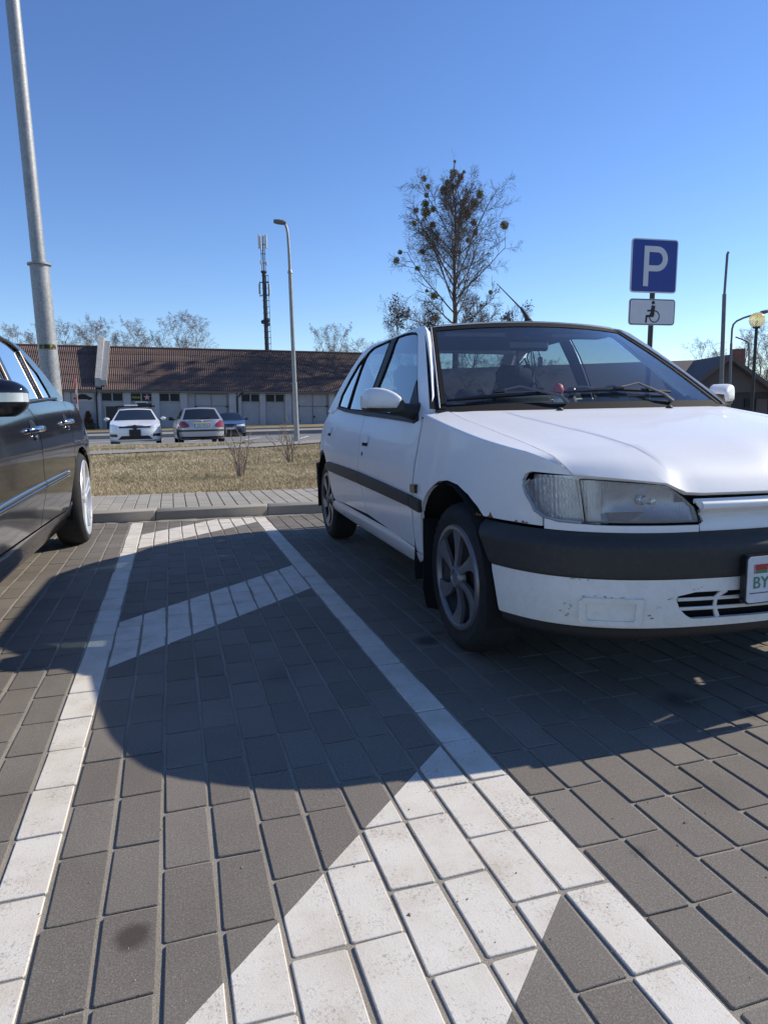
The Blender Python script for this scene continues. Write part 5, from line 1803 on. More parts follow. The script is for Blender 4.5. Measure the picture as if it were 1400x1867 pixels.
for sg in (-1, 1):
    P = [(a, b - zc(a)) for a, b in densify(fender, .012)]
    P = P if sg > 0 else mir(P)
    f_ = panel('front_fender', P, fender_fn, 'white_car', hb, .045, .03, .018, dens=.012, cuts=[((0, z_), (1, z_)) for z_ in (-.0101, -.006, -.003, .0, .003, .006, .0101)])
    q = MB(); xx = sg * .857
    q.prism([(.322, .604), (.385, .602), (.388, .638), (.325, .642)], xx - sg * .012, xx + sg * .008, lambda a, b, d: (d, a, b))
    q.build('side_repeater', 'amber', f_)
    # rust along the lower fender edge
    q = MB(); rr_ = random.Random(4)
    for (y0, h_) in ((-.292, .010), (-.275, .013), (-.258, .008), (-.345, .022), (-.352, .009), (-.335, .006), (-.47, .006), (-.50, .008), (-.515, .005)):
        s0, s1 = Sy(y0) * sg, Sy(y0 + .018) * sg
        a_ = [side(s0, .5865, .0012), side((s0 + s1) / 2, .5865 + h_, .0012), side(s1, .5865, .0012)]
        q.add(a_, [(0, 1, 2)])
    q.build('rust_patch', 'rust', f_)

# hood
def hood_fn(x, u):
    ax = abs(x) / .70
    yr = .30 - .11 * (1 - ax * ax)
    W = min(1.0, ax)
    fx_ = [0, .30, .355, .385, .416, .523, .62, .665, .72]
    yf = float(np.interp(abs(x), fx_, [-.800, -.770, -.762, -.757, -.748, -.708, -.655, -.622, -.58]))
    zf = float(np.interp(abs(x), fx_, [.692, .694, .698, .712, .727, .740, .750, .755, .755]))
    y = yr + (yf - yr) * u
    z = float(np.interp(u, [0, .06, .20, .42, .65, .80, .90, .95, .98, 1.0], [.953, .944, .918, .886, .853, .828, .803, .786, .768, .752]))
    # match the fender edge
    z += (hood_edge(y)[1] - z) * sstep(.60, .70, abs(x)) * (1 - sstep(.9, 1, u))
    z += .010 * (1 - ax * ax) * 4 * u * (1 - u)
    t_ = max(0.0, min(1.0, (u - .70) / .30)) ** 2.4
    zs_ = .694 + .058 * sstep(.10, .66, abs(x))
    e_ = sstep(.90, 1.0, u)
    z += (zs_ + (zf - zs_) * e_ - .752) * t_
    xc_ = .50 - .12 * u
    z += .0018 * sstep(xc_ + .005, xc_ - .0005, abs(x)) * (1 - sstep(.86, .95, u)) * sstep(0.02, .07, u)
    return Vector((x, y, z))
def hx(u):
    y = .30 - .92 * u
    return hood_edge(y)[0] - .0035
us = [i / 30 for i in range(31)]
hoodp = [(hx(u), u) for u in us] + [(x, 1.0) for x in (.6, .5, .416, .385, .355, .3, .2, .1, 0, -.1, -.2, -.3, -.355, -.385, -.416, -.5, -.6)] + [(-hx(u), u) for u in reversed(us)] + [(x, 0.0) for x in (-.5, -.3, 0, .3, .5)]
cuts = []
for sg in (-1, 1):
    for d_ in (-.0005, .0015, .0035, .005):
        cuts.append(((sg * (.50 + d_), 0), (sg * (.38 + d_), 1.0)))
hood = panel('hood', hoodp, hood_fn, 'white_car', hb, .035, .03, .016, cuts=cuts, hub=(0, None, 0.2), smooth=25, dens=.03)
for x in (-.255, .30):
    p = hood_fn(x, .045)
    q = MB(); q.lathe([(.015, -.003), (.015, .004), (.010, .011), (.001, .014)], 10, 'z', p); q.build('washer_nozzle', 'trim', hood, smooth=40)

# front face: headlamps, filler panels, grille
def face(ins): return lambda s, z: PLW.pt(s, z, ins(s, z) if callable(ins) else ins)
Sw = PLW.SW
lens_ins = lambda s, z: .045 + .05 * max(0, (z - .60)) 
corner = [(SI(.656, -.633), .735), (SI(.70, -.585), .740), (SI(.735, -.53), .741), (SI(.752, -.497), .730), (SI(.757, -.482), .712), (SI(.753, -.494), .685), (SI(.746, -.51), .655), (SI(.737, -.528), .634), (SI(.724, -.552), .616), (SI(.69, -.598), .608), (SI(.641, -.648), .605)]
lamp = [(SI(.646, -.643), .737), (SI(.618, -.665), .737), (SI(.523, -.718), .729), (SI(.42, -.752), .718), (SI(.388, -.759), .703), (SI(.364, -.764), .684), (SI(.333, -.769), .650), (SI(.308, -.773), .612), (SI(.316, -.772), .605), (SI(.412, -.754), .605), (SI(.552, -.704), .606), (SI(.632, -.655), .606)]
for sg in (-1, 1):
    def sd(P): return P if sg > 0 else mir(P)
    hl = panel('headlight', sd(lamp), face(lambda s, z: lens_ins(s, z)), 'lens', hb, .03, .03, .02, smooth=60)
    s0_, s1_ = Sw(.30), Sw(.68)
    def bk(s, z):
        t = (abs(s) - s0_) / (s1_ - s0_)
        bowl = max(0.0, 1 - ((t - .42) / .40) ** 2) * max(0.0, 1 - ((z - .668) / .075) ** 2)
        return lens_ins(s, z) + .022 + .048 * math.sqrt(bowl) + .012 * t
    panel('reflector', sd([(Sw(.685), .748), (Sw(.40), .738), (Sw(.29), .60), (Sw(.675), .595)]), face(bk), 'reflector', hl, .012, .012, 0, smooth=60)
    cpt = PLW.pt(sg * (s0_ + .42 * (s1_ - s0_)), .668, .085)
    q = MB(); q.lathe([(.001, -.030), (.010, -.028), (.011, .02), (.016, .022), (.016, .035)], 10, 'y', cpt); q.build('bulb', 'chrome', hl, smooth=50)
    # dark inner frame and rubber round the lamp
    fr_ = [(SI(.652, -.637), .745), (SI(.618, -.665), .744), (SI(.523, -.718), .737), (SI(.415, -.753), .726), (SI(.376, -.761), .710), (SI(.352, -.766), .689), (SI(.320, -.771), .652), (SI(.294, -.775), .610), (SI(.302, -.774), .597), (SI(.412, -.754), .598), (SI(.552, -.704), .599), (SI(.638, -.65), .599)]
    ringp = MB()
    A_, B_ = fr_, lamp
    n = len(A_)
    def mp(P, i_, ins): return [PLW.pt(sg * a, b, ins + lens_ins(a, b)) for a, b in P]
    A_ = [((a[0] + 2 * b[0]) / 3, (a[1] + 2 * b[1]) / 3) for a, b in zip(A_, B_)]
    o1, i1, i2 = mp(A_, 0, .002), mp(B_, 0, -.002), mp(B_, 0, .03)
    ringp.add(o1 + i1 + i2, [(k, (k + 1) % n, n + (k + 1) % n, n + k) for k in range(n)] + [(n + k, n + (k + 1) % n, 2 * n + (k + 1) % n, 2 * n + k) for k in range(n)])
    ringp.build('headlight_seal', 'seal_and_gap_shade', hl, smooth=40)
    ts_ = panel('turn_signal', sd(corner), face(lambda s, z: lens_ins(s, z) + .004), 'lens', hb, .02, .02, .02, smooth=60)
    panel('reflector', sd([(Sw(.68), .745), (Sw(.795), .745), (Sw(.795), .60), (Sw(.665), .602)]), face(lambda s, z: lens_ins(s, z) + .045), 'reflector', ts_, .02, .02, 0, smooth=60)
    # pale bezel along the lower corner
    bz = MB(); edge_ = corner[3:]
    bz.tube([PLW.pt(sg * a, b, lens_ins(a, b) - .001) for a, b in edge_], .0055, 6)
    bz.build('lamp_bezel', simple('clear_lens_edge', (.30, .30, .32), .3) if sg < 0 else bpy.data.materials['clear_lens_edge'], ts_, smooth=60)
    # dark recess behind both lamps
    panel('lamp_housing', sd([(Sw(.27), .585), (Sw(.27), .70), (Sw(.40), .745), (Sw(.69), .765), (Sw(.82), .765), (Sw(.825), .585)]), face(lambda s, z: .135 if abs(s) < Sw(.7) else .11), 'void', hb, .04, .04, 0)
    panel('lamp_panel', sd([(Sw(.318), .574), (SI(.724, -.552), .578), (SI(.724, -.552), .612), (SI(.69, -.598), .602), (Sw(.6), .5975), (Sw(.318), .5955)]), face(lambda s, z: .043), 'white_car', hb, .04, .03, .012)
# grille panel between the lamps
GR = [(-.36, .0)]
def gr_fn(s, z):
    ins = float(np.interp(z, [.565, .578, .60, .618, .626, .632, .640, .646, .668, .676, .690], [.050, .045, .050, .060, .072, .060, .046, .040, .038, .050, .085]))
    return PLW.pt(s, z, ins)
gp = [(Sw(.312), .570), (Sw(.312), .598), (Sw(.298), .605), (Sw(.310), .636), (Sw(.337), .670), (Sw(.335), .676)]
panel('grille', gp + mir(gp), gr_fn, 'white_car', hb, .05, .006, .01, smooth=50)
panel('grille_recess', [(-Sw(.37), .66), (Sw(.37), .66), (Sw(.37), .705), (-Sw(.37), .705)], lambda s, z: PLW.pt(s, z, .10), 'void', hb, .06, .05, 0)
q = MB()
q.tube([PLW.pt(s_, .655, .036) for s_ in np.linspace(-Sw(.318), Sw(.318), 17)], .014, 10)
q.build('grille_bar', 'white_car', hb, smooth=50)

# bumper: black strip, painted lower part with air intake, black lip
sA = Sy(-.285)
def strip_fn(s, z):
    return PLW.pt(s, z, float(np.interp(z, [.436, .440, .45, .535, .541, .560, .576], [.008, -.001, -.004, -.005, .000, .014, .045])))
def end_y(z): return float(np.interp(z, [.27, .37, .455, .585], [-.434, -.413, -.386, -.287]))
sp_ = [(Sy(end_y(.437)), .437), (Sy(end_y(.50)), .50), (Sy(end_y(.576)), .576)]
panel('bumper_strip', sp_ + mir(sp_), strip_fn, 'trim', hb, .05, .0085, .02, smooth=22)
def low_fn(s, z, off=0.0): return PLW.pt(s, z, float(np.interp(z, [.26, .285, .30, .41, .437], [.012, .004, .001, .0, .004])) - off)
iw, it, ib = Sw(.345), .397, .313
ei = Sw(.402)
endL = [(Sy(end_y(z)), z) for z in (.283, .33, .38, .437)]
bl = [(Sw(.345), .397), (Sw(.40), .386), (ei, .370), (Sw(.392), .345), (Sw(.372), .325), (Sw(.352), .313)]
right = [(0, .397)] + [bl[0]] + bl[1:] + [(0, .313), (0, .283)] + endL + [(0, .437)]
# two halves, each a C round the intake
half = [(0, .437), (0, .397)] + bl + [(0, .313), (0, .290)] + endL
bp_ = panel('bumper', [half, mir(half)], low_fn, 'bumper_white', hb, .05, .04, .014, smooth=35, dens=.03)
lipe = [(Sy(-.434), .287), (Sy(-.43), .232)]
panel('bumper_lip', [(Sy(-.43), .232), (Sy(-.434), .283)] + [(-Sy(-.434), .283), (-Sy(-.43), .232)], lambda s, z: PLW.pt(s, z + (.012 * (1 - min(1, abs(s) / Sw(.6))) if z > .0 else 0), float(np.interp(z, [.23, .25, .275, .285], [.06, .02, .012, .006]))), 'trim', hb, .05, .012, .03, smooth=40)
# intake bars and dark backing
panel('intake_backing', [(-Sw(.43), .30), (Sw(.43), .30), (Sw(.43), .41), (-Sw(.43), .41)], lambda s, z: PLW.pt(s, z, .06), 'void', hb, .06, .04, 0)
for z in (.3725, .343):
    q = MB(); q.tube([PLW.pt(s_, z, .012) for s_ in np.linspace(-Sw(.395), Sw(.395), 19)], .0058, 6); q.build('intake_bar', 'bumper_white', bp_, smooth=50)
for x in (-.27, .27):
    sg = 1 if x > 0 else -1
    q = MB(); q.tube([PLW.pt(sg * Sw(abs(x) - .03), .397, .014), PLW.pt(sg * Sw(abs(x)), .375, .014), PLW.pt(sg * Sw(abs(x) + .004), .345, .014), PLW.pt(sg * Sw(abs(x) - .006), .314, .014)], [.010, .006, .006, .008], 6); q.build('intake_fin', 'bumper_white', bp_, smooth=50)
# blanked fog lamp recess
for sg in (-1, 1):
    outer = [(Sw(.500), .380), (Sw(.652), .380), (Sw(.664), .368), (Sw(.664), .306), (Sw(.652), .293), (Sw(.515), .294), (Sw(.506), .305)]
    innr = [(Sw(.520), .366), (Sw(.640), .366), (Sw(.648), .360), (Sw(.648), .318), (Sw(.642), .308), (Sw(.526), .309), (Sw(.522), .316)]
    q = MB(); n = 7
    rings = [[low_fn(sg * a, b, d_) for a, b in P] for P, d_ in ((outer, .000), (outer, .011), (innr, .008), (innr, -.010))]
    q.add([p for r_ in rings for p in r_], [(r_ * n + k, r_ * n + (k + 1) % n, (r_ + 1) * n + (k + 1) % n, (r_ + 1) * n + k) for r_ in range(3) for k in range(n)] + [tuple(range(3 * n, 4 * n))])
    q.build('fog_lamp_blank', 'bumper_white', bp_, smooth=25)
# scuffs and chips round the blank
sr_ = random.Random(12)
for (x0_, z0_, n_, w_, h_) in ((-.42, .379, 5, .022, .004), (-.455, .352, 3, .006, .008), (-.47, .322, 7, .012, .012), (-.60, .384, 9, .055, .002), (-.695, .335, 8, .014, .02), (-.33, .41, 4, .03, .006), (-.66, .435, 5, .04, .002)):
    q = MB()
    for i in range(n_):
        xx_, zz_ = x0_ + sr_.uniform(-w_, w_), z0_ + sr_.uniform(-h_, h_)
        a_ = sr_.uniform(.002, .006); b_ = sr_.uniform(.0008, .0022)
        q.add([low_fn(-Sw(abs(xx_ + dx)), zz_ + dz, .0009) for dx, dz in ((-a_, 0), (0, -b_), (a_, sr_.uniform(-b_, b_)), (0, b_))], [(0, 1, 2, 3)])
    q.build('scuff_mark', 'scuff', bp_)
# number plate
pl = MB()
PX, PZ0, PZ1 = -.206, .362, .504
py = lambda x: -.862 + .012 * (x / .27) ** 2
pl.prism(rrect(PX - .006, PZ0 - .004, PX + .541, PZ1 + .004, .014), -.838, -.858, lambda a, b, d: (a, d, b))  # black margin past the face also paints the shade beside the plate
po = pl.build('number_plate', 'gloss_black', hb)
q = MB(); q.prism(rrect(PX, PZ0, PX + .535, PZ1, .012), -.858, -.861, lambda a, b, d: (a, d, b)); q.build('plate_face', 'plate_white', po)
q = MB(); q.prism([(PX + .028, .462), (PX + .072, .462), (PX + .072, .480), (PX + .028, .480)], -.861, -.8618, lambda a, b, d: (a, d, b)); q.build('flag_red_band', 'plate_red', po)
q = MB(); q.prism([(PX + .028, .452), (PX + .072, .452), (PX + .072, .4615), (PX + .028, .4615)], -.861, -.8618, lambda a, b, d: (a, d, b)); q.build('flag_green_band', 'plate_green', po)
q = MB(); q.prism([(PX + .021, .452), (PX + .0275, .452), (PX + .0275, .480), (PX + .021, .480)], -.861, -.8618, lambda a, b, d: (a, d, b)); q.build('flag_hoist_band', simple('flag_ornament', (.42, .2, .2), .5, var=.5, vscale=200), po)
text_obj('plate_letters', 'BY', .052, 'letter_green', po, Matrix.Translation((PX + .049, -.8622, .422)) @ Matrix.Rotation(math.pi / 2, 4, 'X'))
q = MB(); q.box((PX + .26, -.8613, .3915), (.50, .0015, .0025)); q.build('plate_line', simple('navy_ink', (.03, .03, .10), .5), po)

# doors and body sides
fd = [(.401, .352), (.412, .351), (1.232, .388), (1.328, .537), (1.393, .635), (1.404, .76), (1.444, .868), (1.468, .915), (1.474, .938), (1.2, .930), (.9, .920), (.63, .911), (.50, .904), (.445, .915), (.42, .925), (.388, .925), (.384, .88), (.392, .79), (.401, .73), (.404, .64), (.404, .5)]
rd_ = [(1.244, .387), (1.7, .378), (2.196, .363), (2.238, .40), (2.288, .457), (2.34, .52), (2.412, .585), (2.49, .64), (2.56, .672), (2.62, .69), (2.672, .765), (2.672, .85), (2.63, .92), (2.56, .975), (2.43, .985), (2.14, .966), (1.8, .952), (1.482, .939), (1.476, .915), (1.452, .866), (1.412, .76), (1.401, .633), (1.336, .535)]
ra = [(2.285, .40), (2.33, .48), (2.37, .545), (2.45, .610), (2.55, .652), (2.67, .668), (2.79, .655), (2.89, .615), (2.97, .55), (3.02, .47)]
qp = [(2.42, .588), (2.49, .636), (2.56, .667), (2.67, .676), (2.79, .662), (2.89, .622), (2.96, .572), (3.02, .56), (3.10, .56), (3.10, .80), (3.02, .92), (2.80, .99), (2.56, .985), (2.64, .92), (2.682, .85), (2.682, .765), (2.628, .688), (2.56, .676), (2.49, .645)]
qp = [(2.56, .680), (2.67, .684), (2.79, .662), (2.89, .622), (2.96, .572), (3.02, .56), (3.10, .56), (3.10, .80), (3.02, .92), (2.80, .99), (2.565, .985), (2.638, .92), (2.682, .85), (2.682, .765), (2.63, .690)]
sill = [(.29, .325), (.40, .330), (.42, .343), (1.24, .379), (1.7, .371), (2.2, .356), (2.25, .34), (2.33, .30), (2.36, .255), (1.1, .255), (.60, .255), (.42, .270), (.33, .30)]
mould_f = [(.258, .533), (.262, .575), (.9, .594), (1.385, .616), (1.37, .560), (.9, .543)]
for sg in (-1, 1):
    def sd(P): return [(sg * Sy(a), b) for a, b in (P if sg > 0 else P[::-1])]
    dF = panel('front_door', sd(fd), side, 'white_car', hb, .06, .03, .016)
    dR = panel('rear_door', sd(rd_), side, 'white_car', hb, .06, .03, .016)
    panel('rear_quarter_panel', sd(qp), side, 'white_car', hb, .05, .03, .016)
    panel('sill', sd(sill), lambda s, z: PLW.pt(s, z, float(np.interp(z, [.25, .27, .30, .335, .36], [.075, .055, .040, .030, .040]))), 'white_car', hb, .08, .012, .02)
    mo = lambda s, z: PLW.pt(s, z, h_ins(s, z) - .016)
    def mou(P, par):
        return panel('side_moulding', sd(P), mo, 'trim', par, .06, .012, .017, smooth=25)
    mou([(.404, .536), (.404, .587), (.9, .604), (1.380, .6165), (1.345, .5515), (.9, .545)], dF)
    mou([(1.386, .6165), (1.9, .620), (2.30, .618), (2.42, .592), (2.365, .557), (1.9, .556), (1.352, .552)], dR)
    mou([(.262, .527), (.262, .580), (.396, .586), (.396, .534)], hb)
    panel('gap_shade_sheet', sd([(.34, .36), (2.15, .36), (2.30, .52), (2.45, .66), (2.66, .72), (2.66, .93), (2.4, .97), (.36, .93)]), lambda s, z: side(s, z, -.011), 'void', hb, .12, .06, 0)  # dark sheet behind the doors, painted shade for their gaps
    # belt strips
    def belt(P, par): panel('belt_strip', [(sg * a, b) for a, b in (P if sg > 0 else P[::-1])], lambda y, z: Vector((-abs(0) + (1 if y > 0 else -1) * (.800 - (z - .914) * .35 - .02 * sstep(1.8, 2.6, abs(y))), abs(y), z)), 'trim', par, .08, .02, .012)
    belt([(.52, .905), (.52, .926), (.70, .934), (1.474, .963), (1.474, .943), (.70, .914)], dF)
    belt([(1.482, .943), (1.482, .963), (2.03, .980), (2.40, 1.003), (2.43, .991), (2.14, .970)], dR)
    # handles: flap in a recess, and the lock
    for dr_, y0, y1, zz in ((dF, 1.205, 1.355, .798), (dR, 2.30, 2.44, .826)):
        c0 = side(sg * Sy((y0 + y1) / 2), zz)
        q = MB(); n_ = 10
        fnp = lambda a, b, d: side(sg * Sy(a), b, d)
        q.prism(rrect(y0, zz - .038, y1, zz + .036, .012, 3), -.002, .0025, fnp); rec = q.build('handle_recess', 'white_car', dr_, smooth=30)
        q = MB(); q.prism(rrect(y0 + .008, zz - .008, y1 - .008, zz + .030, .010, 3), .002, .012, fnp); q.build('door_handle', 'white_car', dr_, smooth=30)
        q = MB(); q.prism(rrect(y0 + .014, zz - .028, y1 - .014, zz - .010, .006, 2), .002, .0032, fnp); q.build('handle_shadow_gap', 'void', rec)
    q = MB(); lk = side(sg * Sy(1.325), .722)
    q.lathe([(.001, .003), (.011, .003), (.013, 0), (.013, -.004)], 14, 'x', lk) if sg > 0 else q.lathe([(.001, -.003), (.011, -.003), (.013, 0), (.013, .004)], 14, 'x', lk)
    q.build('door_lock', 'gloss_black', dF, smooth=40)

# greenhouse
def gw(y, z):
    base = .785 - (min(z, 1.37) - .93) * .435 - .03 * max(0, min(1, (y - 1.8) / 1.2)) ** 2
    if z > 1.37:
        t = min(1.0, (z - 1.37) / .062)
        base -= .10 * (1 - math.sqrt(max(0, 1 - t * t))) + .02 * t
    return base
def ghf(off=0.0):
    return lambda y, z: Vector(((1 if y > 0 else -1) * (gw(abs(y), z) + off), abs(y), z))
frame = [(.353, .968), (.42, 1.03), (.60, 1.165), (.78, 1.29), (.90, 1.365), (.965, 1.392), (1.02, 1.405), (1.235, 1.424), (1.60, 1.430), (2.02, 1.422), (2.20, 1.402), (2.33, 1.355), (2.47, 1.275), (2.60, 1.180), (2.70, 1.08), (2.78, .97), (2.60, .955), (2.44, .985), (2.455, 1.02), (2.475, 1.085), (2.40, 1.19), (2.29, 1.295), (2.14, 1.352), (1.99, 1.387), (1.6, 1.400), (1.34, 1.401), (1.19, 1.391), (1.085, 1.377), (1.04, 1.362), (.985, 1.322), (.89, 1.243), (.74, 1.122), (.66, 1.06), (.562, .99), (.49, .935), (.455, .905), (.40, .915), (.375, .935)]
fw_ = [(.664, .940), (.706, 1.012), (.718, 1.062), (.742, 1.115), (.89, 1.234), (.985, 1.314), (1.040, 1.352), (1.083, 1.367), (1.19, 1.381), (1.34, 1.391), (1.476, 1.392), (1.452, 1.284), (1.446, 1.197), (1.45, 1.105), (1.462, .968)]
rw_ = [(1.59, .972), (1.585, 1.116), (1.592, 1.25), (1.616, 1.388), (1.99, 1.377), (2.085, 1.355), (2.125, 1.325), (2.128, 1.239), (2.096, 1.125), (2.030, .985)]
qw_ = [(2.082, .990), (2.136, 1.126), (2.160, 1.253), (2.158, 1.325), (2.275, 1.283), (2.368, 1.196), (2.452, 1.088), (2.43, 1.022), (2.405, 1.008)]
def off_poly(P, d):
    c = (sum(p[0] for p in P) / len(P), sum(p[1] for p in P) / len(P))
    return [(p[0] + (p[0] - c[0]) / max(1e-6, math.hypot(p[0] - c[0], p[1] - c[1])) * d, p[1] + (p[1] - c[1]) / max(1e-6, math.hypot(p[0] - c[0], p[1] - c[1])) * d) for p in P]
for sg in (-1, 1):
    def sd(P): return [(sg * a, b) for a, b in (P if sg > 0 else P[::-1])]
    panel('roof_frame', sd(frame), ghf(), 'white_car', hb, .05, .025, .02, smooth=50)
    for nm, P in (('front_door_window', fw_), ('rear_door_window', rw_), ('quarter_window', qw_)):
        g_ = panel(nm, sd(P), ghf(-.010), 'side_glass', hb, .08, .06, 0)
        O = off_poly(P, .012); n = len(P)
        q = MB(); f1 = ghf(-.002); f2 = ghf(-.014)
        q.add([f1(sg * a, b) for a, b in O] + [f1(sg * a, b) for a, b in P] + [f2(sg * a, b) for a, b in P], [(k, (k + 1) % n, n + (k + 1) % n, n + k) for k in range(n)] + [(n + k, n + (k + 1) % n, 2 * n + (k + 1) % n, 2 * n + k) for k in range(n)])
        q.build('window_seal', 'seal_and_gap_shade', g_)
    panel('pillar_trim', sd([(1.484, .968), (1.474, 1.105), (1.472, 1.2), (1.478, 1.284), (1.495, 1.398), (1.603, 1.396), (1.575, 1.25), (1.568, 1.116), (1.574, .972)]), ghf(-.004), 'trim', hb, .08, .06, .006)
    # mirror: black base, arm, white shell
    mb_ = panel('door_mirror', sd([(.728, 1.108), (.698, 1.012), (.660, .936), (.60, .912), (.500, .902), (.478, .925), (.56, .992), (.66, 1.06)]), ghf(.006), 'trim', hb, .05, .04, .03)
    q = MB()
    q.tube([(sg * .765, .56, .955), (sg * .80, .54, .957), (sg * .86, .53, .968), (sg * .90, .53, .975)], [.045, .038, .030, .026], 10)
    q.build('mirror_arm', 'trim', mb_, smooth=50)
    def shell(outline, ys, name, mt, par):
        c = (sum(p[0] for p in outline) / len(outline), sum(p[1] for p in outline) / len(outline))
        q_ = MB(); n = len(outline); V_ = []
        for y, k in ys:
            for p in outline:
                w_ = .86 + (c[0] + (p[0] - c[0]) * k - .86) * .80
                V_.append((sg * w_, y + (w_ - .86) * .62, c[1] + (p[1] - c[1]) * k))
        q_.add(V_, [(r_ * n + i, r_ * n + (i + 1) % n, (r_ + 1) * n + (i + 1) % n, (r_ + 1) * n + i) for r_ in range(len(ys) - 1) for i in range(n)] + [tuple(range(n)), tuple(range((len(ys) - 1) * n, len(ys) * n))])
        return q_.build(name, mt, par, smooth=60)
    ol = [(1.047, .985), (1.049, 1.01), (1.045, 1.035), (1.034, 1.055), (1.015, 1.066), (.985, 1.069), (.95, 1.065), (.92, 1.056), (.89, 1.042), (.866, 1.024), (.860, 1.014), (.872, .99), (.886, .970), (.93, .969), (.98, .970), (1.03, .972), (1.042, .976)]
    shell(ol, [(.585, .96), (.58, 1.0), (.53, 1.0), (.495, .975), (.470, .91), (.455, .78), (.448, .5), (.446, .2)], 'mirror_shell', 'white_car', mb_)
    ol2 = [(1.044, .978), (1.03, .962), (.98, .956), (.93, .955), (.885, .956), (.85, .965), (.845, 1.0), (.858, 1.016), (.885, .974), (1.0, .976)]
    shell(ol2, [(.588, .97), (.585, 1.0), (.53, 1.0), (.49, .96), (.465, .88)], 'mirror_foot', 'trim', mb_)
    q = MB(); q.prism([(.86 + (a - .86) * .78, b) for a, b in ol], .586, .588, lambda a, b, d: (sg * a, d + (a - .86) * .62, b)); q.build('mirror_glass', 'chrome', mb_)

# windscreen, roof, rear
def ws(a, b, off=0.0):
    pb = Vector((.765 * a, .345 - .085 * (1 - a * a), .962)); pt_ = Vector((.572 * a, .965 - .10 * (1 - a * a), 1.380 + .022 * (1 - a * a)))
    p = pb.lerp(pt_, b)
    n = Vector((0.25 * a, -.55, .80)).normalized()
    return p + n * (off + .012 * math.sin(math.pi * max(0, min(1, b))))
wsp = [(-1 + .075, .0), (1 - .075, .0), (1 - .075, .965), (-1 + .075, .965)]
wsp = [(-.945, -.02), (.945, -.02), (.945, .955), (.90, .968), (-.90, .968), (-.945, .955)]
wg = panel('windscreen', wsp, lambda a, b: ws(a, b), 'glass', hb, .12, .12, 0, hub=(0, 2.0, .5))
def strip_ws(P0, P1, name, mt, par, off=.004):
    q_ = MB(); n = len(P0)
    q_.add([ws(a, b, off) for a, b in P0] + [ws(a, b, off) for a, b in P1], [(i, i + 1, n + i + 1, n + i) for i in range(n - 1)])
    return q_.build(name, mt, par, smooth=60)
bs = [i / 12 for i in range(13)]
for sg in (-1, 1):
    strip_ws([(sg * 1.02, b) for b in bs], [(sg * .925, b) for b in bs], 'screen_seal', 'seal_and_gap_shade', wg, .005)
    q = MB(); q.tube([ws(sg * .965, b, .009) for b in bs], .004, 5); q.build('screen_trim_line', 'satin', wg)
aa = [-.98 + 1.96 * i / 20 for i in range(21)]
strip_ws([(a, 1.03) for a in aa], [(a, .952) for a in aa], 'screen_header', 'seal_and_gap_shade', wg, .003)
strip_ws([(a, .045) for a in aa], [(a, -.05) for a in aa], 'screen_base_band', 'seal_and_gap_shade', wg, .002)
# roof
def roof_fn(x, y):
    yf = .965 - .10 * (1 - (x / .572) ** 2) if abs(x) < .572 else .965
    t = (y - .9) / 1.4
    z = 1.404 + .030 * math.sin(math.pi * min(1, max(0, t * .75 + .12))) - .022 * (abs(x) / .57) ** 2.5
    if abs(x) > .50:
        z -= .020 * ((abs(x) - .50) / .07) ** 2
    return Vector((x, y, z))
rp = [(x, (.965 - .10 * (1 - (x / .572) ** 2)) + .004) for x in [-.56 + 1.12 * i / 16 for i in range(17)]] + [(.56, 2.20), (.3, 2.30), (0, 2.33), (-.3, 2.30), (-.56, 2.20)]
rf = panel('roof', rp, roof_fn, 'white_car', hb, .07, .10, .01, hub=(0, None, .5), smooth=60)
q = MB(); q.tube([(0.0, .95, 1.425), (0.0, .965, 1.45), (0.0, 1.03, 1.505)], [.022, .013, .008], 10)
q.lathe([(.030, 1.412), (.030, 1.424), (.018, 1.432)], 12, 'z', (0, .95, 0))
ae = q.build('aerial', 'trim', rf, smooth=50)
q = MB(); q.tube([(0, 1.025, 1.50), (0, 1.345, 1.692)], [.0045, .0022], 6); q.build('aerial_rod', 'black_metal', ae)
# rear: tailgate glass, tailgate, lamps, bumper
def tg(a, b):
    pb = Vector((.70 * a, 2.86 - .0 + .09 * (1 - a * a), .97)); pt_ = Vector((.56 * a, 2.24 + .10 * (1 - a * a), 1.395 + .02 * (1 - a * a)))
    return pb.lerp(pt_, b)
rg_ = panel('rear_window', [(-.90, .05), (.90, .05), (.90, .93), (-.90, .93)], lambda a, b: tg(a, b), 'side_glass', hb, .2, .15, 0, hub=(0, 1.5, .8))
q = MB()
for (P0, P1) in (([(-1.02, b) for b in bs], [(-.89, b) for b in bs]), ([(1.02, b) for b in bs], [(.89, b) for b in bs])):
    n = len(P0); q.add([tg(*p) for p in P0] + [tg(*p) for p in P1], [(i, i + 1, n + i + 1, n + i) for i in range(n - 1)])
for (b0, b1) in ((-.02, .06), (.92, 1.03)):
    q.add([tg(a, b0) for a in aa] + [tg(a, b1) for a in aa], [(i, i + 1, 22 + i, 21 + i) for i in range(20)])
q.build('tailgate_frame', 'white_car', hb, smooth=60)
Sr = PLW.SR
tgp = [(Sr(.62), .60), (Sr(.62), .97)]
panel('tailgate', [(PLW.L - 0.001, .60), (Sr(.62), .60), (Sr(.60), .97), (PLW.L - 0.001, .98)], lambda s, z: PLW.pt(s, z, .03 + max(0, z - .72) * .75), 'white_car', hb, .06, .05, .01)
panel('tailgate_side', [(-(PLW.L - 0.001), .60), (-Sr(.62), .60), (-Sr(.60), .97), (-(PLW.L - 0.001), .98)], lambda s, z: PLW.pt(s, z, .03 + max(0, z - .72) * .75), 'white_car', hb, .06, .05, .01)
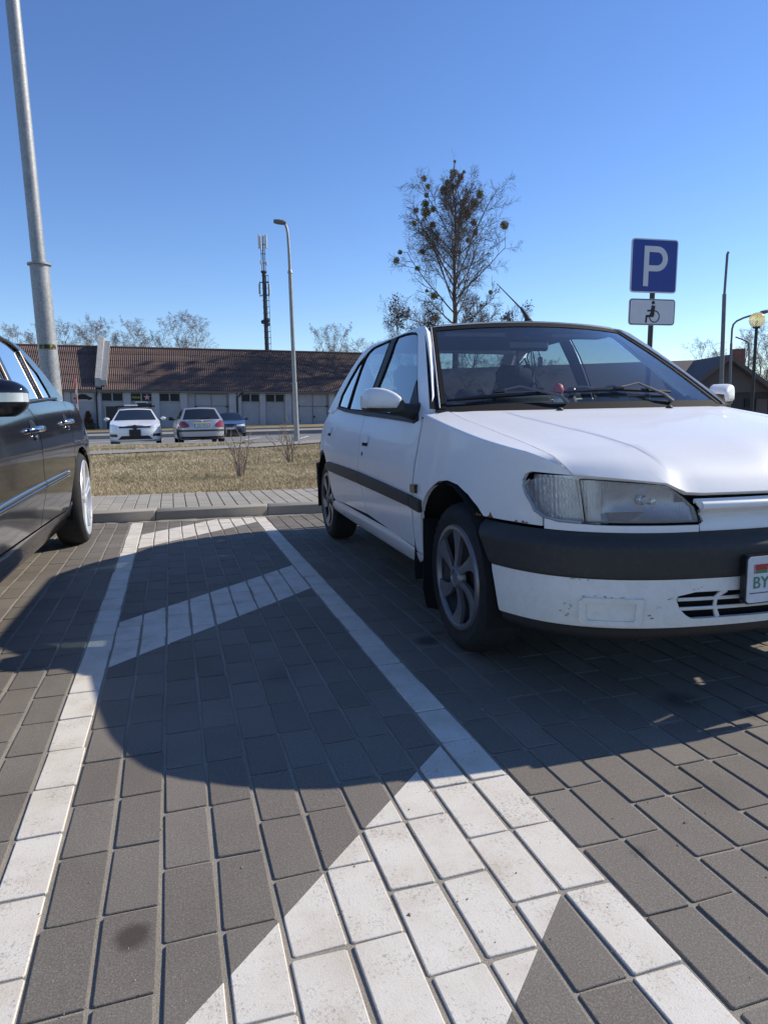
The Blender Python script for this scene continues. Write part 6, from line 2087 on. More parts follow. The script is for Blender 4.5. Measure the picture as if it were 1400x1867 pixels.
for sg in (-1, 1):
    panel('tail_light', [(sg * Sr(.63), .66), (sg * Sr(.80), .66), (sg * Sr(.80), .86), (sg * Sr(.63), .86)], lambda s, z: PLW.pt(s, z, .02 + max(0, z - .72) * .5), 'red_lens', hb, .05, .05, .02)
    be_ = [(sg * Sy(3.03), .34), (sg * Sy(3.0), .56), (sg * (PLW.L - .001), .60), (sg * (PLW.L - .001), .30)]
    panel('rear_bumper', be_, lambda s, z: PLW.pt(s, z, -.012), 'trim', hb, .06, .05, .02)
    # wheel arches, mud flap
    for yc, rr_ in ((0.0, .395), (2.67, .39)):
        q = MB(); V_ = []
        for i in range(17):
            a = math.radians(-12 + 204 * i / 16)
            for x_ in (.845 if yc < 1 else .80, .52):
                V_.append((sg * x_, yc + rr_ * math.cos(a), .285 + rr_ * math.sin(a)))
        q.add(V_, [(2 * i, 2 * i + 2, 2 * i + 3, 2 * i + 1) for i in range(16)])
        V2 = [(sg * .52, yc + rr_ * math.cos(math.radians(-12 + 204 * i / 16)), .285 + rr_ * math.sin(math.radians(-12 + 204 * i / 16))) for i in range(17)] + [(sg * .52, yc, .2)]
        q.add(V2, [(i, i + 1, 17) for i in range(16)])
        q.build('wheel_arch_liner', 'void', hb, smooth=60)
    q = MB()
    q.prism([(.60, .50), (.845, .50), (.845, .33), (.86, .20), (.85, .12), (.80, .105), (.66, .11), (.62, .2)], .262, .272, lambda a, b, d: (sg * a, d + .05 * sstep(.35, .1, b) * -1, b))
    q.build('mud_flap', 'seal_and_gap_shade', hb)
    wheel(hb, sg * .715, 0.0, .302, .212, .188, sg, 'cap', .35, 0.015)
    wheel(hb, sg * .705, 2.67, .302, .212, .188, sg, 'cap', .6)
# underbody and bulkhead that close the body against light
q = MB(); q.box((0, 1.3, .27), (1.30, 3.6, .10)); q.box((0, 1.3, .36), (1.62, 1.75, .06)); q.build('floor_pan', 'void', hb)
q = MB(); q.box((0, -.62, .45), (1.10, .10, .36)); q.box((0, .42, .60), (1.50, .04, .60)); q.box((0, -.1, .66), (1.0, 1.0, .22)); q.build('engine_bay', 'void', hb)
# cowl, wipers
q = MB(); n = 21
q.add([hood_fn(.69 * a, 0.02) + Vector((0, 0, -.030)) for a in aa] + [ws(a * .98, .02, -.006) for a in aa], [(i, i + 1, n + i + 1, n + i) for i in range(n - 1)])
cw = q.build('cowl', 'gloss_black', hb, smooth=60)
def wiper(bl_, arm):
    q_ = MB(); q_.tube([ws(a, b, .016) for a, b in bl_], [.006] + [.010] * (len(bl_) - 2) + [.006], 6); w_ = q_.build('wiper', 'gloss_black', hb, smooth=40)
    q_ = MB(); q_.tube([ws(a, b, o_) for a, b, o_ in arm], [.012, .008, .005, .004], 6); q_.build('wiper_arm', 'dark_galv', w_, smooth=40)
    e = arm[-1]
    q_ = MB(); q_.bevbox(ws(e[0], e[1], .02), (.05, .03, .014), .004); q_.build('wiper_joint', 'gloss_black', w_)
wiper([(-.92, .06), (-.70, .085), (-.5, .10), (-.37, .11), (-.22, .105)], [(-.20, .02, .012), (-.24, .06, .03), (-.47, .15, .034), (-.60, .13, .022)])
wiper([(-.19, .12), (.05, .135), (.2, .14), (.4, .125), (.59, .11)], [(.54, .02, .012), (.49, .06, .03), (.36, .17, .034), (.20, .145, .022)])
# interior
it = MB()
it.add([(-.70, .44, .93), (.70, .44, .93), (-.70, .80, .955), (.70, .80, .955), (-.70, .88, .90), (.70, .88, .90), (-.70, .86, .50), (.70, .86, .50)], [(0, 1, 3, 2), (2, 3, 5, 4), (4, 5, 7, 6)])
it.build('dashboard', 'dash', hb, smooth=30)
q = MB(); q.lathe([(.001, .0), (.10, .01), (.15, .06), (.13, .10), (.001, .12)], 14, 'x', (.36, .80, .93)); q.v = [(p[0] * 1.0, p[1], p[2]) for p in q.v]; q.build('instrument_hood', 'dash', hb, smooth=50)
q = MB()
rg2 = [Vector((.36 + .185 * math.cos(t * math.pi / 12), .93 + .07 * math.sin(t * math.pi / 12), .90 + .17 * math.sin(t * math.pi / 12))) for t in range(25)]
q.tube(rg2, .015, 8, caps=False); q.tube([(.20, .93, .90), (.36, .90, .88), (.52, .93, .90)], .02, 6); q.tube([(.36, .90, .88), (.36, .82, .80)], .03, 6); q.build('steering_wheel', 'dash', hb, smooth=50)
for sg in (-1, 1):
    q = MB(); q.bevbox((sg * .36, 1.42, .52), (.48, .50, .20), .06); q.bevbox((sg * .36, 1.70, .80), (.46, .15, .60), .06, Matrix.Rotation(math.radians(-16), 3, 'X')); s_ = q.build('front_seat', 'seat', hb, smooth=50)
    q = MB(); q.bevbox((sg * .36, 1.82, 1.17), (.28, .10, .17), .045, Matrix.Rotation(math.radians(-10), 3, 'X')); q.tube([(sg * .36 - .06, 1.78, 1.0), (sg * .36 - .06, 1.81, 1.12)], .008, 6); q.tube([(sg * .36 + .06, 1.78, 1.0), (sg * .36 + .06, 1.81, 1.12)], .008, 6); q.build('headrest', 'seat', s_, smooth=50)
q = MB(); q.bevbox((0, 2.28, .52), (1.25, .50, .22), .06); q.bevbox((0, 2.52, .78), (1.22, .16, .50), .05, Matrix.Rotation(math.radians(-18), 3, 'X')); rs = q.build('rear_seat', 'seat', hb, smooth=50)
for x in (-.36, .36):
    q = MB(); q.bevbox((x, 2.60, 1.06), (.26, .09, .12), .04); q.build('headrest', 'seat', rs, smooth=50)
q = MB(); q.box((0, 2.78, .95), (1.2, .36, .02)); q.build('parcel_shelf', 'dash', hb)
q = MB(); q.add([(-.50, .95, 1.37), (.50, .95, 1.37), (.52, 2.2, 1.385), (-.52, 2.2, 1.385)], [(0, 1, 2, 3)]); q.build('headlining', simple('grey_headlining', (.16, .16, .165), .9), hb)
for sg in (-1, 1):
    q = MB(); q.box((sg * .25 + sg * .06, .985, 1.352), (.34, .10, .02)); q.build('sun_visor', simple('visor_grey', (.13, .13, .14), .9) if sg < 0 else bpy.data.materials['visor_grey'], hb)
    q = MB(); q.box((sg * .77, 1.4, .70), (.03, 1.9, .42)); q.build('door_card', 'dash', hb)
q = MB(); q.bevbox((.01, .955, 1.30), (.23, .035, .062), .018); q.tube([(.01, .94, 1.33), (.01, .95, 1.385)], .01, 6); mrr = q.build('interior_mirror', 'gloss_black', hb, smooth=40)
# things hanging and standing behind the windscreen
tl = (CARX, CARY)
def cw2(p):
    c_, s_ = math.cos(CARA), math.sin(CARA)
    return Vector((CARX + p[0] * c_ + p[1] * s_, CARY - p[0] * s_ + p[1] * c_, p[2]))
og = cw2((0.0, .93, 1.20))
pen = thing('mirror_pendant', 'small dark pendants hanging on cords from the interior mirror', 'pendant', og)
q = MB(); q.tube([(0.02, .02, .07), (0.015, .0, .0), (.02, 0, -.07)], .003, 5); q.tube([(.03, .02, .07), (.032, 0, 0), (.022, 0, -.07)], .003, 5); q.tube([(.06, .02, .08), (.065, 0, .035)], .003, 5); q.tube([(-.07, .02, .08), (-.07, 0, .03)], .003, 5); q.build('cord', 'seal_and_gap_shade', pen)
q = MB(); q.bevbox((.066, 0, .01), (.026, .018, .055), .006); q.lathe([(.001, .03), (.010, .01), (.012, -.03), (.001, -.06)], 8, 'z', (-.07, 0, 0)); q.build('charm', 'gloss_black', pen, smooth=40)
tp_ = cw2((.0, .62, .948))
toy = thing('dashboard_figure', 'little red and white toy figure on the dashboard', 'toy', tp_)
q = MB(); q.lathe([(.001, 0), (.026, .0), (.030, .03), (.022, .06), (.001, .065)], 14); q.build('body', 'white_paint', toy, smooth=60)
q = MB(); q.lathe([(.001, .05), (.020, .055), (.024, .075), (.018, .095), (.001, .10)], 14); q.build('head', simple('toy_skin', (.55, .40, .33), .6), toy, smooth=60)
q = MB(); q.lathe([(.026, .085), (.028, .10), (.020, .125), (.001, .135)], 14); q.lathe([(.030, .0), (.034, .008), (.030, .022)], 14); q.build('red_cap', 'red_paint', toy, smooth=60)
tp_ = cw2((.075, .62, .948))
toy = thing('dashboard_ornament', 'little dark ornament beside the toy figure on the dashboard', 'toy', tp_)
q = MB(); q.lathe([(.001, 0), (.028, .0), (.034, .02), (.024, .05), (.016, .07), (.001, .075)], 14); q.build('body', 'dash', toy, smooth=60)
q = MB(); q.lathe([(.001, .07), (.02, .075), (.024, .09), (.016, .112), (.001, .115)], 14); q.build('head', 'gloss_black', toy, smooth=60)
MAT['lamp_clear'] = simple('clear_lamp', (.72, .74, .76), .12, metal=.3, var=.3, vscale=9)
# ---------------------------------------------------------------- the dark car on the left
DX, DY = -1.635, 5.73
dk = thing('dark_saloon', 'glossy black saloon with chrome strips and bright five-spoke wheel', 'car', (DX, DY, 0))
PLD = Plan([(0, -4.28), (.25, -4.26), (.5, -4.19), (.72, -4.04), (.86, -3.80), (.93, -3.42), (.955, -2.6), (.965, -1.5), (.968, -.5), (.970, 0), (.972, .25), (.968, .48), (.945, .72), (.88, .94), (.74, 1.08), (.48, 1.15), (.2, 1.18), (0, 1.185)])
DZ = [.18, .25, .30, .38, .50, .60, .80, .92, 1.02, 1.09, 1.12]
DI = [.13, .075, .045, .016, .006, .0, .004, .022, .050, .085, .11]
def d_ins(s, z): return float(np.interp(z, DZ, DI)) + .035 * sstep(.35, .9, PLD.at(s)[1]) * sstep(.75, 1.05, z)
def dside(s, z, off=0.0): return PLD.pt(s, z, d_ins(s, z) - off)
def Dy(Y): return PLD.S(Y * 1.008 - DY)
def dpoly(P, sg): return [(sg * Dy(a), b) for a, b in (P if sg > 0 else P[::-1])]
gapF = [(3.91, .40), (3.97, .48), (4.06, .565), (4.05, .68), (4.085, .795), (4.125, .91), (4.125, .965), (4.07, 1.0), (4.00, 1.035)]
gapR = [(5.02, .43), (5.10, .51), (5.22, .61), (5.30, .70), (5.31, .745), (5.35, .84), (5.41, .94), (5.50, 1.01), (5.47, 1.085)]
def shift(P, d): return [(a + d, b) for a, b in P]
f_door = shift(gapF, -.006)[::-1] + [(3.30, .415), (2.98, .418), (2.95, .60), (2.97, .80), (2.93, .95), (2.86, 1.0), (3.3, 1.012)]
f_door = [(2.97, .418), (3.40, .412)] + shift(gapF, -.006) + [(3.5, 1.014), (2.90, .985), (2.93, .90), (2.97, .80), (2.95, .60)]
r_door = shift(gapF, .006)[::-1] + [(4.35, .385), (4.75, .365), (4.93, .375)] + shift(gapR, -.006) + [(4.8, 1.072), (4.4, 1.053)]
r_door = [(4.35, .388), (4.75, .370), (4.93, .38)] + shift(gapR, -.006) + [(4.8, 1.070), (4.4, 1.052)] + shift(gapF, .006)[::-1]
arch_d = [(5.02, .40), (5.10, .50), (5.22, .605), (5.38, .69), (5.55, .738), (5.74, .745), (5.93, .705), (6.06, .62), (6.12, .50), (6.14, .40)]
quart = [(5.30, .66)] + arch_d[3:] + [(6.14, .36), (6.30, .34), (6.60, .36), (6.72, .60), (6.70, .85), (6.60, .98), (6.35, 1.05), (6.0, 1.075), (5.75, 1.085)] + shift(gapR, .006)[::-1][:-3]
sillp = [(2.95, .41), (3.4, .405), (3.91, .392), (4.35, .38), (4.75, .362), (4.94, .372), (5.03, .40), (5.06, .36), (5.10, .30), (5.13, .22), (4.9, .215), (4.4, .235), (3.9, .25), (3.4, .265), (2.95, .27)]
farch = [(1.92, .40), (1.96, .52), (2.06, .62), (2.20, .70), (2.38, .745), (2.56, .735), (2.70, .68), (2.80, .58), (2.86, .46), (2.88, .40)]
ffend = farch + [(2.94, .42), (2.94, .60), (2.96, .80), (2.92, .90), (2.88, .975), (2.6, .955), (2.2, .915), (1.95, .875), (1.80, .835), (1.78, .62), (1.84, .40)]
for sg in (-1, 1):
    fdr = panel('front_door', dpoly(f_door, sg), dside, 'black_car', dk, .08, .04, .014)
    rdr = panel('rear_door', dpoly(r_door, sg), dside, 'black_car', dk, .08, .04, .014)
    panel('rear_quarter_panel', dpoly(quart, sg), dside, 'black_car', dk, .06, .04, .02)
    panel('front_fender', dpoly(ffend, sg), dside, 'black_car', dk, .08, .04, .02)
    panel('sill', dpoly(sillp, sg), lambda s, z: dside(s, z, .004), 'black_car', dk, .1, .02, .02)
    gap_poly = [(2.9, .30), (5.05, .30), (5.2, .5), (5.35, .70), (5.6, .76), (5.6, 1.06), (2.9, .97)]
    panel('gap_shade_sheet', dpoly(gap_poly, sg), lambda s, z: dside(s, z, -.020), 'void', dk, .15, .06, 0)  # dark sheet again standing in for shade in the door gaps
    # chrome side strip, body crease and belt strip
    def bar(name, P, r_, mt, par, off, flat=1.0):
        q_ = MB(); q_.tube([dside(sg * Dy(a), b, off) for a, b in P], r_, 8); return q_.build(name, mt, par, smooth=50)
    bar('chrome_strip', [(2.99, .609), (3.3, .614), (3.6, .617), (4.04, .618)], .0065, 'chrome', fdr, .003)
    bar('chrome_strip', [(4.06, .618), (4.4, .618), (4.7, .617), (4.93, .615)], .0065, 'chrome', rdr, .003)
    bar('rubbing_strip', [(2.99, .585), (3.6, .592), (4.04, .593)], .012, 'black_car', fdr, .0)
    bar('rubbing_strip', [(4.06, .593), (4.5, .593), (4.93, .592)], .012, 'black_car', rdr, .0)
    bar('belt_trim', [(2.9, .995), (3.5, 1.024), (4.00, 1.045)], .010, 'gloss_black', fdr, .0)
    bar('belt_trim', [(4.01, 1.045), (4.5, 1.068), (5.05, 1.090), (5.28, 1.098)], .010, 'gloss_black', rdr, .0)
    for par, y0, y1, zz in ((fdr, 3.84, 4.11, .905), (rdr, 5.05, 5.33, .938)):
        ym = (y0 + y1) / 2
        q = MB(); q.prism([(ym + .085 * math.cos(t * math.pi / 10), zz + .050 * math.sin(t * math.pi / 10)) for t in range(20)], .0005, .0015, lambda a, b, d: dside(sg * Dy(a), b, d)); rc = q.build('handle_recess', 'gloss_black', par)
        q = MB(); q.tube([dside(sg * Dy(y0), zz - .004, .0), dside(sg * Dy(y0 + .02), zz, .022), dside(sg * Dy(ym), zz + .002, .034), dside(sg * Dy(y1 - .03), zz + .002, .030), dside(sg * Dy(y1), zz, .004)], [.010, .015, .017, .016, .010], 10); q.build('door_handle', 'chrome', par, smooth=60)
        q = MB(); q.lathe([(.001, .0), (.016, .0), (.020, -.006)], 12, 'x', dside(sg * Dy(ym - .01), zz - .040, .012)); q.build('lower_escutcheon', 'chrome', rc, smooth=50)
# greenhouse
def dgw(z): return float(np.interp(z, [1.02, 1.09, 1.41, 1.44, 1.465], [.905, .885, .755, .725, .64]))
def dgh(off=0.0): return lambda y, z: Vector(((1 if y > 0 else -1) * (dgw(z) + off), abs(y) * 1.008 - DY, z))
rail = [(2.6, 1.0), (2.9, 1.14), (3.2, 1.27), (3.5, 1.375), (3.75, 1.43), (4.0, 1.458), (4.35, 1.463), (4.63, 1.450), (4.85, 1.415), (5.10, 1.345), (5.32, 1.255), (5.47, 1.165), (5.56, 1.10), (5.30, 1.085), (5.05, 1.088), (5.05, 1.148), (5.01, 1.254), (4.87, 1.326), (4.72, 1.370), (4.57, 1.401), (4.33, 1.413), (4.0, 1.41), (3.78, 1.392), (3.52, 1.335), (3.25, 1.235), (2.98, 1.115), (2.80, 1.02), (2.75, .99)]
fwin = [(2.86, 1.01), (3.0, 1.105), (3.27, 1.228), (3.53, 1.328), (3.78, 1.384), (3.93, 1.398), (3.90, 1.25), (3.86, 1.15), (3.85, 1.045)]
rwin = [(4.03, 1.056), (4.05, 1.156), (4.09, 1.307), (4.12, 1.406), (4.33, 1.406), (4.56, 1.393), (4.69, 1.366), (4.66, 1.22), (4.645, 1.086)]
qwin = [(4.685, 1.088), (4.70, 1.22), (4.725, 1.360), (4.86, 1.318), (4.995, 1.250), (5.035, 1.148), (5.03, 1.100)]
for sg in (-1, 1):
    def sd(P): return [(sg * a, b) for a, b in (P if sg > 0 else P[::-1])]
    panel('roof_rail', sd(rail), dgh(), 'black_car', dk, .08, .03, .02, smooth=60)
    for nm, P in (('front_door_window', fwin), ('rear_door_window', rwin), ('quarter_window', qwin)):
        g_ = panel(nm, sd(P), dgh(-.008), 'dark_glass', dk, .1, .06, 0)
    panel('pillar_trim', sd([(3.87, 1.045), (3.88, 1.15), (3.915, 1.25), (3.95, 1.402), (4.10, 1.41), (4.075, 1.307), (4.035, 1.156), (4.015, 1.055)]), dgh(-.004), 'gloss_black', dk, .08, .06, .004)
    for P in ([(3.86, 1.05), (3.87, 1.15), (3.905, 1.25), (3.94, 1.40)], [(4.664, 1.086), (4.68, 1.22), (4.708, 1.368)]):
        q = MB(); q.tube([dgh(.004)(sg * a, b) for a, b in P], .0075, 8); q.build('pillar_strip', 'bronze', dk, smooth=50)
    q = MB(); q.tube([dgh(.003)(sg * a, b) for a, b in [(2.86, 1.025), (3.0, 1.118), (3.27, 1.240), (3.53, 1.338), (3.78, 1.394), (4.0, 1.412), (4.33, 1.415), (4.57, 1.402), (4.70, 1.378)]], .008, 8); q.build('window_trim', 'gloss_black', dk, smooth=50)
    # mirror
    cx_, cy_, cz_ = .965 + .065, 2.80 - DY, 1.045
    def pod(name, mt, par, z0, z1, prof, yk=1.0):
        q_ = MB(); n = 24; V_ = []
        rows = 8
        for i in range(rows + 1):
            z = z0 + (z1 - z0) * i / rows
            k = prof(i / rows)
            for j in range(n):
                a = 2 * math.pi * j / n
                ca, sa = math.cos(a), math.sin(a)
                e = .62
                px = math.copysign(abs(ca) ** e, ca); pyy = math.copysign(abs(sa) ** e, sa)
                V_.append((sg * (cx_ + .115 * k * px), cy_ + .065 * k * yk * pyy, z))
        q_.add(V_, [(i * n + j, i * n + (j + 1) % n, (i + 1) * n + (j + 1) % n, (i + 1) * n + j) for i in range(rows) for j in range(n)] + [tuple(range(n)), tuple(range(rows * n, (rows + 1) * n))])
        return q_.build(name, mt, par, smooth=50)
    mp_ = pod('door_mirror', 'black_car', dk, 1.052, 1.105, lambda t: math.sqrt(max(.02, 1 - (t * .98) ** 2.2)))
    pod('mirror_indicator', 'lamp_clear', mp_, 1.020, 1.052, lambda t: .995)
    pod('mirror_underside', 'gloss_black', mp_, .968, 1.020, lambda t: .55 + .44 * math.sin(t * math.pi / 2) ** .7)
    q = MB(); q.tube([(sg * .90, cy_ + .10, .985), (sg * .96, cy_ + .04, 1.0), (sg * 1.0, cy_, 1.01)], [.035, .03, .028], 10); q.build('mirror_arm', 'gloss_black', mp_, smooth=50)
    # wheels and arches
    for yc in (0.0, -3.36):
        q = MB(); V_ = []
        for i in range(17):
            a = math.radians(-12 + 204 * i / 16)
            for x_ in (.93, .60):
                V_.append((sg * x_, yc - .03 + .45 * math.cos(a), .33 + .41 * math.sin(a)))
        q.add(V_, [(2 * i, 2 * i + 2, 2 * i + 3, 2 * i + 1) for i in range(16)])
        q.add([(sg * .60, yc - .03 + .45 * math.cos(math.radians(-12 + 204 * i / 16)), .33 + .41 * math.sin(math.radians(-12 + 204 * i / 16))) for i in range(17)] + [(sg * .60, yc, .2)], [(i, i + 1, 17) for i in range(16)])
        q.build('wheel_arch_liner', 'void', dk, smooth=60)
        wheel(dk, sg * (.978 - .105), yc, .354, .288, .205, sg, 'alloy', .35)
    panel('tail_light', [(sg * PLD.SR(.60), .80), (sg * PLD.SR(.90), .82), (sg * PLD.SR(.91), .95), (sg * PLD.SR(.60), .98)], lambda s, z: dside(s, z, .004), 'red_lens', dk, .06, .05, .01)
    panel('headlight', [(sg * PLD.SW(.48), .64), (sg * PLD.SW(.86), .68), (sg * PLD.SW(.88), .80), (sg * PLD.SW(.55), .76)], lambda s, z: dside(s, z, .003), 'lamp_clear', dk, .06, .05, .01)
# roof, screens, bonnet, boot, bumpers
panel('roof', [(x, y) for x, y in [(-.70, 3.95), (-.3, 3.80), (.3, 3.80), (.70, 3.95), (.70, 4.5), (.66, 4.80), (.3, 4.9), (-.3, 4.9), (-.66, 4.80), (-.70, 4.5)]], lambda x, y: Vector((x, y * 1.008 - DY, 1.500 - .045 * (x / .7) ** 2 - .05 * max(0, (y - 4.3) / .6) ** 2 - .035 * max(0, (4.1 - y) / .3) ** 2)), 'black_car', dk, .1, .12, .01, hub=(0, None, .5), smooth=60)
def dws(a, b):
    return Vector((.80 * a, 2.62 - .22 * (1 - a * a) - DY, .99)).lerp(Vector((.68 * a, 3.95 - .14 * (1 - a * a) - DY, 1.445 + .03 * (1 - a * a))), b)
panel('windscreen', [(-.97, .02), (.97, .02), (.97, .98), (-.97, .98)], dws, 'dark_glass', dk, .2, .2, 0, hub=(0, 0, .3))
def drw(a, b):
    return Vector((.76 * a, 5.78 + .16 * (1 - a * a) - DY, 1.085)).lerp(Vector((.66 * a, 4.80 + .12 * (1 - a * a) - DY, 1.41 + .04 * (1 - a * a))), b)
panel('rear_window', [(-.99, .0), (.99, .0), (.99, .99), (-.99, .99)], drw, 'dark_glass', dk, .2, .2, 0, hub=(0, -1.5, .3))
panel('boot_lid', [(-.80, 5.60), (.80, 5.60), (.78, 6.3), (.66, 6.66), (-.66, 6.66), (-.78, 6.3)], lambda x, y: Vector((x, y * 1.008 - DY, 1.10 + .012 * (1 - (x / .8) ** 2) - .09 * max(0, (y - 5.9) / .76) ** 2 - .03 * (abs(x) / .8) ** 4)), 'black_car', dk, .1, .1, .02, hub=(0, None, .5), smooth=60)
panel('hood', [(-.86, 2.85), (-.4, 2.45), (.4, 2.45), (.86, 2.85), (.87, 2.2), (.80, 1.86), (.66, 1.65), (.3, 1.50), (-.3, 1.50), (-.66, 1.65), (-.80, 1.86), (-.87, 2.2)], lambda x, y: Vector((x, y * 1.008 - DY, .985 - .17 * max(0, (2.85 - y) / 1.3) ** 1.5 + .02 * (1 - (x / .86) ** 2))), 'black_car', dk, .12, .12, .02, hub=(0, None, .3), smooth=60)
for sg in (-1, 1):
    panel('front_bumper', [(0, .28), (0, .62), (sg * Dy(1.775), .62), (sg * Dy(1.83), .40), (sg * Dy(1.83), .28)], lambda s, z: dside(s, z, 0), 'black_car', dk, .1, .06, .02)
    panel('rear_bumper', [(sg * (PLD.L - .001), .32), (sg * (PLD.L - .001), 1.0), (sg * Dy(6.60), .98), (sg * Dy(6.72), .6), (sg * Dy(6.60), .34)], lambda s, z: dside(s, z, -.004), 'black_car', dk, .1, .06, .02)
for sg in (-1, 1):
    panel('front_panel', [(0, .61), (0, .815), (sg * Dy(1.79), .835), (sg * Dy(1.775), .61)], lambda s, z: dside(s, z, -.018), 'black_car', dk, .1, .06, .01)
panel('grille', [(-PLD.SW(.42), .60), (PLD.SW(.42), .60), (PLD.SW(.46), .78), (-PLD.SW(.46), .78)], lambda s, z: dside(s, z, .004), 'satin', dk, .1, .05, .02)
q = MB(); q.box((0, -1.4, .28), (1.5, 4.6, .14)); q.box((0, -1.2, .62), (1.70, 3.1, .62)); q.box((0, .35, .62), (1.3, .9, .7)); q.box((0, -3.2, .58), (1.1, .8, .4)); q.build('floor_pan', 'void', dk)
for x in (-.4, .4):
    q = MB(); q.bevbox((x, -1.5, 1.05), (.5, .16, .5), .06); q.bevbox((x, -1.45, 1.36), (.26, .10, .12), .04); q.build('front_seat', 'seat', dk, smooth=50)

# ---------------------------------------------------------------- parked cars in the far car park
def far_car(name, label, loc, heading, C):
    """heading: direction the car's nose points, in degrees clockwise from away-from-camera"""
    o_ = thing(name, label, 'car', loc, -math.radians(heading), 'cars in the far car park')
    W, L, H = C['w'] / 2, C['l'], C['h']
    fo, wb = C['fo'], C['wb']
    y0, y1 = -fo, L - fo                       # front axle at y = 0, nose at -fo
    pl_ = Plan([(0, y0), (W * .4, y0 + .02), (W * .72, y0 + .09), (W * .90, y0 + .24), (W * .975, y0 + .50), (W, y0 + .95), (W, L * .5 - fo), (W * .995, y1 - .8), (W * .96, y1 - .42), (W * .88, y1 - .18), (W * .70, y1 - .05), (W * .4, y1 - .01), (0, y1)])
    zb, zs = C['belt'], C['nose']
    def sh(y): return float(np.interp(y, [y0, y0 + .15, C['cowl'] - .05, C['cowl'] + .3, C['rs'], y1 - .05], [zs - .02, zs, zb - .02, zb, zb + .03, C['tail']]))
    def ins(s, z): return float(np.interp(z, [.15, .25, .4, .6, .75, zb], [.09, .03, .005, .0, .015, .07]))
    fs_ = lambda s, z, off=0.0: pl_.pt(s, z, ins(s, z) - off)
    R = C['R']
    def arch(yc): return [(yc + (R + .05) * math.cos(math.radians(a)), R + (R + .05) * math.sin(math.radians(a))) for a in range(200, -21, -20)]
    N = 26
    for sg in (-1, 1):
        top = [(pl_.L * i / N * .9999, sh(pl_.at(pl_.L * i / N)[1])) for i in range(N + 1)]
        bot = [(pl_.S(wb + .5), .24)] + [(pl_.S(a), max(.22, b)) for a, b in arch(wb)[::-1]] + [(pl_.S(wb - .5), .22), (pl_.S(.5), .22)] + [(pl_.S(a), max(.22, b)) for a, b in arch(0)[::-1]] + [(pl_.S(-.45), .22), (0, .22)]
        P = top + [(pl_.L * .9999, .26)] + bot
        P = [(sg * a, b) for a, b in (P if sg > 0 else P[::-1])]
        panel('body_side', P, fs_, C['paint'], o_, .12, .08, .02, dens=.08, smooth=50)
        for yc in (0.0, wb):
            t = MB(); t.lathe([(R * .62, W - .03), (R * .95, W - .035), (R, W - .06), (R, W - .20), (R * .7, W - .22)], 28, 'x')
            t.v = [(sg * p[0], p[1], p[2]) for p in t.v]
            w_ = t.build('wheel', 'rubber', o_, smooth=40); w_.location = (0, yc, R)
            q_ = MB(); q_.lathe([(R * .63, W - .03), (R * .60, W - .045), (R * .3, W - .05), (.001, W - .04)], 20, 'x'); q_.v = [(sg * p[0], p[1], p[2]) for p in q_.v]
            q_.build('rim', 'hubcap', w_, smooth=40)
        # mirrors
        q_ = MB(); q_.bevbox((sg * (W + .09), C['cowl'] + .22, zb + .05), (.20, .12, .14), .05); m_ = q_.build('door_mirror', C.get('mirror', C['paint']), o_, smooth=50)
        q_ = MB(); q_.tube([(sg * (W - .06), C['cowl'] + .24, zb + .01), (sg * (W + .03), C['cowl'] + .22, zb + .02)], .03, 6); q_.build('mirror_arm', 'gloss_black', m_)
    # bonnet and tail
    def lid(name_, ya, yb_, crown):
        rows, V_ = 9, []
        for i in range(rows):
            y = ya + (yb_ - ya) * i / (rows - 1)
            p = fs_(pl_.S(y), sh(y))
            for j in range(13):
                x = -1 + j / 6
                V_.append((p.x * x, p.y, p.z + crown * (1 - x * x)))
        q_ = MB(); q_.add(V_, [(i * 13 + j, i * 13 + j + 1, i * 13 + 14 + j, i * 13 + 13 + j) for i in range(rows - 1) for j in range(12)])
        return q_.build(name_, C['paint'], o_, smooth=50)
    lid('hood', y0 + .02, C['cowl'] + .05, .03)
    lid('tail_deck', C['rs'] - .1, y1 - .02, .02)
    # greenhouse
    bw, rw = W - .075, C['roofw'] / 2
    cf, rf_, rr_, rs_ = C['cowl'], C['rf'], C['rr'], C['rs']
    def gl(yb_, yt, a, b, bulge, off=0.0, z0=None):
        pb = Vector((bw * a * .98, yb_ + bulge * (1 - a * a), (z0 or zb - .02))); pt_ = Vector((rw * a, yt + bulge * .5 * (1 - a * a), H - .05 + .03 * (1 - a * a)))
        p = pb.lerp(pt_, b); n = Vector((0, -1 if bulge < 0 else 1, .6)).normalized()
        return p + n * off
    def quadp(name_, fn, mt, a0, a1, b0, b1, par=o_):
        return panel(name_, [(a0, b0), (a1, b0), (a1, b1), (a0, b1)], fn, mt, par, .2, .2, .0, hub=(0, L * .4, .6), smooth=60)
    quadp('screen_frame', lambda a, b: gl(cf, rf_, a, b, -.12), C['paint'], -1, 1, -.05, 1.05)
    quadp('windscreen', lambda a, b: gl(cf, rf_, a, b, -.12, .006), 'far_glass', -.92, .92, .04, .95)
    quadp('rear_frame', lambda a, b: gl(rs_, rr_, a, b, .10), C['paint'], -1, 1, -.05, 1.05)
    quadp('rear_window', lambda a, b: gl(rs_, rr_, a, b, .10, .006), 'far_glass', -.88, .88, .08, .92)
    for sg in (-1, 1):
        def sf(t, b, off=0.0):
            yb_ = cf + (rs_ - cf) * t; yt = rf_ + (rr_ - rf_) * t
            return Vector((sg * (bw * .98 + (rw - bw * .98) * b + off), yb_ + (yt - yb_) * b, zb - .02 + (H - .05 - zb + .02) * b))
        quadp('side_frame', lambda t, b: sf(t, b), C['paint'], 0, 1, 0, 1)
        quadp('side_window', lambda t, b: sf(t, b, .005), 'far_glass', .07, .47, .06, .92)
        quadp('side_window', lambda t, b: sf(t, b, .005), 'far_glass', .51, .86, .06, .92)
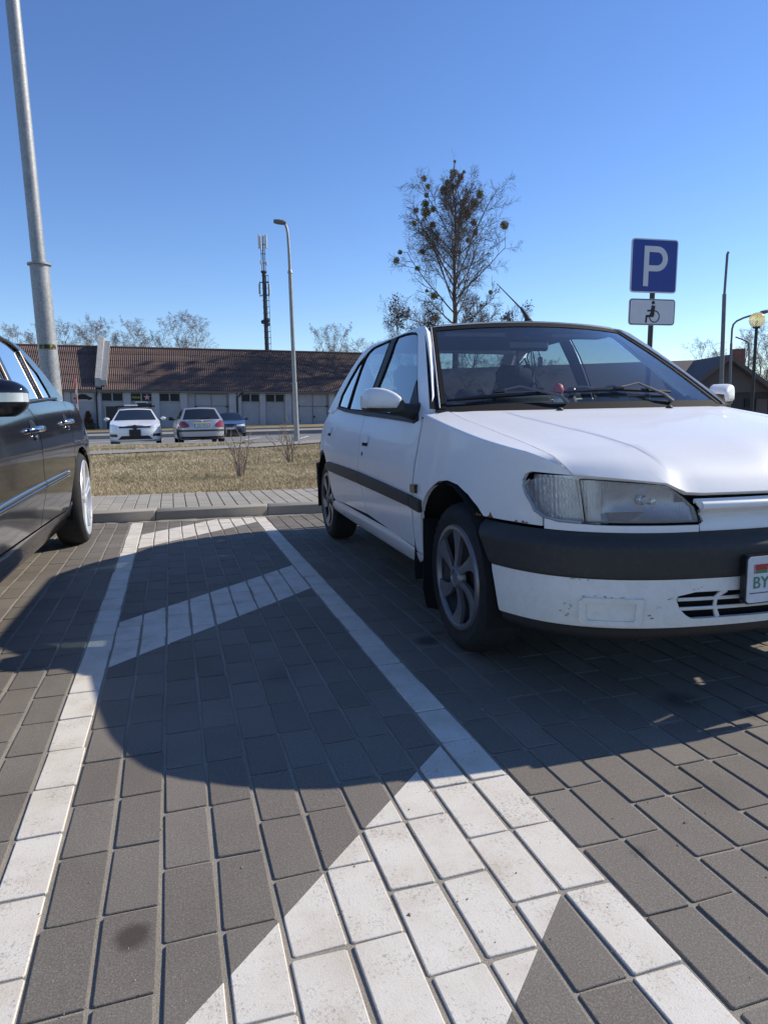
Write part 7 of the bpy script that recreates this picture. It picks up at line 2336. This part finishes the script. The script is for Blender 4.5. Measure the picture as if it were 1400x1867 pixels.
    panel('roof', [(-1, 0), (1, 0), (1, 1), (-1, 1)], lambda a, t: Vector((rw * a, rf_ + (rr_ - rf_) * t + (-.06 * (1 - a * a) if t < .5 else .05 * (1 - a * a)), H - .05 + .04 * (1 - a * a) * (1 - .3 * abs(2 * t - 1)) + .012 * math.sin(math.pi * t))), C['paint'], o_, .25, .2, 0, hub=(0, None, .5), smooth=60)
    q_ = MB(); q_.box((0, wb / 2, .30), (W * 1.5, L * .8, .2)); q_.box((0, L * .4 - fo * .2, .60), (W * 1.7, L * .45, .5)); q_.build('floor_pan', 'void', o_)
    def fp(name_, P, mt, off=.006, both=True, par=None, rear=False):
        for sg in ((-1, 1) if both else (1,)):
            f = pl_.SR if rear else pl_.SW
            PP = [(sg * f(min(a * W, W * .999)), b) for a, b in P]
            if sg < 0: PP = PP[::-1]
            r_ = panel(name_, PP, lambda s, z: fs_(s, z, off), mt, par or o_, .08, .06, .008, smooth=40)
        return r_
    return o_, fp, pl_, fs_, W

MAT['far_glass'] = simple('dark_car_glass', (0.018, 0.022, 0.028), 0.06, spec=.7)
MAT['golf_white'] = car_paint('clean_white_paint', (0.80, 0.80, 0.80), .25, .6)
MAT['silver'] = car_paint('silver_paint', (0.42, 0.43, 0.45), .32, .5, metal=.35)
MAT['blue_car'] = car_paint('dark_blue_paint', (0.022, 0.032, 0.075), .25, .8)
def on_lot(u, D_):
    p = pix(u, 800, D_); p.z = lot_z(p.y); return p
# white estate with roof rack, nose towards us
P = on_lot(248.5, 26.0)
wc, fp, pl_, fs_, W = far_car('white_estate', 'white estate car with black roof rack facing us in the far car park', P, -1.0, dict(w=1.86, l=4.5, h=1.44, fo=.88, wb=2.71, belt=1.00, nose=.80, cowl=.25, rf=1.05, rr=3.2, rs=3.45, tail=.92, roofw=1.22, R=.33, paint='golf_white'))
fp('headlight', [(.58, .70), (.62, .80), (.80, .86), (.93, .86), (.93, .74), (.80, .71)], 'lamp_clear')
fp('grille', [(0, .715), (0, .775), (.60, .775), (.58, .715)], 'gloss_black', .008)
fp('lower_intake', [(0, .30), (0, .43), (.50, .43), (.66, .30)], 'gloss_black', .006)
fp('fog_lamp_recess', [(.66, .40), (.68, .50), (.95, .50), (.95, .40)], 'gloss_black', .006)
fp('bumper_trim', [(0, .235), (0, .27), (.9, .27), (.9, .235)], 'satin', .010)
q = MB(); q.lathe([(.001, -.03), (.085, -.03), (.09, .0)], 20, 'y', (0, -.90, .745)); q.build('emblem', 'gloss_black', wc)
q = MB(); q.prism(rrect(-.20, .43, .20, .66, .02), -.91, -.88, lambda a, b, d: (a, d, b)); q.build('number_plate', 'black_paint', wc)
for y in (1.45, 2.6):
    q = MB(); q.tube([(-.74, y, 1.535), (.74, y, 1.535)], .03, 6); q.build('roof_bar', 'black_metal', wc)
for sg in (-1, 1):
    q = MB(); q.tube([(sg * .58, 1.1, 1.43), (sg * .58, 1.3, 1.48), (sg * .58, 3.1, 1.47), (sg * .58, 3.3, 1.41)], .022, 6); q.build('roof_rail', 'black_metal', wc)
q = MB(); q.box((-.15, 1.5, 1.575), (.50, .5, .05)); q.build('rack_box', 'white_paint', wc)
q = MB(); q.box((.32, 1.5, 1.595), (.62, .4, .08)); q.build('rack_carrier', 'black_metal', wc)
# silver hatchback, tail towards us
P = on_lot(367, 25.6)
sc, fp, pl_, fs_, W = far_car('silver_hatchback', 'silver hatchback with red tail lights, its back to us in the far car park', P + Vector((-.1, 3.15, 0)), 180 - 3.0, dict(w=1.74, l=4.0, h=1.41, fo=.85, wb=2.45, belt=.95, nose=.78, cowl=.2, rf=.9, rr=2.55, rs=2.98, tail=.93, roofw=1.16, R=.30, paint='silver', mirror='gloss_black'))
fp('tail_light', [(.52, .70), (.60, .82), (.75, .90), (.97, .92), (.97, .68), (.70, .66)], 'red_lens', .02, rear=True)
fp('bumper_strip', [(0, .52), (0, .585), (.985, .585), (.985, .52)], 'trim', .016, rear=True)
fp('bumper_lower', [(0, .26), (0, .33), (.9, .33), (.9, .26)], 'void', .008, rear=True)
yr_ = 4.0 - .85
q = MB(); q.prism(rrect(-.27, .68, .27, .80, .015), yr_ - .02, yr_ + .022, lambda a, b, d: (a, d, b)); po = q.build('number_plate', 'gloss_black', sc)
q = MB(); q.prism(rrect(-.255, .69, .255, .79, .012), yr_ + .02, yr_ + .027, lambda a, b, d: (a, d, b)); q.build('plate_face', 'plate_white', po)
text_obj('plate_letters', '1634 TK-2', .095, 'black_paint', po, Matrix.Translation((0, yr_ + .029, .74)) @ Matrix.Rotation(math.pi, 4, 'Z') @ Matrix.Rotation(math.pi / 2, 4, 'X'))
q = MB(); q.box((0, yr_ + .015, .835), (.62, .05, .035)); q.build('tailgate_handle', 'chrome', sc)
q = MB(); q.lathe([(.001, .02), (.045, .018), (.05, 0)], 14, 'y', (0, yr_ - .02, .90)); q.build('emblem', 'chrome', sc)
q = MB(); q.tube([(.42, yr_ - .3, .25), (.42, yr_ + .02, .25)], .035, 10); q.build('exhaust_pipe', 'black_metal', sc)
q = MB(); q.tube([(.02, yr_ - .12, 1.00), (-.30, yr_ - .16, 1.04)], .012, 6); q.build('rear_wiper', 'black_metal', sc)
# dark blue saloon behind it, nose towards us
P = on_lot(421, 41.0)
bc, fp, pl_, fs_, W = far_car('blue_saloon', 'dark blue saloon facing us, half hidden behind the silver hatchback', P, 5, dict(w=1.84, l=4.75, h=1.42, fo=.80, wb=2.83, belt=.98, nose=.76, cowl=.45, rf=1.2, rr=2.7, rs=3.35, tail=.98, roofw=1.15, R=.32, paint='blue_car'))
fp('headlight', [(.40, .62), (.40, .72), (.90, .75), (.90, .62)], 'lamp_clear')
fp('kidney_grille', [(.03, .58), (.03, .73), (.26, .73), (.24, .58)], 'gloss_black', .014)
fp('lower_intake', [(0, .28), (0, .42), (.7, .42), (.75, .28)], 'gloss_black', .006)
q = MB(); q.prism(rrect(-.26, .45, .26, .56, .015), -.83, -.80, lambda a, b, d: (a, d, b)); q.build('number_plate', 'plate_white', bc)
